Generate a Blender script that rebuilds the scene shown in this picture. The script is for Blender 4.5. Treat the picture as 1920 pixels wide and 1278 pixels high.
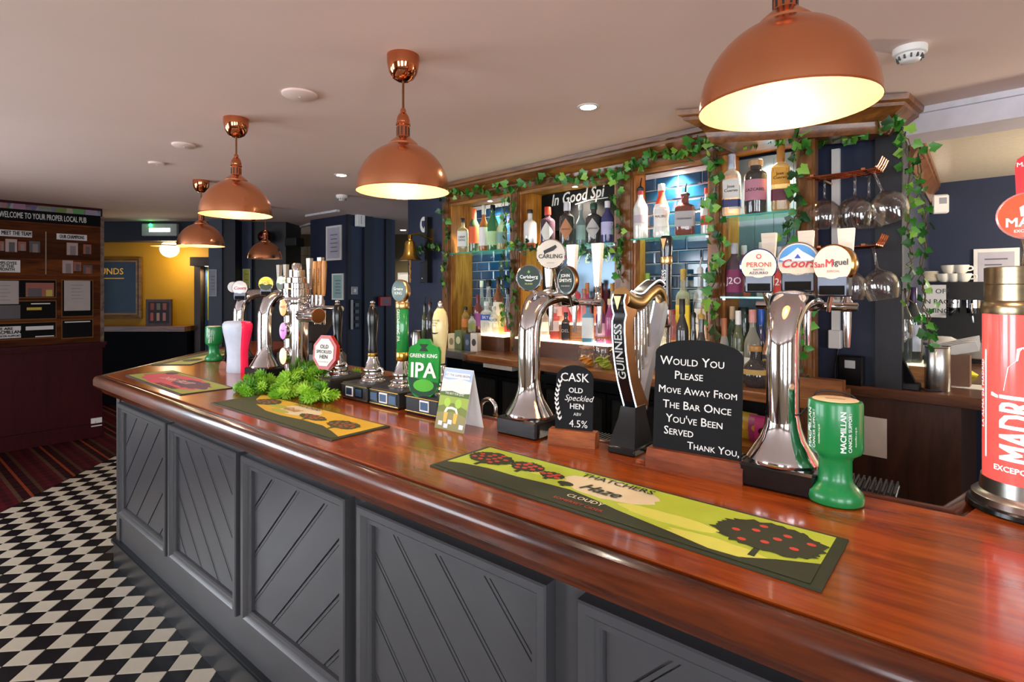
import bpy, bmesh, math, random
from mathutils import Vector, Matrix
random.seed(7)
R = math.radians
for _o in list(bpy.data.objects): bpy.data.objects.remove(_o)
S = bpy.context.scene
COL = S.collection

# ------------------------------------------------------------------ camera
FPX, HOR, HC = 1020.0, 542.0, 1.58          # focal length in pixels of the 1920 px frame, horizon row, eye height
cam = bpy.data.objects.new('camera', bpy.data.cameras.new('camera'))
COL.objects.link(cam); S.camera = cam
cam.location = (0, 0, HC); cam.rotation_euler = (R(90), 0, 0)
cam.data.sensor_width = 36; cam.data.lens = FPX / 1920 * 36
cam.data.shift_y = (HOR - 639) / 1920
cam.data.clip_start = 0.05

# ------------------------------------------------------------------ sky, daylight at the windows, exposure
w = bpy.data.worlds.new('sky'); S.world = w; w.use_nodes = True
w.node_tree.nodes['Background'].inputs[0].default_value = (0.62, 0.78, 1.0, 1)
w.node_tree.nodes['Background'].inputs[1].default_value = 1.2
def area(name, loc, rot, sx, sy, power, col):
    l = bpy.data.lights.new(name, 'AREA'); l.shape = 'RECTANGLE'; l.size = sx; l.size_y = sy
    l.energy = power; l.color = col
    o = bpy.data.objects.new(name, l); COL.objects.link(o); o.location = loc; o.rotation_euler = rot
    return o
area('window_daylight', (-2.6, -3.25, 1.45), (R(90), 0, 0), 1.5, 1.5, 95, (0.90, 0.95, 1.0))
area('window_daylight', (-0.1, -3.25, 1.45), (R(90), 0, 0), 1.5, 1.5, 95, (0.90, 0.95, 1.0))
area('window_daylight', (2.4, -3.25, 1.45), (R(90), 0, 0), 1.5, 1.5, 95, (0.90, 0.95, 1.0))
area('window_daylight', (-5.45, 0.4, 1.45), (R(90), 0, R(-90)), 1.6, 1.5, 105, (0.84, 0.92, 1.0))
area('window_daylight', (-5.45, 2.6, 1.45), (R(90), 0, R(-90)), 1.6, 1.5, 105, (0.84, 0.92, 1.0))
vs = S.view_settings
vs.view_transform = 'Standard'; vs.look = 'None'; vs.gamma = 1.0; vs.exposure = 0.3; vs.use_curve_mapping = False

# ------------------------------------------------------------------ frames: (origin x, origin y, turn about z)
W0 = (0.0, 0.0, 0.0)
BAR = (0.0, 0.0, R(-39.5))        # x along the bar, y away from the drinkers
BACK = (0.0, 0.0, R(-45.0))       # the back bar
BOARD = (-4.42, 5.87, R(49.0))    # the notice-board wall
ZC, ZT, ZK = 2.447, 1.09, 1.1125  # ceiling, bar top, back counter
def hit(fr, u, v, n):
    """where the sight line through pixel (u, v) meets the vertical plane y = n of a frame"""
    ox, oy, a = fr; k = (u - 960) / FPX; nx, ny = -math.sin(a), math.cos(a)
    y = (n + ox * nx + oy * ny) / (k * nx + ny)
    lx = (k * y - ox) * math.cos(a) + (y - oy) * math.sin(a)
    return Vector((lx, n, HC - (v - HOR) / FPX * y))
def sx(u, n, fr=BACK): return hit(fr, u, HOR, n).x
def hz(fr, u, v, n): return hit(fr, u, v, n).z
def onz(fr, u, v, z):
    """where that sight line meets the level plane z, in a frame"""
    y = FPX * (HC - z) / (v - HOR); x = (u - 960) / FPX * y; a = fr[2]; x -= fr[0]; y -= fr[1]
    return Vector((x * math.cos(a) + y * math.sin(a), -x * math.sin(a) + y * math.cos(a), z))
def world(fr, p):
    a = fr[2]
    return Vector((fr[0] + p[0] * math.cos(a) - p[1] * math.sin(a), fr[1] + p[0] * math.sin(a) + p[1] * math.cos(a), p[2]))

# ------------------------------------------------------------------ materials
def lin(h):
    if not isinstance(h, str): return tuple(h)
    h = h.lstrip('#'); o = []
    for i in (0, 2, 4):
        c = int(h[i:i + 2], 16) / 255; o.append(c / 12.92 if c <= 0.04045 else ((c + 0.055) / 1.055) ** 2.4)
    return tuple(o)
MATS = {}
def _new(name):
    m = bpy.data.materials.new(name); m.use_nodes = True; MATS[name] = m
    nt = m.node_tree; return m, nt, nt.nodes['Principled BSDF']
def mat(name, col=None, rough=0.5, metal=0.0, var=0.10, scale=14.0, coat=0.0, bump=0.0, emit=0.0, ecol=None, stretch=(1, 1, 1), spec=0.5):
    if name in MATS: return MATS[name]
    m, nt, b = _new(name); c = lin(col); N = nt.nodes; L = nt.links
    tc = N.new('ShaderNodeTexCoord'); mp = N.new('ShaderNodeMapping'); mp.inputs['Scale'].default_value = stretch
    no = N.new('ShaderNodeTexNoise'); no.inputs['Scale'].default_value = scale; no.inputs['Detail'].default_value = 4
    L.new(tc.outputs['Object'], mp.inputs[0]); L.new(mp.outputs[0], no.inputs['Vector'])
    rp = N.new('ShaderNodeValToRGB'); rp.color_ramp.elements[0].position = 0.3; rp.color_ramp.elements[1].position = 0.7
    rp.color_ramp.elements[0].color = (*[x * (1 - var) for x in c], 1); rp.color_ramp.elements[1].color = (*[min(1, x * (1 + var)) for x in c], 1)
    L.new(no.outputs['Fac'], rp.inputs[0]); L.new(rp.outputs[0], b.inputs['Base Color'])
    b.inputs['Roughness'].default_value = rough; b.inputs['Metallic'].default_value = metal
    b.inputs['Coat Weight'].default_value = coat; b.inputs['Coat Roughness'].default_value = 0.08
    b.inputs['Specular IOR Level'].default_value = spec
    if emit:
        b.inputs['Emission Strength'].default_value = emit
        if ecol: b.inputs['Emission Color'].default_value = (*lin(ecol), 1)
        else: L.new(rp.outputs[0], b.inputs['Emission Color'])
    if bump:
        bp = N.new('ShaderNodeBump'); bp.inputs['Strength'].default_value = bump; bp.inputs['Distance'].default_value = 0.01
        L.new(no.outputs['Fac'], bp.inputs['Height']); L.new(bp.outputs[0], b.inputs['Normal'])
    return m
def wood(name, c1, c2, rough=0.4, coat=0.0, axis=0, scale=6.0, spec=0.5, along=0.12):
    if name in MATS: return MATS[name]
    m, nt, b = _new(name); N = nt.nodes; L = nt.links
    st = [1.0, 1.0, 1.0]; st[axis] = along
    tc = N.new('ShaderNodeTexCoord'); mp = N.new('ShaderNodeMapping'); mp.inputs['Scale'].default_value = st
    n1 = N.new('ShaderNodeTexNoise'); n1.inputs['Scale'].default_value = scale * 3; n1.inputs['Detail'].default_value = 6; n1.inputs['Distortion'].default_value = 1.2
    n2 = N.new('ShaderNodeTexNoise'); n2.inputs['Scale'].default_value = scale * 22; n2.inputs['Detail'].default_value = 2
    L.new(tc.outputs['Object'], mp.inputs[0]); L.new(mp.outputs[0], n1.inputs['Vector']); L.new(mp.outputs[0], n2.inputs['Vector'])
    mx = N.new('ShaderNodeMath'); mx.operation = 'MULTIPLY_ADD'; mx.inputs[1].default_value = 0.35
    L.new(n2.outputs['Fac'], mx.inputs[0]); L.new(n1.outputs['Fac'], mx.inputs[2])
    rp = N.new('ShaderNodeValToRGB'); e = rp.color_ramp.elements
    e[0].position = 0.45; e[0].color = (*lin(c1), 1); e[1].position = 0.85; e[1].color = (*lin(c2), 1)
    L.new(mx.outputs[0], rp.inputs[0]); L.new(rp.outputs[0], b.inputs['Base Color'])
    b.inputs['Roughness'].default_value = rough; b.inputs['Coat Weight'].default_value = coat; b.inputs['Coat Roughness'].default_value = 0.1
    b.inputs['Specular IOR Level'].default_value = spec
    bp = N.new('ShaderNodeBump'); bp.inputs['Strength'].default_value = 0.12; bp.inputs['Distance'].default_value = 0.004
    L.new(n1.outputs['Fac'], bp.inputs['Height']); L.new(bp.outputs[0], b.inputs['Normal'])
    return m
def glass(name, col, alpha=0.35, rough=0.04, clear=False):
    """thin bottle or window glass: clear tinted body under a glossy skin"""
    if name in MATS: return MATS[name]
    m, nt, b = _new(name); N = nt.nodes; L = nt.links; out = N['Material Output']
    tr = N.new('ShaderNodeBsdfTransparent'); tr.inputs[0].default_value = (*[min(1, 0.25 + 0.85 * x) for x in lin(col)], 1)
    no = N.new('ShaderNodeTexNoise'); no.inputs['Scale'].default_value = 30
    hs = N.new('ShaderNodeMixRGB'); hs.inputs[0].default_value = 0.1; hs.inputs[1].default_value = (*lin(col), 1)
    L.new(no.outputs['Color'], hs.inputs[2]); L.new(hs.outputs[0], b.inputs['Base Color'])
    b.inputs['Roughness'].default_value = rough; b.inputs['Coat Weight'].default_value = 0.6
    lw = N.new('ShaderNodeLayerWeight'); lw.inputs[0].default_value = 0.35
    mr = N.new('ShaderNodeMapRange'); mr.inputs['To Min'].default_value = alpha; mr.inputs['To Max'].default_value = min(1.0, alpha + 0.55)
    L.new(lw.outputs['Facing'], mr.inputs[0])
    skin = b.outputs[0]
    if clear:
        gl = N.new('ShaderNodeBsdfGlossy'); gl.inputs['Roughness'].default_value = rough; L.new(hs.outputs[0], gl.inputs[0]); skin = gl.outputs[0]
        lw.inputs[0].default_value = 0.2
    mx = N.new('ShaderNodeMixShader'); L.new(mr.outputs[0], mx.inputs[0]); L.new(tr.outputs[0], mx.inputs[1]); L.new(skin, mx.inputs[2])
    L.new(mx.outputs[0], out.inputs[0]); return m
def flat(col, rough=0.5, **k):
    """plain paint, plastic or print in one colour"""
    key = 'paint ' + (col if isinstance(col, str) else str(col)) + ' %.2f' % rough + ''.join(f' {a}{b}' for a, b in sorted(k.items()))
    return mat(key, col, rough, var=k.pop('var', 0.05), **k)

CHROME = mat('polished chrome', '#d9d9dc', 0.07, 1.0, var=0.03)
STEEL = mat('brushed steel', '#b9b6b0', 0.28, 1.0, var=0.08, stretch=(1, 1, 8))
BRASS = mat('polished brass', '#dcae54', 0.25, 1.0, var=0.08)
BRONZE = mat('satin bronze', '#8a5a36', 0.3, 1.0, var=0.1)
GOLD = mat('pale gold metal', '#d8b074', 0.28, 1.0, var=0.1)
COPPER = mat('brushed copper', '#e09a70', 0.22, 1.0, var=0.06, scale=5)
COPPERP = mat('polished copper', '#d08058', 0.09, 1.0, var=0.04)
COPPERIN = mat('pale lacquered copper lining', '#c08c62', 0.45, 0.3, var=0.08, scale=8)
BLACK = mat('black gloss plastic', '#0c0c0e', 0.22, var=0.2)
BLACKM = mat('black matt', '#121214', 0.6, var=0.2)
SLATE = mat('chalkboard', '#0a0a0d', 0.6, var=0.4, scale=9, spec=0.2)
CHALK = mat('chalk', '#d8d6d2', 0.8, var=0.12, scale=60)
WHITE = mat('white plastic', '#e6e3de', 0.4, var=0.03)
PAPER = mat('white paper', '#dcd9d4', 0.7, var=0.03)
NAVY = mat('navy wall paint', '#1e2740', 0.55, var=0.12, scale=3)
NAVYD = mat('dark navy wall paint', '#151826', 0.55, var=0.12, scale=3)
BGREY = mat('charcoal satin paint', '#3c3b3e', 0.32, var=0.07, scale=5, bump=0.05)
BDARK = mat('black navy gloss paint', '#14161b', 0.3, var=0.2, scale=6, spec=0.35)
MAHOG = wood('varnished mahogany', '#6a2405', '#a84e10', 0.22, 0.4, 0, 4, spec=0.3)
MAHOGD = wood('mahogany moulding', '#2e0f05', '#642a0e', 0.25, 0.3, 0, 5, spec=0.3)
OAK = wood('lit oak upright', '#7e4010', '#bd7a30', 0.4, 0.15, 2, 6)  # same oak as the posts, with the bays' lamplight put into its colour
OAKH = wood('warm oak board', '#6a3c14', '#a87030', 0.4, 0.15, 0, 6)
DOAK = wood('dark oak upright', '#4a280e', '#865420', 0.4, 0.15, 2, 6)
DOAKH = wood('dark oak cornice', '#4a260e', '#8c5622', 0.38, 0.2, 0, 6)
COUNT = wood('waxed counter wood', '#5a2f14', '#9a6030', 0.3, 0.3, 0, 6)
BROWNP = wood('dark brown counter side', '#2c170d', '#48281a', 0.45, 0.1, 2, 5)
BLOCK = wood('sign block wood', '#6e3516', '#a4592a', 0.42, 0.1, 0, 10)
CLEAR = glass('clear glass', '#f4f8f6', 0.06, 0.03, True)
SHELFG = glass('green edged shelf glass', '#9fd8c8', 0.30)

# ------------------------------------------------------------------ mesh building
def TM(loc=(0, 0, 0), rz=0.0, rx=0.0, ry=0.0):
    return Matrix.Translation(loc) @ Matrix.Rotation(rz, 4, 'Z') @ Matrix.Rotation(ry, 4, 'Y') @ Matrix.Rotation(rx, 4, 'X')
class MB:
    def __init__(s): s.v = []; s.f = []
    def add(s, vs, fs, M=None):
        b = len(s.v)
        s.v += [tuple(M @ Vector(p)) for p in vs] if M is not None else [tuple(p) for p in vs]
        s.f += [tuple(i + b for i in f) for f in fs]; return s
    def box(s, x0, x1, y0, y1, z0, z1, M=None, bev=0.0):
        if bev > 0:
            b = bev; X = (x0 + b, x1 - b); Y = (y0 + b, y1 - b); Z = (z0, z0 + b, z1 - b, z1)
            o = [(x0 + b, y0), (x1 - b, y0), (x1, y0 + b), (x1, y1 - b), (x1 - b, y1), (x0 + b, y1), (x0, y1 - b), (x0, y0 + b)]
            i = [(x0 + b, y0 + b), (x1 - b, y0 + b), (x1 - b, y0 + b), (x1 - b, y1 - b), (x1 - b, y1 - b), (x0 + b, y1 - b), (x0 + b, y1 - b), (x0 + b, y0 + b)]
            rings = [[(p[0], p[1], z0) for p in i], [(p[0], p[1], z0 + b) for p in o], [(p[0], p[1], z1 - b) for p in o], [(p[0], p[1], z1) for p in i]]
            return s.loft(rings, M, True)
        vs = [(x, y, z) for z in (z0, z1) for y in (y0, y1) for x in (x0, x1)]
        return s.add(vs, [(0, 2, 3, 1), (4, 5, 7, 6), (0, 1, 5, 4), (2, 6, 7, 3), (0, 4, 6, 2), (1, 3, 7, 5)], M)
    def loft(s, rings, M=None, caps=True, closed=True):
        n = len(rings[0]); vs = [p for r in rings for p in r]; fs = []
        for a in range(len(rings) - 1):
            for i in range(n if closed else n - 1):
                j = (i + 1) % n; fs.append((a * n + i, a * n + j, (a + 1) * n + j, (a + 1) * n + i))
        if caps: fs.append(tuple(range(n - 1, -1, -1))); fs.append(tuple((len(rings) - 1) * n + i for i in range(n)))
        return s.add(vs, fs, M)
    def prism(s, poly, h0, h1, M=None, top=None):
        """2-D outline (x, y) raised from z = h0 to h1"""
        ar = sum(a[0] * b[1] - b[0] * a[1] for a, b in zip(poly, poly[1:] + poly[:1]))
        if ar < 0: poly = poly[::-1]
        t = top or poly
        return s.loft([[(p[0], p[1], h0) for p in poly], [(p[0], p[1], h1) for p in t]], M)
    def lathe(s, prof, seg=24, M=None, p=2.0, ex=1.0, ey=1.0, caps=True):
        """outline (radius, z) turned about z; p > 2 squares the section off"""
        rings = []
        for r, z in prof:
            ring = []
            for i in range(seg):
                a = 2 * math.pi * (i + 0.5) / seg; c, d = math.cos(a), math.sin(a)
                q = 1.0 if p == 2 else (abs(c) ** p + abs(d) ** p) ** (-1 / p)
                ring.append((r * q * c * ex, r * q * d * ey, z))
            rings.append(ring)
        return s.loft(rings, M, caps)
    def tube(s, path, rad, seg=8, M=None, caps=True):
        P = [Vector(p) for p in path]; n = len(P); rings = []
        rs = rad if isinstance(rad, (list, tuple)) else [rad] * n
        up = Vector((0, 0, 1))
        d0 = (P[1] - P[0]).normalized()
        if abs(d0.dot(up)) > 0.9: up = Vector((1, 0, 0))
        x = d0.cross(up).normalized()
        for i in range(n):
            d = (P[min(i + 1, n - 1)] - P[max(i - 1, 0)]).normalized()
            x = (x - d * x.dot(d)).normalized(); y = d.cross(x)
            rings.append([tuple(P[i] + (x * math.cos(2 * math.pi * k / seg) + y * math.sin(2 * math.pi * k / seg)) * rs[i]) for k in range(seg)])
        return s.loft(rings, M, caps)
    def ball(s, r, M=None, seg=14, ex=1, ey=1, ez=1):
        n = seg // 2
        return s.lathe([(max(r * math.sin(math.pi * i / n), 1e-4), -r * ez * math.cos(math.pi * i / n)) for i in range(n + 1)], seg, M, ex=ex, ey=ey)
    def mesh(s, name, m, smooth=40):
        me = bpy.data.meshes.new(name); me.from_pydata(s.v, [], s.f); me.update()
        if smooth:
            me.polygons.foreach_set('use_smooth', [True] * len(me.polygons)); me.set_sharp_from_angle(angle=R(smooth))
        me.materials.append(m); return me
def link(name, me, parent=None):
    o = bpy.data.objects.new(name, me); COL.objects.link(o)
    if parent is not None: o.parent = parent
    return o
def part(parent, name, mb, m, smooth=40, label=None):
    o = link(name, mb.mesh(name, m, smooth), parent)
    if label: o['label'] = label
    return o
def tag(o, label, cat, group=None):
    o['label'] = label; o['category'] = cat
    if group: o['group'] = group
    return o
def put(o, fr, loc, rz=0.0):
    o.location = world(fr, loc); o.rotation_euler = (0, 0, fr[2] + rz); return o
def thing(name, label, cat, fr=W0, loc=(0, 0, 0), rz=0.0, group=None):
    return put(tag(link(name, None), label, cat, group), fr, loc, rz)
def struct(name, mb, m, fr=W0, parent=None, smooth=0):
    o = link(name, mb.mesh(name, m, smooth), parent)
    if parent is None: o['kind'] = 'structure'; put(o, fr, (0, 0, 0))
    return o
def lines(txt, size, align='CENTER', shear=0.0, bold=0.0, space=1.0, gap=1.0, caps=False):
    c = bpy.data.curves.new('lettering', 'FONT'); c.body = txt; c.size = size; c.align_x = align; c.align_y = 'CENTER'
    c.shear = shear; c.space_character = space; c.space_line = gap; c.resolution_u = 2; c.extrude = 0.0
    if caps:
        c.small_caps_scale = .74
        for f_ in c.body_format: f_.use_small_caps = True
    o = bpy.data.objects.new('lettering', c); me = bpy.data.meshes.new_from_object(o)
    bpy.data.objects.remove(o); bpy.data.curves.remove(c); return me
UPRIGHT = Matrix.Rotation(R(90), 4, 'X')        # letters drawn in x-y stand up in x-z and face -y
def text(parent, txt, size, m, M, fn=None, name='lettering', wide=1.0, cut=0.0, **k):
    src = lines(txt, size, **k)
    if fn and cut:          # cut wide letters up so that they can bend round a curved face
        bm = bmesh.new(); bm.from_mesh(src)
        for ax in (0, 1):
            lo = min(v.co[ax] for v in bm.verts); hi = max(v.co[ax] for v in bm.verts); q = lo + cut
            no = Vector((1, 0, 0)) if ax == 0 else Vector((0, 1, 0))
            while q < hi: bmesh.ops.bisect_plane(bm, geom=bm.verts[:] + bm.edges[:] + bm.faces[:], plane_co=no * q, plane_no=no); q += cut
        bm.to_mesh(src); bm.free()
    d = k.get('bold', 0) * size * .8; v0 = []; f0 = []
    for q, (dx, dy) in enumerate(((d, d * .6), (-d, d * .6), (-d, -d * .6), (d, -d * .6)) if d > 0 else ((0, 0),)):
        b0 = len(v0)
        for vt in src.vertices:
            p = Vector((vt.co.x * wide + dx, vt.co.y + dy, q * .00004))
            if fn: p = fn(p)
            v0.append(tuple(M @ p if M is not None else p))
        f0 += [tuple(i + b0 for i in pl.vertices) for pl in src.polygons]
    bpy.data.meshes.remove(src); me = bpy.data.meshes.new(name); me.from_pydata(v0, [], f0); me.materials.append(m); me.update()
    return link(name, me, parent)
def disc(r, n=28, ex=1.0, ey=1.0, cx=0.0, cy=0.0): return [(cx + r * ex * math.cos(2 * math.pi * i / n), cy + r * ey * math.sin(2 * math.pi * i / n)) for i in range(n)]
def copy_tree(o, parent=None):
    c = o.copy(); COL.objects.link(c)
    if parent is not None: c.parent = parent
    for ch in list(o.children): copy_tree(ch, c)
    return c
ORD = ['first', 'second', 'third', 'fourth', 'fifth', 'sixth', 'seventh', 'eighth', 'ninth', 'tenth', 'eleventh', 'twelfth', 'thirteenth', 'fourteenth']
# ================================================================== floor
TILE = 0.1007; TFR = (-2.0377, 2.2900, 0.1055)
TB = mat('black floor tile', '#16161a', 0.22, var=0.25, scale=20); TW = mat('cream floor tile', '#c2b7a4', 0.25, var=0.07, scale=12)
GROUT = mat('tile grout', '#4a443c', 0.8)
fl = struct('floor', MB().box(-6, 6, -5.5, 7, -0.06, -0.003), GROUT, TFR)
tm = {}
for key, m in (('b', TB), ('w', TW)):
    tm[key] = MB().box(0.001, TILE - 0.001, 0.001, TILE - 0.001, -0.006, 0.0, bev=0.0012).mesh('tile', m, 0)
cells = []
for i in range(-14, 42):
    for j in range(-34, 42):
        p = world(TFR, ((i + .5) * TILE, (j + .5) * TILE, 0)); a = BAR[2]
        t = p.x * math.cos(a) + p.y * math.sin(a); n = -p.x * math.sin(a) + p.y * math.cos(a)
        if (n > 1.02 and p.x > -2.42) or p.y < -2.9 or p.x > 4.4: continue
        u = 960 + FPX * p.x / p.y if p.y > 0.3 else -999
        v = HOR + FPX * HC / p.y if p.y > 0.3 else 9999
        seen = -40 < u < 1000 and v < 1300 and not (n > 0.97)
        cells.append((0 if seen else 1, p.y if p.y > 0 else 50 - p.y, i, j))
cells.sort(); rest = {'b': MB(), 'w': MB()}
for q, (_, _, i, j) in enumerate(cells):
    key = 'w' if (i + j) % 2 else 'b'
    if q < 300:
        o = link('tile', tm[key], fl); o.location = (i * TILE, j * TILE, 0)
    else:
        rest[key].box(i * TILE + 0.001, (i + 1) * TILE - 0.001, j * TILE + 0.001, (j + 1) * TILE - 0.001, -0.006, 0)
for key, m in (('b', TB), ('w', TW)):
    o = part(fl, 'tile_field', rest[key], m, 0); o['kind'] = 'stuff'
# tartan carpet beyond the tiles
m, nt, b = _new('tartan carpet'); N = nt.nodes; L = nt.links
tc = N.new('ShaderNodeTexCoord'); sp = N.new('ShaderNodeSeparateXYZ'); L.new(tc.outputs['Object'], sp.inputs[0])
def stripes(sock, pitch, off, stops):
    a = N.new('ShaderNodeMath'); a.operation = 'MULTIPLY_ADD'; a.inputs[1].default_value = 1 / pitch; a.inputs[2].default_value = off; L.new(sock, a.inputs[0])
    f_ = N.new('ShaderNodeMath'); f_.operation = 'FRACT'; L.new(a.outputs[0], f_.inputs[0])
    r = N.new('ShaderNodeValToRGB'); r.color_ramp.interpolation = 'CONSTANT'; e = r.color_ramp.elements
    e[0].position = 0; e[0].color = (*lin(stops[0][1]), 1); e[1].position = stops[1][0]; e[1].color = (*lin(stops[1][1]), 1)
    for p_, c_ in stops[2:]: x = e.new(p_); x.color = (*lin(c_), 1)
    L.new(f_.outputs[0], r.inputs[0]); return r.outputs[0]
ra = stripes(sp.outputs['Y'], 0.322, 10.31, [(0, '#b8562a'), (0.06, '#1c0a0e'), (0.22, '#5a4a32'), (0.30, '#4a1018'), (0.42, '#611420'), (0.52, '#3c0c14'), (0.66, '#5c1822'), (0.76, '#6b5640'), (0.84, '#1a0a10')])
rb = stripes(sp.outputs['X'], 0.322, 10.1, [(0, '#120709'), (0.10, '#5e1420'), (0.3, '#2a0a10'), (0.36, '#64161f'), (0.55, '#1c080c'), (0.62, '#4c121a'), (0.8, '#3a3020'), (0.86, '#55131c')])
mx = N.new('ShaderNodeMixRGB'); mx.inputs[0].default_value = 0.38; dk = N.new('ShaderNodeMixRGB'); dk.blend_type = 'MULTIPLY'; dk.inputs[0].default_value = 1; dk.inputs[2].default_value = (.6, .55, .55, 1); L.new(mx.outputs[0], dk.inputs[1]); L.new(ra, mx.inputs[1]); L.new(rb, mx.inputs[2])
L.new(dk.outputs[0], b.inputs['Base Color']); b.inputs['Roughness'].default_value = 0.95; b.inputs['Specular IOR Level'].default_value = 0.1
p0 = world(TFR, (-14 * TILE, -2.9, 0)); p1 = world(TFR, (-14 * TILE, 7.0, 0))
def inbar(p): a = BAR[2]; return (p[0] * math.cos(a) + p[1] * math.sin(a), -p[0] * math.sin(a) + p[1] * math.cos(a))
struct('floor_carpet', MB().prism([inbar(q) for q in ((-5.25, -2.9), (p0.x, p0.y), (p1.x, p1.y), (-8, 9), (-8, 4))], -0.05, 0.002), m, BAR)
struct('floor_bar', MB().box(-4.5, 3.5, 1.05, 6.5, -0.05, -0.004), mat('dark vinyl floor', '#1c1a19', 0.5), BAR)

# ================================================================== ceiling and walls
CEIL = mat('matt ceiling paint', '#e4cbc0', 0.85, var=0.03, scale=1.2)
struct('ceiling', MB().box(-9, 7, -3.2, 10, ZC, ZC + 0.12), CEIL)
def wall(name, m, fr, x0, x1, z0, z1, t, holes=()):
    mb = MB(); x = x0
    for a, b_, c, d in sorted(holes):
        mb.box(x, a, 0, t, z0, z1); mb.box(a, b_, 0, t, z0, c); mb.box(a, b_, 0, t, d, z1); x = b_
    mb.box(x, x1, 0, t, z0, z1); return struct(name, mb, m, fr)
CREAMW = mat('cream wall paint', '#b9a68c', 0.8, var=0.06, scale=2)
FRAMEP = mat('window frame paint', '#e6e6e4', 0.4)
PANE = glass('window pane', '#f2f8ff', 0.04)
def window(n, fr, xs):
    for x0, x1 in xs:
        mb = MB()
        for a, b_, c, d in ((x0, x0 + .05, .7, 2.2), (x1 - .05, x1, .7, 2.2), (x0, x1, .7, .75), (x0, x1, 2.15, 2.2)): mb.box(a, b_, .02, .09, c, d)
        for k in (1, 2): mb.box(x0 + (x1 - x0) * k / 3 - .012, x0 + (x1 - x0) * k / 3 + .012, .03, .07, .75, 2.15)
        for z in (1.2, 1.68): mb.box(x0 + .05, x1 - .05, .03, .07, z - .012, z + .012)
        o = struct('window_%d' % n, mb, FRAMEP, fr); n += 1
        part(o, 'pane', MB().box(x0 + .05, x1 - .05, .048, .054, .75, 2.15), PANE, 0)
FRONTW = (0, -3.0, R(180)); LEFTW = (-5.2, 0, R(90))
XS1 = [(-3.15, -1.65), (-0.65, 0.85), (1.85, 3.35)]; XS2 = [(-0.4, 1.2), (1.8, 3.4)]
wall('wall_front', CREAMW, FRONTW, -4.6, 5.3, 0, ZC, .14, [(a, b_, .7, 2.2) for a, b_ in XS1]); window(1, FRONTW, XS1)
wall('wall_left', CREAMW, LEFTW, -3.1, 5.1, 0, ZC, .14, [(a, b_, .7, 2.2) for a, b_ in XS2]); window(4, LEFTW, XS2)
struct('wall_right', MB().box(4.5, 4.65, -3.1, 3.4, 0, ZC), CREAMW)

# notice-board wall: burgundy panelling below, printed board above (built with the things)
BURG = wood('burgundy painted panelling', '#2e070b', '#400b10', 0.55, 0.0, 2, 3, spec=0.15)
struct('wall_notice', MB().box(-1.6, 0, 0, .14, 0, ZC), BURG, BOARD)
struct('baseboard_notice', MB().box(-1.6, .012, -.018, 0, 0, .13).box(-1.6, .012, -.026, 0, .13, .15), BURG, BOARD)
struct('trim_1', MB().box(-1.6, .03, -.045, 0, .985, 1.015).box(-1.6, .02, -.025, 0, .955, .985), BURG, BOARD)
struct('trim_2', MB().box(-.02, .012, -.014, .15, 1.015, 2.36), mat('worn plaster corner', '#6a564a', 0.9, var=0.5, scale=30), BOARD)

# yellow corner room in the far left
YEL = mat('mustard wall paint', '#b98a12', 0.6, var=0.08, scale=2)
struct('wall_yellow', MB().box(-8.2, -4.20, 7.7, 7.85, 0, ZC), YEL)
struct('wall_dado', MB().box(-8.2, -4.36, 7.66, 7.7, 0, .98), mat('near black panelling', '#08080d', .6, spec=.1))
struct('wall_beam', MB().box(-8.2, -3.72, 6.96, 7.2, 2.20, ZC), NAVYD)
struct('wall_far_left', MB().box(-8.3, -8.15, 4.5, 7.8, 0, ZC), YEL)
# navy piers
def pier(name, u0, u1, y, depth, m, top=ZC):
    return struct(name, MB().box((u0 - 960) / FPX * y, (u1 - 960) / FPX * y, y, y + depth, 0, top), m)
pier('wall_pier_lit', 391, 416, 6.75, .5, mat('lit navy paint', '#3a4152', 0.5))  # navy pier; the light on this face is put into a paler colour
pier('wall_pier_black', 416, 441, 6.78, .5, NAVYD)
pier('wall_pier_navy', 441, 472, 6.95, .5, NAVY)
pier('wall_pier_dark', 472, 536, 7.0, .5, mat('black navy paint', '#101119', 0.5))
CTILE = mat('cream glazed tile', '#a89a7c', 0.35, var=0.15, scale=3)
cw = struct('wall_far', MB().box(-4.4, 1.2, 8.6, 8.75, 0, ZC), mat('olive far wall paint', '#544a2e', 0.8, var=0.2, scale=2))  # far wall in mottled olive
for i in range(6):
    for j in range(6):
        o = part(cw, 'tile', MB().box(-3.62 + i * .2, -3.42 + i * .2 - .006, 8.585, 8.6, 1.36 + j * .15, 1.51 + j * .15 - .006), CTILE, 0)
ct = (-5.47, 3.656)
struct('wall_column', MB().box(sx(582, ct[1], BAR), ct[0], ct[1], 4.33, 0, ZC), NAVY, BAR)
struct('trim_3', MB().box(ct[0] - .035, ct[0] + .012, ct[1] - .012, ct[1] + .03, 0, ZC), NAVYD, BAR)
struct('trim_4', MB().box(ct[0], ct[0] + .03, ct[1] + .2, ct[1] + .32, 0, ZC).box(ct[0], ct[0] + .02, ct[1] + .52, ct[1] + .6, 0, ZC), NAVYD, BAR)
WSTRIP = mat('white ceiling trim', '#cfcad0', 0.6)
for a, b_ in (((575, 403), (634, 393)), ((536, 432), (582, 418)), ((445, 438), (492, 428)), ((392, 431), (447, 437))):
    y0 = FPX * (ZC - HC) / (HOR - a[1]); y1 = FPX * (ZC - HC) / (HOR - b_[1])
    q0 = Vector(((a[0] - 960) / FPX * y0, y0, ZC - .012)); q1 = Vector(((b_[0] - 960) / FPX * y1, y1, ZC - .012))
    d = (q1 - q0).to_track_quat('X', 'Z').to_matrix().to_4x4()
    struct('trim_5', MB().box(0, (q1 - q0).length, -.02, .02, -.01, .012, Matrix.Translation(q0) @ d), WSTRIP)

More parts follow.
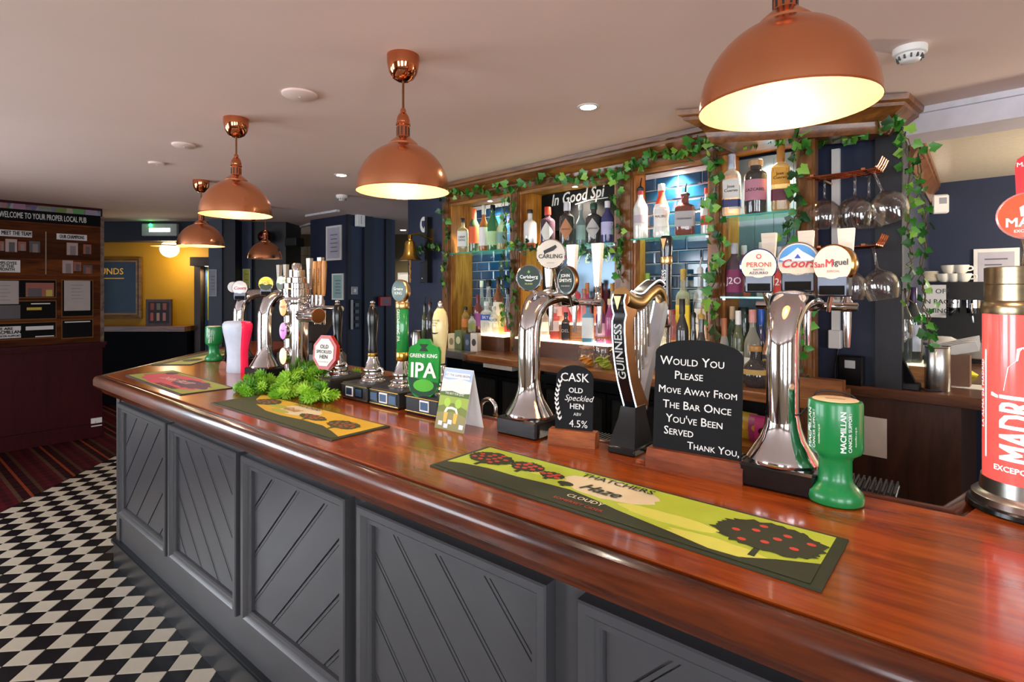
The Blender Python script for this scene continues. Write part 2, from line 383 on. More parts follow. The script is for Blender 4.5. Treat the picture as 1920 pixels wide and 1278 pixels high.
# the wall that carries the back bar, and the room behind its right-hand end
NB = 2.856                                     # front face of the back bar posts
NP = 3.11                                      # navy panel at the right-hand end
s_l, s_r = sx(765, 2.93), sx(1690, NP)
struct('wall_back', MB().box(s_l, sx(1530, NP), 3.13, 3.7, 0, ZC).box(s_l, sx(838, 2.93), 2.93, 3.13, 0, ZC), NAVY, BACK)
struct('wall_panel', MB().prism([(sx(1522, NP), NP), (s_r, NP), (s_r - .155, 5.13), (sx(1522, NP) - .3, 5.13)], 0, ZC), NAVY, BACK)
struct('trim_6', MB().box(sx(1641, NP - .05), s_r + .01, NP - .05, NP, ZK, ZC), mat('black stained post', '#16151a', 0.5, var=0.3, stretch=(6, 6, 1)), BACK)
struct('wall_kitchen', MB().box(s_r - .3, 1.25, 5.13, 5.3, 0, ZC), NAVY, BACK)
SOFF = mat('beam underside paint', '#b8a88e', 0.7, var=0.04)
struct('ceiling_beam', MB().box(s_r - .25, 3.0, 3.225, 3.46, ZC - .12, ZC), mat('lilac white beam paint', '#cfc7cc', 0.6, var=0.05), BACK)
struct('trim_7', MB().box(s_r - .25, 3.0, 3.205, 3.225, ZC - .028, ZC), WSTRIP, BACK)
struct('ceiling_kitchen', MB().box(s_r - .3, 2.2, 3.46, 5.13, ZC - .075, ZC - .002), mat('glossy cream ceiling', '#efe2c8', 0.25, var=0.05, scale=40, bump=0.1), BACK)
# ================================================================== the bar
def inset(poly, d):
    n = len(poly); out = []
    ar = sum(a[0] * b_[1] - b_[0] * a[1] for a, b_ in zip(poly, poly[1:] + poly[:1])); sg = 1 if ar > 0 else -1
    for i in range(n):
        p, q, r = Vector(poly[i - 1]), Vector(poly[i]), Vector(poly[(i + 1) % n])
        e1 = (q - p).normalized(); e2 = (r - q).normalized()
        n1 = Vector((-e1.y, e1.x)) * sg; n2 = Vector((-e2.y, e2.x)) * sg
        mi = (n1 + n2); mi = mi / max(mi.length_squared / 2, .2) if mi.length > 1e-6 else n1
        out.append(tuple(q + mi * d))
    return out
TOPP = [(-3.78, .865), (1.6, .865), (1.6, 1.82), (0.02, 1.80), (-.04, 1.585), (-3.70, 1.585), (-4.77, 2.806), (-5.26, 2.40)]
bt = thing('mahogany_counter', 'long varnished mahogany bar top with moulded edge, turning a corner at the far left', 'counter', BAR)
part(bt, 'slab', MB().loft([[(*q, z) for q in inset(TOPP, d)] for d, z in ((.2, ZT - .10), (.058, ZT - .10), (.058, ZT - .003), (.060, ZT))]), MAHOG, 30)
edge = [(.058, ZT - .10), (.046, ZT - .10), (.040, ZT - .092), (.030, ZT - .076), (.022, ZT - .068), (.010, ZT - .066), (.006, ZT - .060), (.0, ZT - .052), (.0, ZT - .022), (.004, ZT - .010), (.012, ZT - .002), (.024, ZT + .001), (.038, ZT), (.044, ZT - .004), (.049, ZT - .007), (.0575, ZT - .007)]
part(bt, 'edge_moulding', MB().loft([[(*q, z) for q in inset(TOPP, d)] for d, z in edge], None, False), MAHOGD, 30)

bf = thing('bar_counter', 'charcoal painted panelled bar front with diagonal boards under the mahogany top', 'bar', BAR)
part(bf, 'carcass', MB().prism([(-3.74, .975), (1.5, .975), (1.5, 1.5), (-3.66, 1.5), (-4.62, 2.68), (-5.17, 2.45)], 0, ZT - .085), BGREY, 0)
def ring(x0, x1, z0, z1, i, n): return [(x0 + i, n, z0 + i), (x1 - i, n, z0 + i), (x1 - i, n, z1 - i), (x0 + i, n, z1 - i)]
def clip(poly, a, b_, c):
    """keep a*x + b*y <= c"""
    out = []
    for p, q in zip(poly, poly[1:] + poly[:1]):
        dp = a * p[0] + b_ * p[1] - c; dq = a * q[0] + b_ * q[1] - c
        if dp <= 0: out.append(p)
        if dp * dq < 0: t = dp / (dp - dq); out.append((p[0] + (q[0] - p[0]) * t, p[1] + (q[1] - p[1]) * t))
    return out
NF = .975; FACE = Matrix(((1, 0, 0, 0), (0, 0, -1, NF), (0, 1, 0, 0), (0, 0, 0, 1)))     # outline (x, z), height towards the room
for pi, (a, b_) in enumerate([(-3.62, -2.89), (-2.855, -2.15), (-2.107, -1.423), (-1.363, -.68), (-.602, .085), (.16, .85), (.925, 1.44)]):
    z0, z1 = .32, .95
    fr_ = part(bf, 'panel_frame', MB().loft([ring(a, b_, z0, z1, i, n) for i, n in ((0, NF), (0, NF - .036), (.004, NF - .040), (.022, NF - .040), (.028, NF - .034), (.034, NF - .026), (.046, NF - .026), (.050, NF - .02), (.052, NF - .004), (.075, NF - .004))], None, False), BGREY, 25)
    x0, x1, y0, y1 = a + .053, b_ - .053, z0 + .053, z1 - .053
    sg = 1 if pi % 2 == 0 else -1; pw = .122; bead = .011; g = .0028; q = 2 ** -.5
    lo = min(-sg * x + z for x in (x0, x1) for z in (y0, y1)) * q; hi = max(-sg * x + z for x in (x0, x1) for z in (y0, y1)) * q
    d = lo - .05
    while d < hi:
        for c0, c1, nm, h in ((d + g, d + pw - bead - g, 'plank', .010), (d + pw - bead, d + pw - g, 'bead', .0085)):
            pl = clip(clip([(x0, y0), (x1, y0), (x1, y1), (x0, y1)], -sg * q, q, c1), sg * q, -q, -c0)
            if len(pl) >= 3: part(fr_, nm, MB().prism(pl, .001, h, FACE), BGREY, 0)
        d += pw
part(bf, 'plinth', MB().prism([(-3.765, .958), (1.5, .958), (1.5, .98), (-3.75, .98), (-5.17, 2.46), (-5.19, 2.44)], 0, .125)
     .prism([(-3.775, .948), (1.5, .948), (1.5, .98), (-3.75, .98), (-5.17, 2.46), (-5.2, 2.43)], .125, .14)
     .prism([(-3.77, .955), (1.5, .955), (1.5, .98), (-3.75, .98), (-5.17, 2.46), (-5.2, 2.43)], .14, .148), BDARK, 0)
part(bf, 'corner_post', MB().box(-3.745, -3.69, NF - .008, NF + .03, .148, ZT - .09), BGREY, 0)
part(bf, 'top_rail', MB().box(-3.745, 1.5, NF - .014, NF, .965, ZT - .09), BGREY, 0)

# ------------------------------------------------------------------ rubber bar runners with printed orchards
def shade(pts, jag, n, rnd):
    return [(x + rnd.uniform(-jag, jag), y + rnd.uniform(-jag, jag)) for x, y in pts]
def blob(cx, cy, rx, ry, rnd, n=34, jag=.10):
    return [(cx + rx * (1 + rnd.uniform(-jag, jag)) * math.cos(2 * math.pi * i / n), cy + ry * (1 + rnd.uniform(-jag, jag)) * math.sin(2 * math.pi * i / n)) for i in range(n)]
def sheet(parent, name, poly, z, m, th=.0004): return part(parent, name, MB().prism([tuple(p) for p in poly], z, z + th), m, 0)
def runner(label, fr, p0, p1, p2, base, colours, build, curl=0.0):
    """p0 -> p1 is the drinkers' edge, p0 -> p2 the short side"""
    ax = (p1 - p0); L_ = ax.length; a = math.atan2(ax.y, ax.x); Wd = (p2 - p0).length
    r = thing('bar_runner', label, 'bar mat', fr, (p0.x, p0.y, ZT), a, 'rubber bar runners on the bar top')
    part(r, 'rubber_mat', MB().prism([(0, 0), (L_, 0), (L_, Wd), (0, Wd)], 0.0005, .004), base, 0)
    build(r, L_, Wd, random.Random(len(label)))
    return r
PRZ = .0042
def orchard(sky, dark, pale, apple, ink, words, lay):
    D, P_, A, K, SK = flat(dark, .7), flat(pale, .7), flat(apple, .6), flat(ink, .7), flat(sky, .6)
    CR = flat('#e6d9b4', .6)
    def go(r, L_, W_, rnd):
        sheet(r, 'printed_sky', [(.012, .012), (L_ - .02, .012), (L_ - .02, W_ - .008), (.012, W_ - .008)], PRZ, SK)
        if lay:
            sheet(r, 'printed_glow', blob(L_ * .49, W_ * .68, L_ * .13, W_ * .25, rnd, 30, .05), PRZ + .0004, CR)
        hill = [(.010, .010)] + [(max(.010, L_ * x), .012 + W_ * y) for x, y in lay_hill] + [(L_ - .018, .010)]
        for x0, y0, sx_, sy_ in fields: sheet(r, 'printed_field', blob(L_ * x0, W_ * y0, L_ * sx_, W_ * sy_, rnd, 30, .12), PRZ + .0006, P_)
        sheet(r, 'printed_hill', hill, PRZ + .0010, D)
        for cx, cy, rx, ry, na in trees:
            sheet(r, 'printed_tree', blob(L_ * cx, W_ * cy, rx, ry, rnd, 60, .11), PRZ + .0016, D)
            sheet(r, 'printed_trunk', [(L_ * cx - .006, W_ * cy - ry * 1.5), (L_ * cx + .006, W_ * cy - ry * 1.5), (L_ * cx + .004, W_ * cy), (L_ * cx - .004, W_ * cy)], PRZ + .0012, D)
            for q in range(na):
                an = 2.4 * q; rr = math.sqrt((q + .5) / na) * .8
                part(r, 'printed_apple', MB().prism(disc(.0065, 10, 1.3, 1, L_ * cx + rx * rr * math.cos(an), W_ * cy + ry * rr * math.sin(an)), PRZ + .0021, PRZ + .0024), A, 0)
        for t_, fx, fy, sz, sh, bo, col in words: text(r, t_, sz, flat(col, .6), TM((L_ * fx, W_ * fy, PRZ + .0026)), shear=sh, bold=bo)
    return go
def pt(u, v): return onz(BAR, u, v, ZT)
lay_hill = [(0, .16), (.065, .24), (.15, .30), (.257, .30), (.34, .34), (.418, .36), (.5, .30), (.574, .22), (.711, .12), (.80, .04), (.857, .05), (.913, .20), (.98, .34)]
fields = [(.68, .42, .12, .1), (.26, .62, .10, .07), (.8, .2, .1, .1)]
trees = [(.095, .64, .074, .046, 13), (.225, .68, .052, .034, 9), (.32, .63, .036, .022, 6), (.385, .52, .022, .012, 0), (.872, .60, .102, .066, 9)]
runner('long lime green orchard bar runner in front of the large chalkboard', BAR, pt(806, 874), pt(1540, 1112), pt(915, 838), mat('dark green rubber', '#26301c', 0.6), None,
       orchard('#b4cc3c', '#2b331c', '#d7dd62', '#c8402c', '#20281a', [('THATCHERS', .487, .86, .036, 0, .012, '#1c2018'), ('Haze', .48, .575, .052, .4, .02, '#1c2818'), ('CLOUDY', .485, .27, .024, 0, .02, '#e8e4c8'), ('SOMERSET CIDER', .485, .14, .017, 0, .01, '#b8402c')], True))
lay_hill = [(0, .86), (.09, .62), (.2, .40), (.37, .25), (.5, .24), (.65, .30), (.8, .30), (.9, .2), (.98, .10)]
fields = [(.30, .62, .1, .09), (.42, .45, .07, .07)]
trees = [(.20, .68, .075, .045, 13), (.64, .55, .080, .028, 12), (.85, .58, .080, .042, 14)]
runner('yellow and green orchard bar runner beside the pile of hops', BAR, pt(395, 756), pt(622, 827), pt(500, 742), mat('dark green rubber', '#26301c', 0.6), None,
       orchard('#dcb32c', '#3b4420', '#a9b53c', '#a8502c', '#20281a', [('THATCHERS', .46, .88, .034, 0, .012, '#3a3318'), ('Gold', .44, .62, .05, .35, .02, '#c08030')], True))
lay_hill = [(0, .35), (.3, .5), (.6, .3), (1, .2)]; fields = [(.5, .6, .2, .15)]; trees = [(.3, .65, .09, .05, 0), (.75, .6, .08, .05, 0)]
def farmat():
    lay = orchard('#b9b968', '#59603a', '#cfcf8a', '#a8502c', '#20281a', [], False)
    ax = Vector((-4.72, 1.84, 0)) - Vector((-3.78, .86, 0)); ax.normalize(); nr = Vector((ax.y, -ax.x, 0))
    if nr.x < 0: nr = -nr
    o = Vector((-3.78, .865, ZT)) + ax * .42 + nr * .08
    runner('pale green orchard bar runner on the far left arm of the bar', BAR, o + ax * .9, o, o + ax * .9 + nr * .24, mat('dark green rubber', '#26301c', 0.6), None, lay)
farmat()
def berry(r, L_, W_, rnd):
    PK, PU, GR, PW = flat('#c8405a', .6), flat('#4a1f4a', .6), flat('#8f9a3c', .6), flat('#e0c0b8', .6)
    sheet(r, 'printed_ground', [(.01, .01), (L_ - .01, .01), (L_ - .01, W_ - .01), (.01, W_ - .01)], PRZ, GR)
    sheet(r, 'printed_splash', blob(L_ * .50, W_ * .47, L_ * .43, W_ * .42, rnd, 40, .09), PRZ + .0004, PK)
    sheet(r, 'printed_shadow', blob(L_ * .70, W_ * .55, L_ * .23, W_ * .26, rnd, 40, .2), PRZ + .0008, PU)
    sheet(r, 'printed_berry', blob(L_ * .16, W_ * .80, .05, .03, rnd, 24, .1), PRZ + .0012, PU)
    text(r, 'DARK FRUIT', .062, PW, TM((L_ * .50, W_ * .50, PRZ + .0016), R(4)), bold=.02, shear=.2)
    text(r, 'BLACKBERRIES', .04, PU, TM((L_ * .66, W_ * .14, PRZ + .0016)), bold=.03)
runner('pink and purple fruit bar runner near the far corner of the bar', BAR, pt(235, 704), pt(338, 741), pt(328, 698), mat('black rubber', '#1c1a1c', 0.6), None, berry)
# ================================================================== the back bar
posts = [(sx(829, NB), sx(843, NB)), (sx(957, NB), sx(973, NB)), (sx(1154, NB), sx(1186, NB)), (sx(1330, NB), sx(1353, NB)), (sx(1497, NB), sx(1528, NB))]
NBK = [3.10, 3.10, 2.985, 3.05]          # back planes of the four bays
HEAD = hz(BACK, 1100, 345, NB)
bb = thing('back_bar', 'tall oak back bar cabinet with four shelved bays and moulded cornice', 'cabinet', BACK)
TOPZ = ZC - .13
for i, (a, b_) in enumerate(posts):
    part(bb, 'post', MB().box(a, b_, NB, NB + .05, ZK, TOPZ).box(a + .012, b_ - .012, NB - .006, NB, ZK + .02, TOPZ - .02), DOAK, 0)
    d = NBK[min(i, 3)]
    if i < 4: part(bb, 'bay_side', MB().box(b_ - .004, b_ + .014, NB + .01, d, ZK, TOPZ), OAK, 0)
    if i > 0: part(bb, 'bay_side', MB().box(a - .014, a + .004, NB + .01, NBK[i - 1], ZK, TOPZ), OAK, 0)
hd = [hz(BACK, 900, 392, NB), hz(BACK, 1070, 352, NB), hz(BACK, 1260, 312, NB), hz(BACK, 1420, 268, NB)]
for i in range(4):
    a, b_ = posts[i][1], posts[i + 1][0]; z = min(hd[i], TOPZ - .03); z = 2.275 if i < 3 else 2.30
    part(bb, 'header_board', MB().box(a - .005, b_ + .005, NB + .004, NB + .03, z, TOPZ + .01), OAKH, 0)
    part(bb, 'bay_top', MB().box(a, b_, NB + .02, NBK[i] + .02, z + .02, z + .035), OAKH, 0)
# cornice: a moulded profile swept round the front, breaking forward over the right-hand bay
CPR = [(.0, ZC - .15), (-.012, ZC - .15), (-.02, ZC - .135), (-.026, ZC - .12), (-.03, ZC - .10), (-.05, ZC - .075), (-.075, ZC - .058), (-.09, ZC - .05), (-.092, ZC - .035), (-.108, ZC - .028), (-.112, ZC - .004), (0, ZC - .004)]
def sweep(path, prof):
    """profile (offset towards the room, z) along a polyline (s, n), room on the right of travel"""
    P = [Vector(p) for p in path]; rings = []
    for i in range(len(P)):
        e = []
        if i > 0: e.append((P[i] - P[i - 1]).normalized())
        if i < len(P) - 1: e.append((P[i + 1] - P[i]).normalized())
        ns = [Vector((-d.y, d.x)) for d in e]; mi = ns[0] if len(ns) == 1 else (ns[0] + ns[1]) / max((ns[0] + ns[1]).length_squared / 2, .15)
        rings.append([(P[i].x + mi.x * -(-o), P[i].y + mi.y * o, z) if False else (P[i].x + mi.x * o, P[i].y + mi.y * o, z) for o, z in prof])
    return rings
sA = sx(838, NB - .02); tipL = onz(BACK, 1286, 211, ZC); tipR = onz(BACK, 1703, 167, ZC)
base = NB + .002
pL = (tipL.x + .10, tipL.y + .115); pR = (tipR.x - .11, tipR.y + .105)
part(bb, 'cornice', MB().loft(sweep([(sA, base), (pL[0], base), (pL[0], pL[1]), (pR[0], pR[1]), (pR[0] + .012, 3.2)], CPR)), DOAKH, 25)
part(bb, 'cornice_fill', MB().prism([(pL[0], base + .02), (pL[0], pL[1]), (pR[0], pR[1]), (pR[0], base + .25)], ZC - .148, ZC - .01), DOAKH, 0)
part(bb, 'fascia', MB().box(sA, pL[0], NB - .004, NB + .03, TOPZ - .02, ZC - .005), DOAKH, 0)
rc = thing('cornice_return', 'short oak cornice running back below the lilac ceiling beam', 'moulding', BACK)
part(rc, 'moulding', MB().loft(sweep([(s_r - .027, 3.47), (s_r - .152, 5.1)], [(o * .55 - .002, z - .078) for o, z in CPR])), DOAKH, 25)

# blue metro tiles in the first and third bays
TILEB = [mat('blue glazed tile %d' % i, c, 0.1, var=0.12, scale=6, coat=0.5) for i, c in enumerate(('#17426b', '#1b4a78', '#133a60'))]
TILET = [mat('teal blue glazed tile %d' % i, c, 0.1, var=0.12, scale=6, coat=0.5) for i, c in enumerate(('#12395a', '#164466', '#0f3350'))]
GRT = mat('pale tile grout', '#cfd3d6', 0.8)
for bay, tl in ((0, TILEB), (2, TILET)):
    a, b_ = posts[bay][1] + .01, posts[bay + 1][0] - .01; n = NBK[bay]
    tp = struct('wall_tiles', MB().box(a, b_, n, n + .02, ZK + .1, 2.29), GRT, BACK)
    me = [None] * 3
    row = 0; z = ZK + .1
    while z < 2.24:
        x = a - (.075 if row % 2 else .02)
        while x < b_:
            c, d = max(x, a), min(x + .1455, b_)
            if d - c > .012:
                part(tp, 'tile', MB().loft([[(c + i, n - h, z + i), (d - i, n - h, z + i), (d - i, n - h, z + .0705 - i), (c + i, n - h, z + .0705 - i)] for i, h in ((0, 0), (0, .003), (.007, .008))], None, True), tl[random.randrange(3)], 0)
            x += .15
        z += .075; row += 1
# mirror and painted sign in the second bay, boarded back in the fourth
a, b_ = posts[1][1], posts[2][0]; n = NBK[1]
mr_ = thing('bar_mirror', 'tall mirror backing the middle bay behind the pink gin bottles', 'mirror', BACK)
part(mr_, 'glass', MB().box(a + .01, b_ - .01, n, n + .01, ZK + .1, 2.29), mat('silvered mirror', '#3a444c', 0.12, 1.0, var=0.03), 0)
sg = thing('painted_sign', 'black painted sign reading In Good Spi behind the gin shelf', 'sign', BACK)
sa = sx(1014, n - .02); zs = hz(BACK, 1080, 428, n - .02)
part(sg, 'board', MB().box(sa, b_ - .012, n - .012, n - .002, zs, 2.288), SLATE, 0)
c0 = hit(BACK, 1033, 382, n - .014); c1 = hit(BACK, 1137, 356, n - .014)
text(sg, 'In Good Spi', .118, CHALK, Matrix.Translation((c0.x, n - .013, (c0.z + c1.z) / 2 - .002)) @ Matrix.Rotation(R(-2), 4, 'Y') @ UPRIGHT, align='LEFT', shear=.25, bold=.02, wide=(c1.x - c0.x) / .60)
part(sg, 'underline', MB().tube([hit(BACK, 1079, 383, n - .014), hit(BACK, 1105, 375, n - .014), hit(BACK, 1140, 370, n - .014)], .0035, 5), CHALK)
l0 = hit(BACK, 1073, 487, n - .004); l1 = hit(BACK, 1113, 484, n - .004)
text(mr_, 'up!', .10, CHALK, Matrix.Translation((l0.x, n - .002, l0.z)) @ UPRIGHT, shear=.35, bold=.01)
text(mr_, '\u00a31.50', .10, CHALK, Matrix.Translation((l1.x + .03, n - .002, l1.z)) @ UPRIGHT, bold=.02)
a, b_ = posts[3][1], posts[4][0]; n = NBK[3]
BOARDP = mat('blue grey board paint', '#56697a', 0.5, var=0.05)
wb = struct('wall_boards', MB().box(a, b_, n + .012, n + .02, ZK, 2.3), BOARDP, BACK)
k = 0; x = a
while x < b_: part(wb, 'plank', MB().box(x, min(x + .098, b_), n, n + .012, ZK, 2.3), BOARDP, 0); x += .1

# glass shelves
def shelf(label, bay, z, n0):
    a, b_ = posts[bay][1] + .006, posts[bay + 1][0] - .006
    o = put(tag(part(None, 'glass_shelf', MB().box(a, b_, n0, NBK[bay] - .009, z - .009, z), SHELFG, 0), label, 'shelf', 'green edged glass shelves in the back bar'), BACK, (0, 0, 0))
    part(o, 'front_edge', MB().box(a, b_, n0 - .0015, n0, z - .009, z), mat('shelf edge glass', '#3f9a88', 0.1, coat=0.5), 0)
    br = MB()
    for s_ in (a + .006, b_ - .006): br.box(s_ - .008, s_ + .008, n0 + .03, n0 + .05, z - .02, z - .009)
    part(o, 'bracket', br, STEEL, 0)
    return z
NS = NB - .03
zA = shelf('glass shelf with whiskey bottles in the leftmost tiled bay', 0, hz(BACK, 890, 471, NS), NS)
zB = shelf('glass shelf with gin bottles below the painted sign', 1, hz(BACK, 1062, 460, NS), NS)
zC = shelf('glass shelf with white and amber liqueur bottles in front of teal tiles', 2, hz(BACK, 1250, 443, NS), NS)
zD = shelf('upper glass shelf with three tequila bottles in the boarded bay', 3, hz(BACK, 1420, 399, NS), NS)
zE = shelf('lower glass shelf with fruit drink bottles in the boarded bay', 3, hz(BACK, 1400, 556, NS), NS)

# counter of the back bar with its lit bottle step
NCF = 2.535
kt = thing('back_counter', 'waxed wooden counter along the foot of the back bar', 'counter', BACK)
cl_, cr_ = sx(766, NCF), sx(1546, NCF)
part(kt, 'worktop', MB().box(cl_, cr_, NCF, 2.95, ZK - .045, ZK, bev=.004), COUNT, 0)
part(kt, 'upstand', MB().box(sx(1500, 2.80), cr_, 2.80, 2.86, ZK, ZK + .05), COUNT, 0)
part(kt, 'leg', MB().box(cl_ + .08, cl_ + .14, NCF + .03, NCF + .09, 0, ZK - .045), OAK, 0)
part(kt, 'leg', MB().box(sx(1500, NCF), sx(1535, NCF), NCF + .01, NCF + .4, 0, ZK - .045), wood('counter end wood', '#4a2610', '#7a4a20', .4, .1, 2), 0)
STEPW = wood('dark walnut step', '#3a2014', '#5e3822', .4, .1, 0)
LITP = mat('lit opal step top', '#fff0d8', 0.4, emit=4.5, ecol='#ffdcae')
zst = hz(BACK, 1050, 638, NB - .04)
for i in (0, 1, 2):
    st = thing('bottle_step', ('dark walnut bottle step with glowing top in the leftmost bay', 'dark walnut bottle step with glowing top in the middle bay', 'dark walnut bottle step with glowing top in the teal tiled bay')[i], 'step', BACK, group='lit bottle steps')
    a, b_ = posts[i][1] + .016, posts[i + 1][0] - .016
    if i == 0: a = sx(893, NB - .05)
    part(st, 'riser', MB().box(a, b_, NB - .05, NBK[i] - .012, ZK, zst - .012), STEPW, 0)
    part(st, 'lit_top', MB().box(a, b_, NB - .055, NBK[i] - .012, zst - .012, zst), LITP, 0)
rs = thing('bottle_riser', 'small oak riser with glowing top holding pink gin bottles', 'riser', BACK)
ra_, rb_ = hit(BACK, 1058, 605, NB), hit(BACK, 1102, 605, NB); zri = ra_.z
part(rs, 'body', MB().box(ra_.x - .08, rb_.x, NB - .01, NBK[1] - .014, zst, zri - .01), OAKH, 0)
part(rs, 'lit_top', MB().box(ra_.x - .08, rb_.x, NB - .012, NBK[1] - .014, zri - .01, zri), LITP, 0)

# downlights over the bays (their lamps light the bottles)
def spot(name, loc, power, col, size=R(110), blend=.8, rad=.02, parent=None):
    l = bpy.data.lights.new(name, 'SPOT'); l.energy = power; l.color = col; l.spot_size = size; l.spot_blend = blend; l.shadow_soft_size = rad
    o = bpy.data.objects.new(name, l); COL.objects.link(o); o.location = loc
    if parent is not None: o.parent = parent
    return o
LAMPW = mat('lit lamp lens', '#ffffff', 0.3, emit=14, ecol='#fff0d8')
def downlight(label, fr, p, r, power, col, group, mring=STEEL, size=R(120)):
    o = thing('downlight', label, 'downlight', fr, p, 0, group)
    part(o, 'bezel', MB().lathe([(r * .72, 0.0), (r * .72, -.004), (r, -.003), (r, 0)], 20, None, caps=False), mring)
    part(o, 'lens', MB().lathe([(.001, -.002), (r * .7, -.002)], 20), LAMPW)
    spot('downlight_lamp', (0, 0, -.012), power, col, size, parent=o)
for i, (lab) in enumerate(('small downlight over the whiskey bottles in the leftmost bay', 'small downlight over the painted sign in the middle bay', 'small downlight over the liqueur bottles in the teal tiled bay', 'small downlight over the tequila bottles in the boarded bay')):
    a, b_ = posts[i][1], posts[i + 1][0]; z = (2.275 if i < 3 else 2.30) + .0195
    downlight(lab, BACK, ((a + b_) / 2, (NB + NBK[i]) / 2 + .005, z), .026, 75 if i < 3 else 45, (1, .86, .66), 'downlights inside the back bar')

# drinks fridges under the counter
FRG = glass('dark fridge door glass', '#20262a', 0.25)
def fridge(label, u0, u1):
    a, b_ = sx(u0, NCF + .08), sx(u1, NCF + .08)
    f_ = thing('drinks_fridge', label, 'fridge', BACK, group='drinks fridges under the back counter')
    mb = MB().box(a, b_, NCF + .45, NCF + .47, .1, ZK - .06).box(a, a + .02, NCF + .1, NCF + .47, .1, ZK - .06).box(b_ - .02, b_, NCF + .1, NCF + .47, .1, ZK - .06).box(a, b_, NCF + .1, NCF + .47, ZK - .13, ZK - .06).box(a, b_, NCF + .1, NCF + .47, .1, .2)
    part(f_, 'cabinet', mb, BLACKM, 0)
    part(f_, 'header', MB().box(a, b_, NCF + .07, NCF + .1, ZK - .13, ZK - .075), BLACK, 0)
    part(f_, 'shelf', MB().box(a + .02, b_ - .02, NCF + .14, NCF + .45, .715, .722), STEEL, 0)
    m_ = (a + b_) / 2
    for c, d in ((a, m_), (m_, b_)):
        dr = part(f_, 'door', MB().loft([[(c + i, nn, .2 + i), (d - i, nn, .2 + i), (d - i, nn, ZK - .135 - i), (c + i, nn, ZK - .135 - i)] for i, nn in ((.004, NCF + .1), (.004, NCF + .075), (.03, NCF + .075), (.03, NCF + .1))], None, False), BLACK, 0)
        part(dr, 'pane', MB().box(c + .03, d - .03, NCF + .085, NCF + .089, .23, ZK - .165), FRG, 0)
    return a, b_
fa = fridge('black glass-door drinks fridge below the left half of the back counter', 868, 1012)
fb = fridge('black glass-door drinks fridge below the middle of the back counter', 1016, 1290)
# snack shelves under the right-hand bay
su = thing('snack_shelves', 'open wooden snack shelves under the right end of the back counter', 'shelves', BACK)
a, b_ = sx(1296, NCF + .1), sx(1500, NCF + .1)
part(su, 'back', MB().box(a, b_, NCF + .40, NCF + .41, .3, ZK - .05), BLACKM, 0)
part(su, 'side', MB().box(a, a + .02, NCF + .03, NCF + .41, .0, ZK - .05), OAK, 0)
part(su, 'side', MB().box(b_ - .02, b_, NCF + .03, NCF + .41, .0, ZK - .05), OAK, 0)
zsn = hz(BACK, 1400, 836, NCF + .03)
part(su, 'shelf', MB().box(a, b_, NCF + .02, NCF + .40, zsn - .035, zsn), OAKH, 0)
part(su, 'shelf', MB().box(a, b_, NCF + .02, NCF + .40, zsn - .34, zsn - .31), OAKH, 0)
# right-hand counter in front of the navy panel
NR = 3.06
rk = thing('side_counter', 'brown wooden counter end under the hanging wine glasses', 'counter', BACK)
ra_ = sx(1574, NR)
part(rk, 'worktop', MB().box(ra_, 1.1, NR - .005, NR + .05, ZK - .05, ZK, bev=.003).box(s_r + .02, 1.1, NR + .045, 5.12, ZK - .05, ZK), wood('dull counter wood', '#3c2114', '#6a4028', .3, .2, 0), 0)
part(rk, 'front_panel', MB().box(ra_ - .05, sx(1802, NR + .03), NR + .03, NR + .05, 0, ZK - .05), BROWNP, 0)
part(rk, 'side_panel', MB().box(sx(1802, NR + .03) - .02, sx(1802, NR + .03), NR + .05, NR + .7, 0, ZK - .05), BROWNP, 0)
# ================================================================== bottles
def body_profile(kind, R_, H):
    rn = max(R_ * .36, .0115)
    if kind == 'std': return [(R_ * .92, 0), (R_, .012), (R_, .58 * H), (R_ * .93, .63 * H), (R_ * .62, .71 * H), (rn * 1.12, .77 * H), (rn, .80 * H), (rn, .96 * H)]
    if kind == 'tall': return [(R_ * .92, 0), (R_, .012), (R_, .52 * H), (R_ * .9, .58 * H), (rn * 1.25, .70 * H), (rn, .76 * H), (rn, .96 * H)]
    if kind == 'square' or kind == 'round': return [(R_ * .92, 0), (R_, .012), (R_, .62 * H), (R_ * .96, .66 * H), (R_ * .78, .70 * H), (rn * 1.2, .735 * H), (rn, .76 * H), (rn, .96 * H)]
    if kind == 'stub': return [(R_ * .94, 0), (R_, .012), (R_, .70 * H), (R_ * .95, .75 * H), (R_ * .72, .79 * H), (rn * 1.5, .81 * H), (rn * 1.4, .83 * H), (rn * 1.4, .95 * H)]
    if kind == 'curvy': return [(R_ * .9, 0), (R_, .012), (R_ * .96, .16 * H), (R_ * .86, .30 * H), (R_, .48 * H), (R_ * .94, .56 * H), (R_ * .6, .68 * H), (rn * 1.1, .78 * H), (rn, .96 * H)]
    if kind == 'decanter': return [(R_ * .9, 0), (R_, .02), (R_ * .97, .25 * H), (R_ * .72, .48 * H), (rn * 1.2, .70 * H), (rn, .76 * H), (rn * 1.1, .92 * H)]
    if kind == 'globe': return [(R_ * .6, 0), (R_ * .92, .10 * H), (R_, .24 * H), (R_ * .96, .38 * H), (R_ * .75, .52 * H), (rn * 1.3, .62 * H), (rn, .66 * H), (rn, .9 * H)]
    return [(R_ * .94, 0), (R_, .01), (R_, .85 * H), (R_ * .9, .9 * H), (R_ * .7, .93 * H)]
def rad_at(prof, z):
    for (r0, z0), (r1, z1) in zip(prof, prof[1:]):
        if z0 <= z <= z1: return r0 + (r1 - r0) * (z - z0) / max(z1 - z0, 1e-6)
    return prof[-1][0]
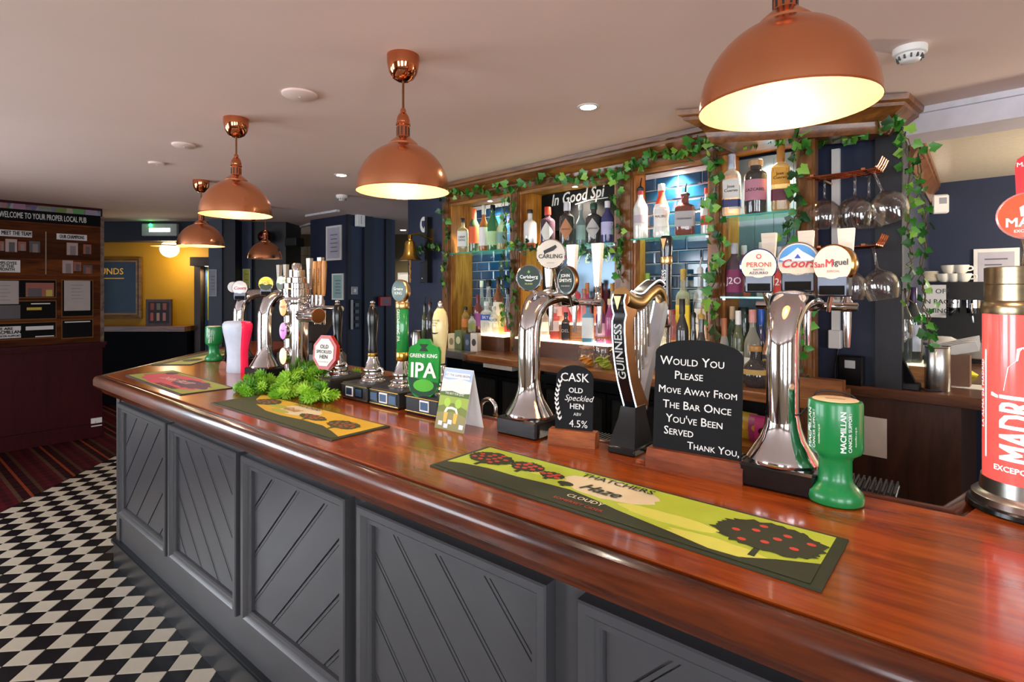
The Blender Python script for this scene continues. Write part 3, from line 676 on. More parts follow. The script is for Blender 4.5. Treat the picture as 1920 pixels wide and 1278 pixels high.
def bottle(label, fr, loc, H, R_, kind='std', col='#e8f0ee', alpha=.25, cap='#222222', lab=None, lz=(.15, .5), txt=None, tcol='#222222', rz=0.0, pour=False, liquid=None, level=.5, group=None, name='bottle', capm=None, cl=.13, ts=None, diamond=False, neck=None):
    o = thing(name, label, 'bottle', fr, loc, rz, group)
    p = 7.0 if kind == 'square' else 2.0; seg = 24 if kind == 'square' else 20
    pr = body_profile(kind, R_, H)
    part(o, 'glass', MB().lathe(pr, seg, None, p), glass('bottle glass %s %.2f' % (col, alpha), col, alpha))
    if liquid:
        lv = [(r * .93, max(z, .006)) for r, z in pr if z < level * H]; lv.append((rad_at(pr, level * H) * .93, level * H))
        part(o, 'liquid', MB().lathe(lv, seg, None, p), glass('spirit ' + liquid, liquid, .72))
    rn = pr[-1][0]
    if neck: part(o, 'neck_sleeve', MB().lathe([(rad_at(pr, H * f_) * 1.03 + .0005, H * f_) for f_ in [neck[1] + (neck[2] - neck[1]) * i / 6 for i in range(7)]], seg, None, p, caps=False), flat(neck[0], .4))
    if pour:
        part(o, 'pourer', MB().lathe([(rn * 1.25, .92 * H), (rn * 1.3, .97 * H), (rn * .8, 1.0 * H)], 12).tube([(0, 0, H), (0, .004, H + .02), (.006, .01, H + .055)], [.005, .004, .003], 8), flat(cap, .3))
    else:
        c = capm or flat(cap, .35)
        part(o, 'cap', MB().lathe([(rn * 1.22, H * (1 - cl)), (rn * 1.25, H * (1 - cl) + .003), (rn * 1.22, H - .003), (rn * 1.1, H)], 16), c)
    if lab:
        a0, a1 = (R(-90 - 66), R(-90 + 66)); nn = 12; z0, z1 = lz[0] * H, lz[1] * H
        def pos(a, z, k=1.015):
            c, d = math.cos(a), math.sin(a); q = 1.0 if p == 2 else (abs(c) ** p + abs(d) ** p) ** (-1 / p)
            r = rad_at(pr, z) * k * q + .0006; return (r * c, r * d, z)
        if diamond:
            zc = (z0 + z1) / 2; hh = (z1 - z0) / 2; rows = [[pos(R(-90) + (i / nn - .5) * R(110), zc + sgn * hh * (1 - abs(2 * i / nn - 1))) for i in range(nn + 1)] for sgn in (-1, 0, 1)]
        else:
            rows = [[pos(a0 + (a1 - a0) * i / nn, z0 + (z1 - z0) * j / 2) for i in range(nn + 1)] for j in range(3)]
        lb = part(o, 'label', MB().loft(rows, None, False, False), flat(lab, .6))
        if txt:
            sz = ts or min((z1 - z0) * .55, R_ * 2.3 / max(len(txt), 1) * 1.5); zc = (z0 + z1) / 2
            if p == 2: fn = lambda q: Vector(pos(R(-90) + q.x / R_, zc + q.y, 1.035))
            else: fn = lambda q: Vector((q.x, -rad_at(pr, zc) * 1.02 - .0016, zc + q.y))
            text(lb, txt, sz, flat(tcol, .6), None, fn, bold=.015, cut=R_ * .25)
    return o
def shelf_row(where, z, rows, group):
    for i, r in enumerate(rows):
        u, vt, wpx, kind, desc, n = r[:6]; kw = dict(r[6])
        h = hit(BACK, u, vt, n); k = (u - 960) / FPX; y = h.x * math.sin(BACK[2]) + n * math.cos(BACK[2])
        H = h.z - z; R_ = wpx / 2 / FPX * y
        if kind == 'square': R_ *= .84
        if 'H' in kw: H = kw.pop('H')
        face = math.atan2(k, 1) * -1 - BACK[2]           # turn the label towards the room's middle
        lab = f"{desc}, {ORD[i]} from left {where}" if where else desc
        assert len(lab.replace(',', '').split()) <= 16, lab
        bottle(lab, BACK, (h.x, n, z), H, R_, kind, rz=kw.pop('rz', face * .75), group=group, **kw)
G_ = NB + .03
shelf_row('on leftmost upper shelf', zA, [
    (868, 409, 22, 'square', 'clear bottle with bold black lettering', G_, dict(col='#d8d0a0', alpha=.3, cap='#141414', lab='#e4e2da', lz=(.18, .62), txt='HEEP\nDOG', tcol='#1a1a1a', liquid='#b09038', ts=.024)),
    (889, 391, 20, 'std', 'dark green bottle with orange label', G_ + .02, dict(col='#2c4a1c', alpha=.7, cap='#d0623a', lab='#d4582c', lz=(.2, .58), cl=.26)),
    (907, 385, 18, 'tall', 'amber bottle with white striped label', G_, dict(col='#c8843c', alpha=.45, cap='#dcd4cc', lab='#ece6e0', lz=(.12, .52), liquid='#b5651e', level=.6, cl=.2)),
    (924, 384, 21, 'std', 'bright green bottle with pale green label', G_ + .01, dict(col='#0f7a35', alpha=.7, cap='#101510', lab='#b7d8a0', lz=(.12, .42))),
    (941, 402, 20, 'std', 'pale gold bottle with teal label', G_ + .03, dict(col='#dcd7a0', alpha=.35, cap='#c8b070', lab='#7ea9a0', lz=(.2, .5), liquid='#c8b34a'))], 'whiskeys on the leftmost glass shelf')
shelf_row('on middle upper shelf', zB, [
    (994, 393, 25, 'round', 'white bottle with pine tree print and orange foot', G_, dict(col='#e8e4e0', alpha=.92, cap='#3a2c22', lab='#c8562c', lz=(.03, .14), cl=.10)),
    (1027, 388, 28, 'round', 'purple glass bottle with red cap and white label', G_ - .01, dict(col='#4a1f3c', alpha=.6, cap='#c8402c', lab='#e6e0d6', lz=(.12, .62), diamond=True, cl=.2)),
    (1063, 379, 28, 'round', 'black bottle with copper diamond label and silver cap', G_ - .01, dict(col='#101012', alpha=.85, cap='#d8d8dc', lab='#c08058', lz=(.12, .62), diamond=True, txt='HENDRICKS', ts=.011, cl=.2)),
    (1089, 384, 19, 'tall', 'pale blue frosted bottle with steel cap', G_ + .06, dict(col='#8fa8b0', alpha=.5, cap='#a8acb0', lab='#9ab0b4', lz=(.15, .5))),
    (1113, 381, 30, 'round', 'black bottle with grey diamond label and green cap', G_, dict(col='#0c0d0e', alpha=.9, cap='#1c4a38', lab='#b8b4ae', lz=(.12, .62), diamond=True, txt='HENDRICKS', ts=.011, cl=.15)),
    (1139, 377, 24, 'std', 'violet blue bottle with white cap', G_, dict(col='#3a3a80', alpha=.55, cap='#e0dce0', lab='#b8b4d8', lz=(.2, .5), cl=.16))], 'gins on the middle glass shelf')
shelf_row('on teal bay upper shelf', zC, [
    (1201, 350, 27, 'std', 'plain white bottle with pourer', G_ - .01, dict(col='#e2ded6', alpha=.95, cap='#18181a', pour=True, lab='#b8a8b0', lz=(.3, .45), neck=('#b83a3c', .84, .92))),
    (1240, 345, 30, 'curvy', 'curvy white rum bottle with palm label', G_ - .01, dict(col='#ece8e2', alpha=.95, cap='#e4e0da', lab='#efe9e0', lz=(.2, .56), txt='MALIBU', tcol='#5a3a20', ts=.021, neck=('#d8482c', .62, .88))),
    (1285, 361, 42, 'square', 'square amber liqueur bottle with pourer', G_ - .01, dict(col='#7a2c10', alpha=.75, cap='#2a1a14', pour=True, lab='#a8a4a4', lz=(.2, .55), txt='DISARONNO', tcol='#3a2c30', ts=.0135)),
    (1326, 352, 24, 'std', 'white bottle half hidden by ivy', G_ + .02, dict(col='#dad6d2', alpha=.92, cap='#c83a2c', lab='#c8402c', lz=(.2, .4)))], 'liqueurs on the teal bay glass shelf')
shelf_row('on upper tequila shelf', zD, [
    (1372, 289, 37, 'square', 'clear tequila bottle with silver cap and blue band', G_ - .01, dict(col='#e8e6dc', alpha=.28, cap='#b8bac8', lab='#d8d4cc', lz=(.28, .58), neck=('#2c3468', .14, .26), txt='Jose\nCuervo', ts=.022, tcol='#2a2420', cl=.24)),
    (1417, 300, 40, 'stub', 'dark squat bottle with pink label', G_ - .01, dict(col='#16100c', alpha=.88, cap='#b08a60', lab='#b87a8a', lz=(.24, .62), txt='CAZCABEL', ts=.020, tcol='#1c1418', cl=.11)),
    (1464, 273, 37, 'square', 'golden tequila bottle with gold cap', G_ - .01, dict(col='#d8c080', alpha=.35, cap='#b87a30', lab='#d89a34', lz=(.4, .66), neck=('#6a2838', .16, .33), txt='Jose\nCuervo', ts=.02, tcol='#3a2410', liquid='#c8962c', level=.34, cl=.25))], 'tequilas on the upper glass shelf')
shelf_row('on lower boarded shelf', zE, [
    (1377, 456, 30, 'std', 'purple fruit drink bottle with white lettering', G_ - .01, dict(col='#3c1030', alpha=.85, cap='#b0acb4', lab='#7a2050', lz=(.08, .5), txt='J2O', tcol='#e4dce0', ts=.05, cl=.2)),
    (1395, 460, 24, 'std', 'orange fruit drink bottle with silver cap', G_ + .05, dict(col='#b8481c', alpha=.7, cap='#b8b4b8', lab='#c04a24', lz=(.1, .45), cl=.18)),
    (1428, 454, 18, 'tall', 'slim clear bottle behind round white badge', G_ + .06, dict(col='#dde2de', alpha=.25, cap='#b8b4b0')),
    (1464, 462, 26, 'std', 'red fruit drink bottle with white lettering', G_ - .01, dict(col='#a8281c', alpha=.8, cap='#b0acb4', lab='#b8301f', lz=(.08, .5), txt='J2O', tcol='#e8dcd8', ts=.05, cl=.18)),
    (1487, 470, 20, 'std', 'slim clear bottle behind mountain badge', G_ + .05, dict(col='#dde2de', alpha=.25, cap='#c8c4c0', cl=.2))], 'soft drinks on the lower glass shelf')
zk = ZK
shelf_row('on boarded bay counter', zk, [
    (1358, 596, 17, 'tall', 'clear bottle with copper foil neck', 2.80, dict(col='#cfd4cc', alpha=.35, cap='#a8623c', cl=.34)),
    (1373, 574, 22, 'std', 'green glass bottle with white label', 2.86, dict(col='#50704c', alpha=.5, cap='#b49a78', lab='#d8d4c8', lz=(.1, .42), cl=.18)),
    (1384, 582, 20, 'std', 'olive bottle with white cap', 2.80, dict(col='#6a7448', alpha=.5, cap='#dcd8d4', lab='#cfcabc', lz=(.1, .42), cl=.2)),
    (1394, 576, 22, 'wine', 'dark green bottle behind the others', 2.92, dict(col='#10301c', alpha=.85, cap='#16241c')),
    (1411, 580, 30, 'tall', 'clear fruit cup bottle with red lettering', 2.81, dict(col='#b8b4a0', alpha=.35, cap='#c08078', lab='#e0dcd0', lz=(.1, .34), txt="PIMM'S", tcol='#b0302c', ts=.02, cl=.18)),
    (1427, 576, 22, 'tall', 'deep blue bottle with bright blue cap', 2.87, dict(col='#122a6a', alpha=.85, cap='#2a58b8', lab='#1c3a8a', lz=(.1, .3), cl=.24)),
    (1441, 604, 22, 'tall', 'aperitif bottle with yellow on black label', 2.80, dict(col='#a86a2c', alpha=.6, cap='#2c3a40', lab='#1a2630', lz=(.3, .48), txt='APEROL', tcol='#e0b830', ts=.017))], 'bottles on the counter of the boarded bay')
shelf_row('', zk, [(1416, 648, 52, 'globe', 'round dark berry liqueur bottle with gold band standing in front of the boarded bay', 2.68, dict(col='#1c0a10', alpha=.7, cap='#a87a3c', lab='#b09050', lz=(.32, .44)))], None)
F_ = NB - .005; B_ = NB + .085
shelf_row('on leftmost lit step', zst, [
    (873, 575, 16, 'std', 'amber bottle with orange label', B_, dict(col='#c89040', alpha=.45, cap='#1a1a1a', lab='#d8803c', lz=(.15, .5), liquid='#b87028')),
    (885, 588, 15, 'std', 'small clear bottle with green label', F_ + .03, dict(col='#d8dcd0', alpha=.35, cap='#202020', lab='#7a8a50', lz=(.15, .5))),
    (896, 552, 17, 'std', 'dark red bottle with purple label', B_, dict(col='#7a1c24', alpha=.6, cap='#6a2030', lab='#8a4a90', lz=(.15, .5), cl=.25)),
    (903, 526, 16, 'tall', 'tall clear bottle with white stopper', B_ + .07, dict(col='#d8dcd8', alpha=.22, cap='#e0dcc8')),
    (912, 565, 22, 'round', 'clear vodka bottle with blue label', F_ + .01, dict(col='#e2e8ec', alpha=.25, cap='#dce0e8', lab='#3a58b0', lz=(.42, .6), txt='SKY', tcol='#e8ecf4', ts=.03)),
    (916, 524, 22, 'decanter', 'clear decanter bottle with black stopper', B_ + .07, dict(col='#dcdcd8', alpha=.22, cap='#141414')),
    (926, 574, 18, 'std', 'clear bottle with grey lettered label', F_ + .03, dict(col='#e0e2de', alpha=.25, cap='#c8c8c8', lab='#d8dcdc', lz=(.4, .6), txt='ROCK', tcol='#3a4450', ts=.028)),
    (934, 519, 19, 'std', 'bourbon bottle with white label and dark stopper', B_ + .05, dict(col='#b06a34', alpha=.4, cap='#2a1c18', lab='#e4e0d8', lz=(.1, .55), liquid='#8a3a14', level=.62)),
    (942, 568, 16, 'tall', 'slim pale yellow bottle', F_ + .03, dict(col='#e6dc8c', alpha=.4, cap='#d8d4c0')),
    (952, 540, 14, 'tall', 'slim clear bottle with red label', F_ + .05, dict(col='#dcdcdc', alpha=.25, cap='#202020', lab='#b83a3c', lz=(.06, .2)))], 'bottles on the leftmost lit step')
shelf_row('on middle lit step', zst, [
    (984, 577, 14, 'square', 'slim pink gin bottle', F_, dict(col='#e88a80', alpha=.5, cap='#d8c8c0', lab='#eed8d0', lz=(.3, .8), liquid='#d85038', level=.3)),
    (1001, 560, 16, 'std', 'clear bottle behind the chrome tap column', B_, dict(col='#e0dcd8', alpha=.25, cap='#303030')),
    (1021, 574, 18, 'std', 'clear bottle with black stopper', B_, dict(col='#e4d8d4', alpha=.25, cap='#242424', lab='#e8e0dc', lz=(.2, .5))),
    (1041, 572, 22, 'square', 'pink strawberry gin bottle with white label', F_, dict(col='#e0645c', alpha=.55, cap='#c8bcb8', lab='#ecd0ca', lz=(.28, .62), liquid='#cc3a34', level=.5, H=.21)),
    (1061, 580, 18, 'square', 'black labelled bottle', F_ - .01, dict(col='#2c1824', alpha=.85, cap='#1a1418', lab='#1c1420', lz=(.08, .62), txt='DEL', tcol='#e0d8dc', ts=.03, H=.19)),
    (1103, 566, 26, 'square', 'sapphire blue gin bottle with white label', F_ - .02, dict(col='#7cc4e0', alpha=.5, cap='#1c2430', lab='#dce6ea', lz=(.12, .62), liquid='#5ab4dc', level=.4)),
    (1126, 560, 18, 'std', 'violet bottle with floral label', F_ + .03, dict(col='#8a4aa0', alpha=.5, cap='#5a2a5a', lab='#d0b8dc', lz=(.15, .45))),
    (1143, 560, 16, 'std', 'magenta gin bottle', F_ + .01, dict(col='#b84a90', alpha=.55, cap='#d0c0a0'))], 'gins on the middle lit step')
shelf_row('on small lit riser', zri, [
    (1046, 545, 18, 'std', 'blush pink bottle with clear stopper', NB + .05, dict(col='#e8b4b0', alpha=.35, cap='#c8c0bc', lab='#e8d0cc', lz=(.2, .5))),
    (1063, 538, 18, 'std', 'clear bottle with pink label', NB + .08, dict(col='#e6d8d4', alpha=.25, cap='#b0483c', lab='#d87a80', lz=(.2, .5))),
    (1077, 523, 24, 'round', 'pink gin bottle with white diamond label', NB + .06, dict(col='#d8545c', alpha=.55, cap='#e0d0c4', lab='#f0e0da', lz=(.12, .6), diamond=True)),
    (1095, 541, 16, 'std', 'rose tinted bottle', NB + .09, dict(col='#dca0a4', alpha=.35, cap='#a87a5c'))], 'gins on the small riser')
shelf_row('at back of middle bay', zst, [
    (1101, 530, 16, 'std', 'pink bottle with copper cap', NB + .16, dict(col='#d86a90', alpha=.5, cap='#c87a50', cl=.2)),
    (1124, 529, 22, 'round', 'orange gin bottle with copper cap', NB + .15, dict(col='#e08050', alpha=.5, cap='#cc7c54', liquid='#d86a3c', cl=.24)),
    (1148, 531, 14, 'std', 'clear bottle with cork stopper', NB + .15, dict(col='#d8d4cc', alpha=.3, cap='#b08a50'))], 'gins at the back of the middle bay')
shelf_row('on teal lit step', zst, [
    (1214, 512, 20, 'std', 'clear bottle with green foil neck', NB + .07, dict(col='#d4dcd0', alpha=.25, cap='#7a9a3c', cl=.3)),
    (1243, 517, 22, 'std', 'clear bottle with red and gold cap', NB + .07, dict(col='#dce0dc', alpha=.25, cap='#b84858', cl=.2)),
    (1262, 580, 18, 'std', 'small pink bottle', NB - .01, dict(col='#c87a78', alpha=.45, cap='#8a2c30', lab='#c89a50', lz=(.1, .25))),
    (1281, 504, 30, 'square', 'clear bottle with big yellow label and gold cap', NB + .075, dict(col='#e0dcc0', alpha=.3, cap='#b8923c', lab='#e8d03c', lz=(.2, .55), liquid='#e8d850', level=.62, cl=.14)),
    (1313, 500, 28, 'square', 'clear white rum bottle with pourer', NB + .07, dict(col='#e4e6e2', alpha=.22, cap='#dcdce0', pour=True, lab='#e8e2d4', lz=(.15, .5), txt='BACARDI', tcol='#2a2a2c', ts=.015))], 'bottles on the teal bay lit step')
shelf_row('on counter before teal bay', ZK, [
    (1279, 560, 24, 'std', 'black brown bottle', 2.74, dict(col='#0e0b0c', alpha=.9, cap='#141214', cl=.2)),
    (1300, 585, 14, 'tall', 'slim black bottle with pourer', 2.72, dict(col='#0c0d14', alpha=.9, cap='#16161a', pour=True)),
    (1315, 588, 26, 'decanter', 'brown bottle with gold band and pourer', 2.70, dict(col='#20100a', alpha=.85, cap='#a88438', pour=True))], 'dark bottles before the teal bay')
shelf_row('at counter left end', ZK, [
    (796, 568, 12, 'std', 'olive oil coloured bottle with pourer', 2.72, dict(col='#4a5424', alpha=.75, cap='#1a1a1a', pour=True)),
    (806, 566, 18, 'std', 'black syrup bottle with pourer', 2.68, dict(col='#101014', alpha=.9, cap='#4a2020', pour=True))], 'syrup bottles at the left end of the counter')
# dim bottles in the fridge
for i, (u, c, l) in enumerate(((916, '#3a2410', '#6a5a20'), (935, '#4a2c10', '#8a6a24'), (952, '#4a2c10', '#8a6a24'), (968, '#4a2810', '#7a4a20'), (988, '#3c1c14', '#6a2c24'), (1120, '#241812', '#4a3a20'), (1140, '#241812', '#4a3a20'))):
    bottle('brown beer bottle, %s from left behind the fridge glass' % ORD[i], BACK, (sx(u, NCF + .2), NCF + .2, .7225), .21, .028, 'tall', c, .8, '#8a6a30', l, (.15, .42), rz=R(30), group='beer bottles in the fridges')
# wine bottles on the right
# ================================================================== on the bar
def bz(v, y): return HC - (v - HOR) / FPX * y - ZT
def arc(pts, n=8):
    """smooth a polyline (Catmull-Rom)"""
    P = [Vector(p) for p in pts]; P = [P[0] * 2 - P[1]] + P + [P[-1] * 2 - P[-2]]; out = []
    for i in range(1, len(P) - 2):
        a, b_, c, d = P[i - 1:i + 3]
        for k in range(n):
            t = k / n; out.append(.5 * ((2 * b_) + (c - a) * t + (2 * a - 5 * b_ + 4 * c - d) * t * t + (-a + 3 * b_ - 3 * c + d) * t ** 3))
    return out + [P[-2]]
DISPLAY = mat('dark display', '#0a0908', 0.6, var=0.2, spec=0.1); HOLD = mat('badge holder metal', '#50525a', .35, .8)
def badge(parent, loc, r, face, rim, art, rz=0.0, th=.024, ex=1.0, ey=1.0, tilt=0.0, panel=False, stem=None, rimm=None):
    """lens badge: rim, face and printed art, facing the drinkers (-y)"""
    M = Matrix.Translation(loc) @ Matrix.Rotation(rz, 4, 'Z') @ Matrix.Rotation(tilt, 4, 'X') @ UPRIGHT
    b0 = part(parent, 'badge', MB().lathe([(r * .86, -th), (r, -th * .7), (r * 1.04, -th * .2), (r * 1.04, .001), (r * .97, .004)], 32, M, ex=ex, ey=ey), rimm or CHROME)
    part(b0, 'badge_face', MB().lathe([(r * .97, .0035), (r * .965, .005), (r * .6, .0065), (.001, .0072)], 32, M, ex=ex, ey=ey), face)
    MT = M @ Matrix.Translation((0, 0, .0080))
    art(b0, MT, r)
    if panel:
        part(parent, 'badge_holder', MB().box(-r * .8, r * .8, -.006, .016, -r * 1.62, -r * .55, Matrix.Translation(loc) @ Matrix.Rotation(rz, 4, 'Z'), bev=.004), HOLD)
        part(parent, 'display', MB().box(-r * .62, r * .62, -.0085, -.006, -r * 1.52, -r * 1.06, Matrix.Translation(loc) @ Matrix.Rotation(rz, 4, 'Z')), DISPLAY)
    return b0
def words(*ls):
    def go(b0, M, r):
        for t, x, y, s, col, kw in ls: text(b0, t, s * r, flat(col, .5), M @ Matrix.Translation((x * r, y * r, 0)), **kw)
    return go
def art(fn, *ls):
    w_ = words(*ls)
    def go(b0, M, r): fn(b0, M, r); w_(b0, M @ Matrix.Translation((0, 0, .0008)), r)
    return go
def shp(b0, M, pts, r, col, name='emblem', z=0.0): part(b0, name, MB().prism([(x * r, y * r) for x, y in pts], z, z + .0004, M), flat(col, .5), 0)
def carling(b0, M, r): shp(b0, M, [(-.5, .22), (.35, .62), (.45, .45), (.2, .22), (-.3, .05), (-.42, -.05)], r, '#1c1a1a')
def carls(b0, M, r):
    shp(b0, M, disc(.90, 30), r, '#0e2a1c', 'ground'); shp(b0, M @ Matrix.Translation((0, 0, .0004)), [(-.12, .45), (0, .62), (.12, .45), (0, .36)], r, '#6aa84a')
    shp(b0, M @ Matrix.Translation((0, 0, .0004)), [(-.35, -.12), (.2, -.18), (.55, -.05), (.2, -.26), (-.2, -.24)], r, '#e8ece4', 'swash')
def johns(b0, M, r): shp(b0, M, disc(.88, 26, .8, 1), r, '#10261c', 'ground')
def coors(b0, M, r):
    shp(b0, M, [(x * .9, y * .9) for x, y in disc(1, 30) if y > -.02], r, '#3d84c4', 'sky')
    q = M @ Matrix.Translation((0, 0, .0004))
    shp(b0, q, [(-.86, .12), (-.5, .30), (-.25, .5), (0, .72), (.22, .52), (.5, .34), (.86, .10), (.6, .02), (-.6, .02)], r, '#dfe3e8', 'mountain')
    shp(b0, q @ Matrix.Translation((0, 0, .0004)), [(-.16, .16), (.0, .40), (.16, .16)], r, '#2846a8', 'peak')
def peroni(b0, M, r):
    shp(b0, M, disc(.15, 18, 1, 1, 0, .55), r, '#c0452e', 'crest'); shp(b0, M @ Matrix.Translation((0, 0, .0004)), disc(.08, 14, 1, 1, 0, .55), r, '#f0e4d8', 'crest')
CREAM = flat('#eadfcf', .3, coat=.6); CREAML = mat('cream badge', '#d2c7b6', .5)
HANDLE = mat('brushed tap handle', '#c9beb0', .35, .6, var=.08, stretch=(1, 1, 8))
def swan(label, t, n, badges, taps=(-.11, 0, .11), s=1.0, rz=0.0, reach=.25, hh=.205, z0=.058, base=(.085, .075), cr=.038, spread=.062):
    o = thing('beer_font', label, 'beer tap', BAR, (t, n, ZT), rz, 'chrome swan neck beer fonts')
    bx_, by_ = base
    part(o, 'base', MB().box(-bx_, bx_, -by_, by_, 0, z0, bev=.006), BLACK, 0)
    part(o, 'foot', MB().lathe([(.088, z0), (.09, z0 + .008), (.085, z0 + .016), (.072, z0 + .035), (.056, z0 + .06), (.045, z0 + .09), (cr, z0 + .14), (cr, z0 + .16)], 32, ex=.95, ey=.85), CHROME)
    H = .43
    path = arc([(0, 0, z0 + .10), (0, 0, H - .14), (0, .006, H - .06), (0, .045, H + .012), (0, .12, H + .032), (0, reach - .06, H + .02), (0, reach, H + .01)], 6)
    m_ = len(path); rings = []
    for i, p in enumerate(path):           # round column that flattens and spreads into the tap bar
        f_ = max(0, (i / (m_ - 1) - .40) / .60); d = (path[min(i + 1, m_ - 1)] - path[max(i - 1, 0)]).normalized(); up = Vector((1, 0, 0)).cross(d)
        wx = cr + (spread - cr) * math.sin(min(1, f_ * 1.5) * math.pi / 2) * (1 - .45 * max(0, f_ - .7) / .3); ry = cr * (1 - .62 * f_)
        rings.append([tuple(p + Vector((wx * math.cos(2 * math.pi * k / 28), 0, 0)) + up * (ry * math.sin(2 * math.pi * k / 28))) for k in range(28)])
    part(o, 'column', MB().loft(rings), CHROME, 60)
    zb = H + .012
    part(o, 'crossbar', MB().tube([(min(taps) - .03, reach, zb), (max(taps) + .03, reach, zb)], .012, 14).ball(.020, TM((0, reach, zb))), CHROME)
    for tx in taps:
        tp = part(o, 'tap', MB().lathe([(.010, zb - .015), (.014, zb - .012), (.016, zb + .012), (.011, zb + .02), (.010, zb + .045), (.013, zb + .05), (.013, zb + .06)], 14, TM((tx, reach + .02, 0))).tube([(tx, reach - .01, zb), (tx, reach + .02, zb)], .009, 10), CHROME)
        part(tp, 'spout', MB().lathe([(.0065, zb - .115), (.0072, zb - .115), (.010, zb - .06), (.011, zb - .015)], 12, TM((tx, reach + .035, 0))), CHROME)
        part(tp, 'handle', MB().loft([[(tx - a, reach + .02 - b_, z), (tx + a, reach + .02 - b_, z), (tx + a, reach + .02 + b_, z), (tx - a, reach + .02 + b_, z)] for a, b_, z in ((.010, .008, zb + .06), (.013, .009, zb + .11), (.020, .011, zb + hh), (.0205, .011, zb + hh + .012))]), HANDLE, 0)
    for bd in badges:
        loc, r, face, fn, kw = bd
        badge(o, loc, r, face, None, fn, **kw)
        part(o, 'badge_stem', MB().tube([(loc[0], loc[1] + .012, loc[2] - r * .8), (loc[0] * .8, max(loc[1] + .03, 0) * .5 + reach * .35, zb - .01)], .006, 10), CHROME)
    return o
LIP = {}
R1 = R(16)
def at(u, v, y, t, n, rz=0.0):
    """pixel at depth y -> local offset from a bar thing at (t, n)"""
    x = (u - 960) / FPX * y; a = BAR[2]; lt = x * math.cos(a) + y * math.sin(a) - t; ln = -x * math.sin(a) + y * math.cos(a) - n
    c, s_ = math.cos(-rz), math.sin(-rz); return (c * lt - s_ * ln, s_ * lt + c * ln, HC - (v - HOR) / FPX * y - ZT)
t_, n_ = -1.140, 1.475
swan('chrome swan neck beer font with green, white and black badges beside the small chalkboard', t_, n_, [
    (at(992, 521, 1.86, t_, n_), .044, flat('#0e2a1c', .3, coat=.5), art(carls, ('Carlsberg', 0, .08, .36, '#eef2ea', dict(bold=.02)), ('PILSNER', 0, -.46, .17, '#b9c84a', dict(bold=.01))), dict(rz=R(30))),
    (at(1033, 476, 1.88, t_, n_), .050, CREAML, art(carling, ('CARLING', 0, -.18, .40, '#1c1a1a', dict(bold=.02)), ('MADE WITH', 0, -.62, .09, '#777777', {})), dict(rz=R(25))),
    (at(1063, 526, 1.86, t_, n_), .046, flat('#1a3026', .3, coat=.5), art(johns, ('JOHN', 0, .36, .34, '#e6e6dc', dict(bold=.03)), ("SMITH'S", 0, 0, .34, '#e6e6dc', dict(bold=.03)), ('EXTRA SMOOTH', 0, -.4, .11, '#d8d8cc', {})), dict(rz=R(-6), ex=.86, ey=1.08, rimm=BRONZE))])
t_, n_ = -.345, 1.49
swan('large chrome swan neck beer font with three white badges beside the green collecting box', t_, n_, [
    (at(1422, 498, 1.50, t_, n_), .046, CREAML, art(peroni, ('PERONI', 0, .05, .40, '#b03a30', dict(bold=.015)), ('NASTRO', 0, -.24, .16, '#27305e', dict(bold=.015)), ('AZZURRO', 0, -.44, .22, '#27305e', dict(bold=.02))), dict(rz=R(22), panel=True, rimm=mat('blue chrome', '#5a70b8', .1, 1.0))),
    (at(1496, 490, 1.50, t_, n_), .052, CREAML, art(coors, ('Coors', 0, -.12, .62, '#b02a34', dict(bold=.03, shear=.3)), ('BORN IN THE ROCKIES', 0, -.68, .10, '#8a8a8a', {})), dict(rz=R(8), panel=True)),
    (at(1562, 496, 1.40, t_, n_), .051, CREAML, words(('San', -.62, .0, .40, '#b02a34', dict(bold=.02)), ('M', -.10, .06, .56, '#c02a34', dict(bold=.03)), ('iguel', .46, .10, .42, '#2a2a2c', dict(bold=.02)), ('ESPECIAL', .1, -.34, .16, '#b04a34', {})), dict(rz=R(-22), panel=True, th=.034, rimm=mat('amber chrome rim', '#c09048', .15, 1.0)))], taps=(-.10, 0, .10))
t_, n_ = -2.985, 1.46
YB = mat('yellow badge', '#e2c22c', .3, coat=.5, emit=.3)
def hill(b0, M, r): shp(b0, M, [(-.9, -.1), (-.5, .05), (0, -.15), (.5, .0), (.9, -.15), (.7, -.62), (0, -.92), (-.7, -.62)], r, '#2c3a18', 'hill')
swan('chrome swan neck beer font with yellow badge beside the white pint lamp', t_, n_, [
    (at(499, 532, 3.05, t_, n_), .040, YB, art(hill, ('THATCHERS', 0, .42, .22, '#8a5a14', {}), ('HAZE', 0, .12, .4, '#b87a1c', dict(bold=.03))), dict(rz=R(48), panel=True)),
    (at(528, 531, 3.02, t_, n_), .042, flat('#4e6a3c', .3, coat=.5), art(hill, ('GOLD', 0, .3, .4, '#d8c860', {})), dict(rz=R(8)))], taps=(0, .12), hh=.22)
t_, n_ = -3.52, 1.56
swan('chrome swan neck beer font with red lettered badge behind the white pint lamp', t_, n_, [
    (at(450, 540, 3.42, t_, n_), .046, flat('#d8d4d4', .3, coat=.5), words(('Coors', 0, 0, .6, '#b02a34', dict(bold=.03, shear=.3))), dict(rz=R(50), panel=True)),
    (at(437, 538, 3.5, t_, n_), .034, flat('#c8c4c4', .3), words(), dict(rz=R(40)))], taps=(-.02, .07), hh=.2)

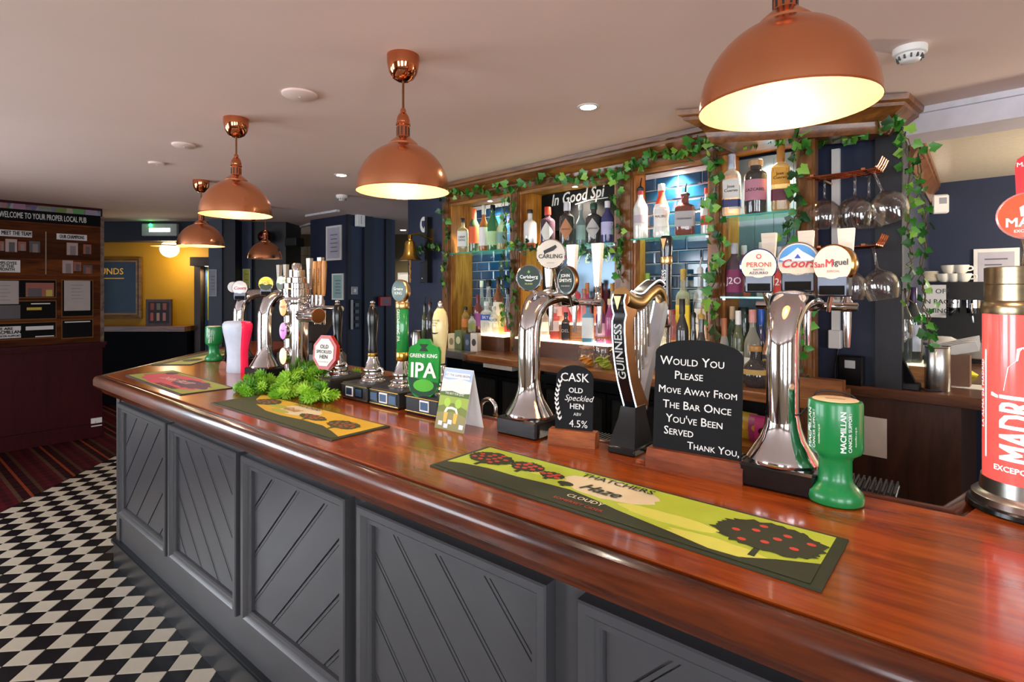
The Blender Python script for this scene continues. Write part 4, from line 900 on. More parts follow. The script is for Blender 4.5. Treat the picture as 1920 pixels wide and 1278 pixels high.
# chrome column font with stacked rings
t_, n_ = -2.718, 1.50
o = thing('beer_font', 'tall stacked chrome column font with glowing oval badges and wooden handles behind the hops', 'beer tap', BAR, (t_, n_, ZT))
part(o, 'base', MB().box(-.09, .09, -.07, .07, 0, .02, bev=.004).lathe([(.072, .02), (.072, .055), (.066, .06)], 28), CHROME)
part(o, 'column', MB().lathe([(.062, .02), (.062, .41), (.070, .415), (.072, .43), (.070, .445), (.066, .45), (.072, .455), (.073, .49), (.068, .495), (.068, .52), (.052, .525), (.052, .55), (.040, .555), (.040, .59), (.026, .595), (.024, .62), (.018, .628)], 32), CHROME)
text(o, 'FIRST', .036, BLACK, None, lambda p: Vector((.0742 * math.sin(p.x / .0742), -.0742 * math.cos(p.x / .0742), .472 + p.y)), bold=.01, space=1.5, cut=.012)
for z, c, tx in ((.395, '#f08a28', 'HAZE'), (.275, '#a860b0', 'fruit'), (.145, '#f6dc98', '')):
    rz = R(14); M = Matrix.Rotation(rz, 4, 'Z')
    p = M @ Vector((0, -.085, 0))
    part(o, 'badge_arm', MB().lathe([(.014, 0), (.014, .02), (.024, .03), (.024, .036)], 18, M @ Matrix.Translation((0, -.035, z)) @ UPRIGHT), CHROME)
    badge(o, tuple(p + Vector((0, 0, z))), .03, mat('lit badge ' + c, c, .3, emit=.5), None, words((tx, 0, .1, .5, '#7a2c4a', dict(bold=.02)), ('', 0, 0, .2, '#ffffff', {})), rz=rz, ex=.86, ey=1.45)
part(o, 'side_arm', MB().lathe([(.036, 0), (.036, .16), (.040, .162), (.040, .172)], 24, Matrix.Translation((.04, 0, .355)) @ Matrix.Rotation(R(90), 4, 'Y') @ Matrix.Rotation(0, 4, 'Z')), CHROME)
part(o, 'side_arm_cap', MB().lathe([(.037, 0), (.037, .004)], 24, Matrix.Translation((.2125, 0, .355)) @ Matrix.Rotation(R(90), 4, 'Y')), BRONZE)
part(o, 'tap_rail', MB().tube([(.02, .09, .39), (.28, .09, .39)], .014, 12).tube([(.03, 0, .36), (.03, .09, .39)], .014, 10), CHROME)
HW = wood('turned beech handle', '#9a5c20', '#c48a44', .4, .1, 2, 10)
for u in (595, 615, 634):
    q = at(u, 520, 2.98, t_, n_); x = q[0]
    hd_ = part(o, 'handle', MB().lathe([(.010, .455), (.0135, .48), (.0155, .56), (.0165, .62), (.013, .642)], 16, TM((x, .09, 0), 0, 0, R(3)) , ex=1, ey=.8), HW)
    part(hd_, 'ferrule', MB().lathe([(.012, .39), (.014, .41), (.014, .458)], 14, TM((x, .09, 0))).lathe([(.006, .30), (.009, .36), (.009, .39)], 10, TM((x, .11, 0))), CHROME)
    text(hd_, 'TIMOTHY', .022, flat('#4a2408', .6), Matrix.Translation((x, .09 - .0138, .555)) @ UPRIGHT @ Matrix.Rotation(R(90), 4, 'Z'), bold=.01)

# pint shaped lamp
o = thing('pint_lamp', 'white pint-shaped lamp with glowing pink edge beside the chrome fonts', 'lamp', BAR, (-3.30, 1.45, ZT), R(20))
zs_ = [(0, .064), (.01, .066), (.05, .064), (.10, .062), (.15, .066), (.20, .076), (.24, .086), (.27, .090), (.285, .088), (.298, .078), (.302, .06)]
def pint(a0, a1): return [[(w_ * math.copysign(abs(math.cos(R(a))) ** .7, math.cos(R(a))), .62 * w_ * math.copysign(abs(math.sin(R(a))) ** .7, math.sin(R(a))), z) for a in range(a0, a1 + 1, 10)] for z, w_ in zs_]
part(o, 'body', MB().loft(pint(40, 320)), mat('frosted lamp plastic', '#b4bccc', .45), 50)
part(o, 'pink_edge', MB().loft(pint(-40, 40)), mat('glowing pink plastic', '#e8204a', .4, emit=.35), 50, label='glowing pink side panel')

# hand pumps
def pump(label, t, handle, clip_=None, dials=3, rz=0.0):
    o = thing('hand_pump', label, 'hand pump', BAR, (t, 1.50, ZT), rz, 'cask ale hand pumps')
    bd = None
    part(o, 'base', MB().box(-.095, .095, -.10, .12, 0, .075, bev=.006), BLACKM, 0)
    part(o, 'gold_line', MB().box(-.0955, .0955, -.1008, -.1, .066, .0685).box(-.0955, .0955, -.1008, -.1, .010, .0125).box(.0952, .0958, -.10, .12, .066, .0685).box(.0952, .0958, -.10, .12, .010, .0125), BRASS, 0)
    if dials:
        for q, x in enumerate({3: (-.062, 0, .062), 2: (-.03, .04), 1: (.02,)}[dials]):
            fr_ = part(o, 'gauge', MB().box(x - .026, x + .026, -.103, -.1, .019, .061), WHITE if (dials, q) in ((3, 1), (2, 0), (1, 0)) else BLACK, 0)
            part(fr_, 'gauge_face', MB().box(x - .021, x + .021, -.1042, -.103, .025, .055), mat('blue steel plate', '#3c526e', .35, .5), 0)
    part(o, 'pedestal', MB().lathe([(.062, .075), (.062, .082), (.05, .09), (.047, .10), (.052, .11), (.040, .122), (.034, .128), (.041, .14), (.041, .155), (.033, .165), (.030, .19), (.022, .215), (.021, .23)], 28), CHROME)
    part(o, 'spout', MB().tube(arc([(.03, .0, .15), (.06, .0, .165), (.075, .0, .15), (.075, .0, .125)], 5), .006, 10), CHROME)
    if handle == 'black':
        part(o, 'ferrule', MB().lathe([(.020, .225), (.022, .23), (.022, .25), (.020, .252)], 20), BRASS)
        part(o, 'handle', MB().lathe([(.019, .25), (.021, .28), (.018, .34), (.023, .42), (.026, .47), (.023, .51), (.017, .535), (.013, .545)], 22), BLACK)
        part(o, 'finial', MB().lathe([(.013, .545), (.015, .55), (.008, .556), (.011, .566), (.011, .572), (.004, .58)], 16), CHROME)
    elif handle == 'green':
        part(o, 'ferrule', MB().lathe([(.022, .225), (.027, .235), (.027, .275), (.025, .28)], 20), BRASS)
        part(o, 'handle', MB().lathe([(.025, .28), (.026, .282), (.026, .535), (.025, .537)], 24), mat('green gloss handle', '#11803a', .2, coat=.6))
        part(o, 'collar', MB().lathe([(.028, .537), (.029, .54), (.029, .575), (.027, .578)], 24), GOLD)
        g = lambda p: Vector((.0268 * math.sin(p.y / .0268 + .1), -.0268 * math.cos(p.y / .0268 + .1), .44 - p.x))
        text(o, 'GREENE KING IPA', .024, flat('#e8e6d8', .5), None, g, bold=.01, cut=.006)
        bd = lambda: badge(o, (-.004, -.012, .483), .042, flat('#123a2c', .3), None, words(('Greene', 0, .2, .42, '#d8e2d8', dict(bold=.02)), ('KING', 0, -.25, .42, '#d8e2d8', dict(bold=.02))), rz=R(8), ey=1.12, rimm=GOLD, th=.03)
    else:
        part(o, 'handle', MB().lathe([(.020, .24), (.021, .28), (.025, .33), (.031, .40), (.033, .45), (.031, .49), (.024, .525), (.014, .545)], 22), mat('cream handle', '#dcc88e', .35, coat=.3))
        part(o, 'finial', MB().lathe([(.012, .545), (.013, .552), (.008, .558), (.010, .575), (.004, .585)], 14), STEEL)
        g = lambda p, z: Vector((.0335 * math.sin(p.x / .0335), -.0335 * math.cos(p.x / .0335), z + p.y))
        text(o, 'GREENE\nKING\nIPA', .014, flat('#4a4026', .6), None, lambda p: g(p, .465))
        part(o, 'smile', MB().tube([g(Vector((x, -.012 + 14 * x * x, 0)), .42) for x in (-.020, -.012, -.004, .004, .012, .020)], [.001, .003, .004, .004, .003, .001], 6), BLACK)
    for ch in o.children:
        for vt in ch.data.vertices:
            if vt.co.z > .0752: vt.co.z = .075 + (vt.co.z - .075) * .72
    if bd: bd()
    if clip_: clip_(o)
    return o
def octa(r, s=1.0): return [(r * math.cos(R(22.5 + 45 * i)), s * r * math.sin(R(22.5 + 45 * i))) for i in range(8)]
def clip_osh(o):
    M = Matrix.Translation((-.0, -.07, .19)) @ Matrix.Rotation(R(14), 4, 'Z') @ Matrix.Rotation(R(-6), 4, 'X') @ UPRIGHT
    c = part(o, 'pump_clip', MB().prism(octa(.078, 1.12), -.022, 0, M), flat('#b02820', .35), 0)
    part(c, 'clip_face', MB().prism(octa(.062, 1.12), 0, .003, M), flat('#e2dcd2', .5), 0)
    for t, y, s_ in (('OLD', .026, .026), ('SPECKLED', .002, .021), ('HEN', -.022, .026)): text(c, t, s_, flat('#241a18', .6), M @ Matrix.Translation((0, y, .0042)), bold=.025)
    text(c, 'ENGLISH FINE ALE', .008, flat('#7a7470', .6), M @ Matrix.Translation((0, -.045, .0042)))
    part(c, 'medallion', MB().lathe([(.05, -.05), (.052, -.03), (.045, -.022)], 24, M), BRASS)
def clip_ipa(o):
    M = Matrix.Translation((-.005, -.085, .178)) @ Matrix.Rotation(R(22), 4, 'Z') @ Matrix.Rotation(R(-4), 4, 'X') @ UPRIGHT
    pts = [(-.02, .118), (.02, .118), (.034, .098), (.058, .088), (.066, .07), (.066, -.045), (.055, -.085), (.03, -.108), (0, -.116), (-.03, -.108), (-.055, -.085), (-.066, -.045), (-.066, .07), (-.058, .088), (-.034, .098)]
    c = part(o, 'pump_clip', MB().prism(pts, -.02, 0, M), mat('green enamel clip', '#128a2c', .3, coat=.4, var=.15), 0)
    part(c, 'clip_dark_area', MB().prism([(-.064, -.03), (.064, -.05), (.05, -.09), (0, -.112), (-.05, -.09)], 0, .001, M), flat('#0c3c24', .4), 0)  # darker green area across the lower clip face
    part(c, 'hop_print', MB().prism(disc(.04, 20, 1.1, .6, .004, -.062), .001, .0018, M), flat('#4fae2c', .4), 0)
    part(c, 'emblem', MB().prism([(-.02, .098), (.02, .098), (.008, .085), (.02, .07), (-.02, .07), (-.008, .085)], 0, .001, M), flat('#1c2a18', .4), 0)
    text(c, 'GREENE KING', .021, flat('#eef0e6', .5), M @ Matrix.Translation((0, .052, .0014)), bold=.02, wide=.9)
    text(c, 'IPA', .082, flat('#f2eee0', .5), M @ Matrix.Translation((0, -.006, .003)), bold=.03, wide=.95)
pump('hand pump with black handle and red octagonal clip behind the hops', -2.335, 'black', clip_osh, 0)
pump('hand pump with plain black handle between the octagonal clip and the green handle', -2.055, 'black', None, 2)
pump('hand pump with tall green lettered handle and round green badge', -1.845, 'green')
pump('hand pump with cream carved handle and green shield clip behind the tent card', -1.61, 'cream', clip_ipa, 1)

# pile of hops
o = thing('hop_garland', 'bunch of bright green artificial hops lying on the bar before the hand pumps', 'hops', BAR, (0, 0, ZT))
HM = [mat('hop green %d' % i, c, .6, var=.25, scale=60) for i, c in enumerate(('#6fae1c', '#8cc42c', '#4f8c16', '#a3d440'))]
rnd = random.Random(5); hops = []
for k in range(4):
    mb = MB(); L_ = .050
    for q in range(6):
        z = L_ * q / 6; rr = .017 * math.sin(math.pi * (.22 + .72 * q / 6)) + .003
        for w_ in range(6):
            a = 2 * math.pi * (w_ + .5 * (q % 2)) / 6; c, d = math.cos(a), math.sin(a)
            mb.add([(c * rr * .3, d * rr * .3, z), (c * rr * 1.0 - d * .005, d * rr * 1.0 + c * .005, z + .002), (c * rr * 1.6, d * rr * 1.6, z + .012), (c * rr * 1.0 + d * .005, d * rr * 1.0 - c * .005, z + .002)], [(0, 1, 2, 3)])
    mb.lathe([(.004, 0), (.010, .015), (.008, .035), (.001, L_)], 6)
    hops.append(mb.mesh('hop_cone', HM[k], 60))
ctr = [onz(BAR, u, v, ZT) for u, v in ((478, 737), (510, 728), (545, 738), (580, 728), (615, 735), (645, 722), (560, 715), (600, 716), (530, 745), (590, 752), (620, 722))]
for i in range(190):
    c = ctr[i % len(ctr)]; g = abs(rnd.gauss(0, 1)); h = rnd.uniform(.012, .085 if i % len(ctr) in (2, 3, 6, 7, 10) else .05)
    e = link('hop_cone', hops[rnd.randrange(4)], o)
    e.location = (c.x + rnd.gauss(0, .035), c.y + rnd.gauss(0, .030), h); sc = rnd.uniform(.75, 1.15); e.scale = (sc, sc, sc)
    e.rotation_euler = (rnd.uniform(.9, 2.2), rnd.uniform(-.5, .5), rnd.uniform(0, 6.28))
for i in range(3):
    a, b_ = ctr[i], ctr[5 - i]; part(o, 'stem', MB().tube(arc([(a.x, a.y, .02), ((a.x + b_.x) / 2, (a.y + b_.y) / 2 - .03 + .03 * i, .05), (b_.x, b_.y, .02)], 6), .004, 6), HM[2])

# folded tent card
p0, p1, p2 = onz(BAR, 815, 801, ZT), onz(BAR, 869, 813, ZT), onz(BAR, 904, 803, ZT)
o = thing('tent_card', 'folded menu tent card with countryside and hop picture between pump and chrome font', 'card', BAR, (p0.x, p0.y, ZT), math.atan2(p1.y - p0.y, p1.x - p0.x), None)
wd, dp, hh = (p1 - p0).length, .105, .208
nx_, nz_ = -hh, dp / 2; ln = math.hypot(nx_, nz_)
part(o, 'card', MB().loft([[(x, 0, 0), (x, dp / 2, hh), (x, dp, 0), (x, dp - .002, 0), (x, dp / 2, hh - .004), (x, .002, 0)] for x in (0, wd)], None, True), PAPER, 0)
MC = Matrix(((1, 0, 0, 0), (0, dp / 2 / math.hypot(hh, dp / 2), -hh / math.hypot(hh, dp / 2), 0), (0, hh / math.hypot(hh, dp / 2), dp / 2 / math.hypot(hh, dp / 2), 0), (0, 0, 0, 1)))
hl = math.hypot(hh, dp / 2)
def pr(name, pts, z, col): part(o, name, MB().prism([(x * wd, y * hl) for x, y in pts], z * .0003, z * .0003 + .0003, MC), flat(col, .6), 0)
pr('printed_sky', [(0, .66), (1, .66), (1, .99), (0, .99)], 1, '#a9bcd6'); pr('printed_cloud', [(0, .56), (1, .56), (1, .80), (.6, .84), (.2, .80), (0, .82)], 2, '#dfdcd2')
pr('printed_hedge', [(0, .54), (1, .54), (1, .62), (.7, .60), (.4, .63), (0, .60)], 3, '#4f6a1e'); pr('printed_field', [(0, .0), (1, .0), (1, .54), (0, .54)], 3, '#6d7a2a')
pr('printed_field', [(0, .36), (.5, .44), (1, .36), (1, .54), (0, .54)], 4, '#93a83a'); pr('printed_field', [(0, .0), (1, .0), (1, .24), (.6, .3), (0, .26)], 4, '#8a8450')
pr('printed_lettering_band', [(.08, .84), (.92, .84), (.92, .93), (.08, .93)], 4, '#e8e8ea')
for x in (.30, .68): pr('printed_hop', [(x + .11 * math.cos(R(a)), .44 + .075 * math.sin(R(a))) for a in range(0, 360, 24)], 5, '#9fc63c')
pr('printed_glass', [(.26, .12), (.36, .12), (.38, .28), (.24, .28)], 5, '#d8b040'); pr('printed_glass', [(.60, .12), (.70, .12), (.72, .28), (.58, .28)], 5, '#d8b040')
pr('printed_arch', [(.24, .28), (.3, .36), (.48, .38), (.66, .36), (.72, .28), (.66, .28), (.6, .33), (.48, .34), (.36, .33), (.32, .28)], 5, '#e8e4d8')
for x, y in ((.1, .06), (.3, .03), (.42, .1), (.82, .05)): pr('printed_dice', [(x, y), (x + .14, y), (x + .14, y + .07), (x, y + .07)], 6, '#dfe2e6')
text(o, 'LET THE GAMES BEGIN', .0115, flat('#5a6a80', .6), MC @ Matrix.Translation((wd / 2, hl * .885, .0022)))
text(o, 'THE BEST PUB QUIZ', .010, flat('#e8e6da', .6), MC @ Matrix.Translation((wd / 2, hl * .585, .0022)))

# chalkboards on wooden blocks
def chalkboard(label, p0, p1, wd, ht, bw, bd, bh, rows, arch=.06, blkm=BLOCK, deco=None):
    a = math.atan2(p1.y - p0.y, p1.x - p0.x); c = (p0 + p1) / 2
    o = thing('chalkboard', label, 'chalkboard', BAR, (c.x, c.y, ZT), a, 'chalkboards standing on the bar')
    part(o, 'wooden_block', MB().loft([[(x, y, z) for y, z in ((0, 0), (bd, 0), (bd, bh * .55), (bd * .8, bh), (bd * .2, bh), (0, bh * .5))] for x in (-bw / 2, bw / 2)]), blkm, 0)
    tilt = Matrix.Translation((0, bd * .5, bh * .35)) @ Matrix.Rotation(R(-5), 4, 'X') @ UPRIGHT
    n = 14; top = [(wd / 2 * math.cos(math.pi * i / n), ht - arch + arch * math.sin(math.pi * i / n)) for i in range(n + 1)]
    sh = wd / 2; top = [(x * 1.0, y) for x, y in top]
    pts = [(-wd / 2, 0), (wd / 2, 0)] + [(wd / 2, ht - arch)] + [(wd / 2 * math.cos(math.pi * i / n), ht - arch + arch * math.sin(math.pi * i / n)) for i in range(1, n)] + [(-wd / 2, ht - arch)]
    bd_ = part(o, 'slate', MB().prism(pts, -.004, .004, tilt), SLATE, 0)
    for t, x, y, s_, kw in rows: text(bd_, t, s_, CHALK, tilt @ Matrix.Translation((x, y, .0046)), name='chalk_lettering', **kw)
    if deco: deco(bd_, tilt)
    return o
def wheat(b0, M):
    mb = MB()
    for i in range(9):
        y = .055 + i * .0145; x = -.046 - .012 * math.sin(i / 8 * 3); 
        for sg in (-1, 1): mb.prism([(x, y), (x + sg * .007, y + .008), (x + sg * .006, y + .016), (x, y + .008)], .0042, .0046, M)
    mb.prism([(-.052, .01), (-.012, .012), (-.03, .006)], .0042, .0046, M)
    part(b0, 'chalk_drawing', mb, CHALK, 0)
chalkboard('small round-topped chalkboard with wheat ear drawing beside the chrome font', onz(BAR, 1028, 832, ZT), onz(BAR, 1114, 842, ZT), .122, .232, .152, .058, .046,
           [('CASK', .0, .192, .038, dict(bold=.01)), ('OLD', .005, .152, .023, dict(bold=.02)), ('Speckled', .014, .128, .026, dict(shear=.35)), ('HEN', .010, .102, .024, dict(bold=.02)), ('ABV', .012, .078, .014, {}), ('4.5%', .016, .048, .032, {})], .045, BLOCK, wheat)
W_ = dict(caps=True, bold=.008)
chalkboard('large round-topped chalkboard asking guests to move away from the bar', onz(BAR, 1212, 876, ZT), onz(BAR, 1389, 911, ZT), .232, .335, .252, .062, .052,
           [('Would You', -.015, .274, .034, W_), ('Please', -.022, .236, .032, W_), ('Move Away From', .0, .195, .029, W_), ('The Bar Once', .0, .155, .031, W_), ("You've Been", -.005, .117, .031, W_), ('Served', -.045, .084, .031, W_), ('Thank You,', .046, .052, .027, W_)], .04, wood('reddish sign block', '#5a2410', '#8a4420', .4, .1, 0, 10))
chalkboard('small chalkboard seen edge-on beside the far green collecting box', Vector((-3.60, 1.56, ZT)), Vector((-3.53, 1.44, ZT)), .122, .26, .14, .055, .045, [], .04)

# harp shaped stout font
o = thing('harp_font', 'dark harp-shaped stout font with silver strings left of the large chalkboard', 'beer tap', BAR, (-.775, 1.50, ZT), 0)
part(o, 'base', MB().box(-.045, .045, -.055, .075, 0, .022, bev=.004).loft([[(-a, -b_, z), (a, -b_, z), (a, c, z), (-a, c, z)] for a, b_, c, z in ((.042, .05, .07, .022), (.036, .035, .065, .06), (.028, .018, .06, .10), (.024, .01, .06, .135))]), BLACK)
def rib(pts, w0, m, name, off=0.0, th=None):
    """front pillar: path (y, z, depth) swept with half width w0"""
    rings = [[(-w0, y, z), (w0, y, z), (w0, y + d, z + .004), (-w0, y + d, z + .004)] for y, z, d in pts]
    return part(o, name, MB().loft(rings), m, 60)
pil = [(.012, .125, .075), (-.006, .16, .065), (-.030, .21, .055), (-.048, .26, .05), (-.060, .31, .046), (-.066, .36, .045), (-.066, .395, .05), (-.056, .415, .06), (-.066, .435, .07), (-.070, .458, .07), (-.060, .475, .06)]
HB = mat('dark bronze harp', '#a07048', .32, .9, var=.12, scale=20)
pill = rib(pil, .022, HB, 'pillar')
part(o, 'front_plate', MB().loft([[(-.0195, y - .003, z), (.0195, y - .003, z), (.0195, y, z), (-.0195, y, z)] for y, z, d in pil]), BLACK, 60)
LED = mat('white light line', '#ffffff', .4, emit=2.2, ecol='#e8f0ff')
for sx__ in (-.0205, .0205): part(o, 'light_line', MB().tube([(sx__, y - .003, z) for y, z, d in pil], .0022, 6), LED)
def gu(p):
    z = .305 + p.x; y = 0
    for (y0, z0, _), (y1, z1, _) in zip(pil, pil[1:]):
        if z0 <= z <= z1: y = y0 + (y1 - y0) * (z - z0) / (z1 - z0)
    return Vector((-p.y * -1 if False else -p.y, y - .0042, z))
text(o, 'GUINNESS', .036, flat('#f0f0ee', .5), None, gu, bold=.015, cut=.02)
part(o, 'harp_emblem', MB().prism([(-.012, .04), (.012, .04), (0, .0)], 0, .002, Matrix.Translation((0, -.0735, .43)) @ UPRIGHT), GOLD, 0)
neck = arc([(0, -.055, .465), (0, -.01, .452), (0, .05, .448), (0, .11, .472), (0, .17, .49), (0, .215, .475), (0, .235, .44), (0, .228, .41)], 6)
part(o, 'neck', MB().tube(neck, [.033 - .017 * (i / len(neck)) for i in range(len(neck))], 14), GOLD)
part(o, 'neck_plate', MB().loft([[(-.02, p.y, p.z + .022), (.02, p.y, p.z + .022), (.02, p.y, p.z + .031), (-.02, p.y, p.z + .031)] for p in neck[4:30]]), BLACK, 60)
part(o, 'neck_light', MB().tube([(-.02, p.y, p.z + .03) for p in neck[4:30]], .0022, 6).tube([(.02, p.y, p.z + .03) for p in neck[4:30]], .0022, 6), LED)
snd = [(.040, .135, .035), (.072, .20, .03), (.112, .27, .028), (.157, .34, .026), (.195, .40, .024), (.217, .45, .022)]
part(o, 'soundboard', MB().loft([[(-.02, y, z), (.02, y, z), (.02, y + d, z - .02), (-.02, y + d, z - .02)] for y, z, d in snd]), mat('lit silver soundboard', '#b0b6c0', .3, .7), 60)
part(o, 'frame_edge', MB().tube([(0, y + d + .004, z - .02) for y, z, d in snd], [.020, .017, .014, .012, .012, .010], 10), HB)
part(o, 'soundboard_light', MB().tube([(-.0205, y, z) for y, z, d in snd], .003, 6), LED)
for i in range(8):
    y = -.012 + i * .021; z1 = .44 + .05 * max(0, (y - .04) / .15); z0 = .135 + (y - .03) * 1.76 if y > .03 else .16 - (y + .02) * .2
    zz = next((z0_ + (z1_ - z0_) * (y - y0_) / (y1_ - y0_) for (y0_, z0_, _), (y1_, z1_, _) in zip(snd, snd[1:]) if y0_ <= y <= y1_), .15 + max(0, (.03 - y)) * .6)
    part(o, 'string', MB().tube([(0, y, zz), (0, y - .004, z1)], .0042, 8), CHROME)
part(o, 'tap_handle', MB().lathe([(.016, .42), (.019, .44), (.017, .50), (.018, .575)], 18, TM((.0, .27, 0))).lathe([(.019, .60), (.021, .63), (.022, .66), (.016, .672)], 18, TM((0, .27, 0))), mat('navy black handle', '#10131c', .2, coat=.5))
part(o, 'handle_band', MB().lathe([(.0185, .575), (.0205, .58), (.0205, .598), (.0185, .602)], 18, TM((0, .27, 0))), GOLD)
text(o, 'GUINNESS', .022, flat('#e8e8ea', .5), Matrix.Translation((0, .27 - .0195, .505)) @ UPRIGHT @ Matrix.Rotation(R(90), 4, 'Z'), bold=.01)
part(o, 'handle_emblem', MB().prism([(-.010, .04), (.010, .04), (0, 0)], 0, .002, Matrix.Translation((0, .27 - .0235, .622)) @ UPRIGHT), GOLD, 0)
part(o, 'tap', MB().lathe([(.012, .36), (.016, .37), (.016, .42)], 14, TM((0, .27, 0))).tube([(0, .22, .40), (0, .27, .40)], .012, 10).lathe([(.007, .29), (.01, .36)], 10, TM((0, .285, 0))), CHROME)

# green collecting boxes
GRN = mat('green charity plastic', '#0b7a3c', .32, var=.05, coat=.2)
def collecting(label, p, rz=0.0, words_=True):
    o = thing('collecting_box', label, 'collecting box', BAR, (p[0], p[1], ZT), rz, 'green collecting boxes')
    part(o, 'body', MB().lathe([(.050, 0), (.056, .004), (.058, .014), (.056, .026), (.046, .038), (.037, .048), (.034, .062), (.034, .098), (.038, .108), (.052, .117), (.056, .125), (.056, .228), (.054, .234), (.047, .236)], 36, ey=.9), GRN)
    part(o, 'lid', MB().lathe([(.047, .2362), (.045, .2375), (.001, .2376)], 30, ey=.9), flat('#e0c8a0', .5))
    part(o, 'coin_slot', MB().box(-.02, .02, -.0015, .0015, .2377, .238), BLACKM, 0)
    if words_:
        for off in (-.95, .42):
            fn = lambda p, a0=off: Vector((.0565 * math.sin(a0 - -p.y / .0565 * -1), -.0565 * .9 * math.cos(a0 - -p.y / .0565 * -1), .172 + p.x))
            def fn(p, a0=off):
                a = a0 - p.y / .0565; return Vector((.0567 * math.sin(a), -.0567 * .9 * math.cos(a) - .0003, .172 + p.x))
            text(o, 'MACMILLAN', .0165, flat('#eef0ea', .5), None, lambda p: fn(p + Vector((0, .010, 0))), bold=.03, cut=.01)
            text(o, 'CANCER SUPPORT', .0105, flat('#eef0ea', .5), None, lambda p: fn(p + Vector((0, -.004, 0))), bold=.02)
            text(o, 'macmillan.org.uk', .0065, flat('#eef0ea', .5), None, lambda p: fn(p + Vector((-.01, -.017, 0))))
    return o
p = onz(BAR, 1566, 940, ZT)
o = collecting('green plastic charity collecting box in front of the large chrome font', (p.x, p.y), R(12))
part(o, 'cord', MB().tube(arc([(-.054, .0, .215), (-.075, .035, .185), (-.105, .07, .180), (-.15, .085, .175)], 6), .002, 6).tube(arc([(-.05, .02, .22), (-.03, .045, .245), (.03, .045, .243), (.05, .02, .225)], 5), .002, 6), BLACKM)
p = onz(BAR, 401, 676, ZT)
collecting('green charity collecting box on the far arm of the bar', (p.x, p.y), R(20))

# illuminated red column font at the right edge
t_, n_ = .118, 1.655
o = thing('red_column_font', 'glowing red cylindrical beer font with white lettering at the right edge of the bar', 'beer tap', BAR, (t_, n_, ZT))
RC = .080; RED = mat('glowing red acrylic', '#f4504a', .15, coat=.5, emit=.9)
part(o, 'base_ring', MB().lathe([(.108, 0), (.11, .004), (.108, .012), (.10, .016)], 40), BLACK)
part(o, 'base_flange', MB().lathe([(.10, .016), (.10, .03), (.094, .036), (.086, .04), (.083, .07)], 40), STEEL)
part(o, 'red_tube', MB().lathe([(.080, .07), (.080, .435)], 48), RED)
part(o, 'steel_collar', MB().lathe([(.082, .435), (.084, .45), (.080, .463), (.077, .465), (.077, .50), (.078, .501), (.077, .502), (.077, .538), (.072, .54)], 40), mat('brushed brassy steel', '#a89878', .25, 1.0, var=.1, stretch=(1, 1, 8)))
WL = mat('lit white print', '#ffffff', .4, emit=1.1)
A0 = math.atan2(-math.cos(0), 0)
cam_dir = world(BAR, (t_, n_, 0)); ca = math.atan2(-cam_dir.x, -cam_dir.y)     # towards the lens
def cyl(a0, z0, k=1.006):
    def fn(p):
        a = a0 + p.x / RC; return Vector((RC * k * math.sin(a), -RC * k * math.cos(a), z0 + p.y))
    return fn
af = math.atan2(cam_dir.x, cam_dir.y) * -1 - BAR[2]                             # centre of the print, turned to the room
def rot90(fn): return lambda p: fn(Vector((-p.y, p.x, 0)))
F0 = af
text(o, 'MADR\u00cd', .095, WL, None, rot90(cyl(F0 - .18, .190)), bold=.02, wide=.50, cut=.012)
text(o, 'EXCEPCIONAL', .0165, WL, None, cyl(F0 - .80, .100), bold=.02, cut=.012, align='LEFT')
part(o, 'stripe', MB().loft([[cyl(F0 - 1.12 + i * .05, z)(Vector((0, 0, 0))) for z in (.115, .355)] for i in range(2)], None, False, False), WL, 0)
text(o, 'LA ALMA DE MADRID', .016, WL, None, rot90(cyl(F0 - 1.28, .255)))
figm = cyl(F0 - .12, .325, 1.004)
def fig(pts, col): 
    me = MB().add([figm(Vector((x, y, 0))) for x, y in pts], [tuple(range(len(pts)))]); part(o, 'printed_figure', me, col, 0)
fig([(-.034, -.055), (.034, -.055), (.030, -.005), (.016, .012), (-.012, .012), (-.026, -.004)], WL); fig([(-.012, .012), (.012, .012), (.014, .034), (.004, .044), (-.010, .038)], WL)
badge_r = .05
hb = TM((0, 0, .0))
part(o, 'badge_stem', MB().lathe([(.014, .54), (.016, .55), (.012, .575), (.016, .60)], 18).tube([(.05, 0, .53), (.03, 0, .60)], .012, 10), CHROME)
fa_ = F0
badge(o, (0.0, -.012, .652), .055, mat('lit red badge', '#e84a2c', .25, coat=.5, emit=.6), None, words(('MADR\u00cd', .05, -.28, .52, '#f6f0ea', dict(bold=.03)), ('EXCEPCIONAL', .05, -.62, .16, '#f6f0ea', dict(bold=.02))), rz=fa_, ey=.92, rimm=mat('pink rim', '#e8a0a0', .2, .4))
part(o, 'badge_figure', MB().prism([(-.018, -.002), (.018, -.002), (.02, .018), (.008, .026), (.006, .042), (-.006, .042), (-.008, .026), (-.02, .018)], 0, .001, Matrix.Translation((0, -.012, .652)) @ Matrix.Rotation(fa_, 4, 'Z') @ UPRIGHT @ Matrix.Translation((.003, 0, .0085))), flat('#f2ece6', .5), 0)
part(o, 'handle', MB().prism([(-.022, 0), (.022, 0), (.024, .06), (.020, .078), (.008, .086), (-.008, .086), (-.020, .078), (-.024, .06)], -.012, .012, Matrix.Translation((0, 0, .70)) @ Matrix.Rotation(fa_, 4, 'Z') @ UPRIGHT), mat('red handle', '#d8202a', .3, coat=.4), 30)
text(o, 'MADR\u00cd', .014, flat('#f2e6e2', .5), Matrix.Translation((0, 0, .765)) @ Matrix.Rotation(fa_, 4, 'Z') @ UPRIGHT @ Matrix.Translation((0, 0, .0125)), bold=.02)
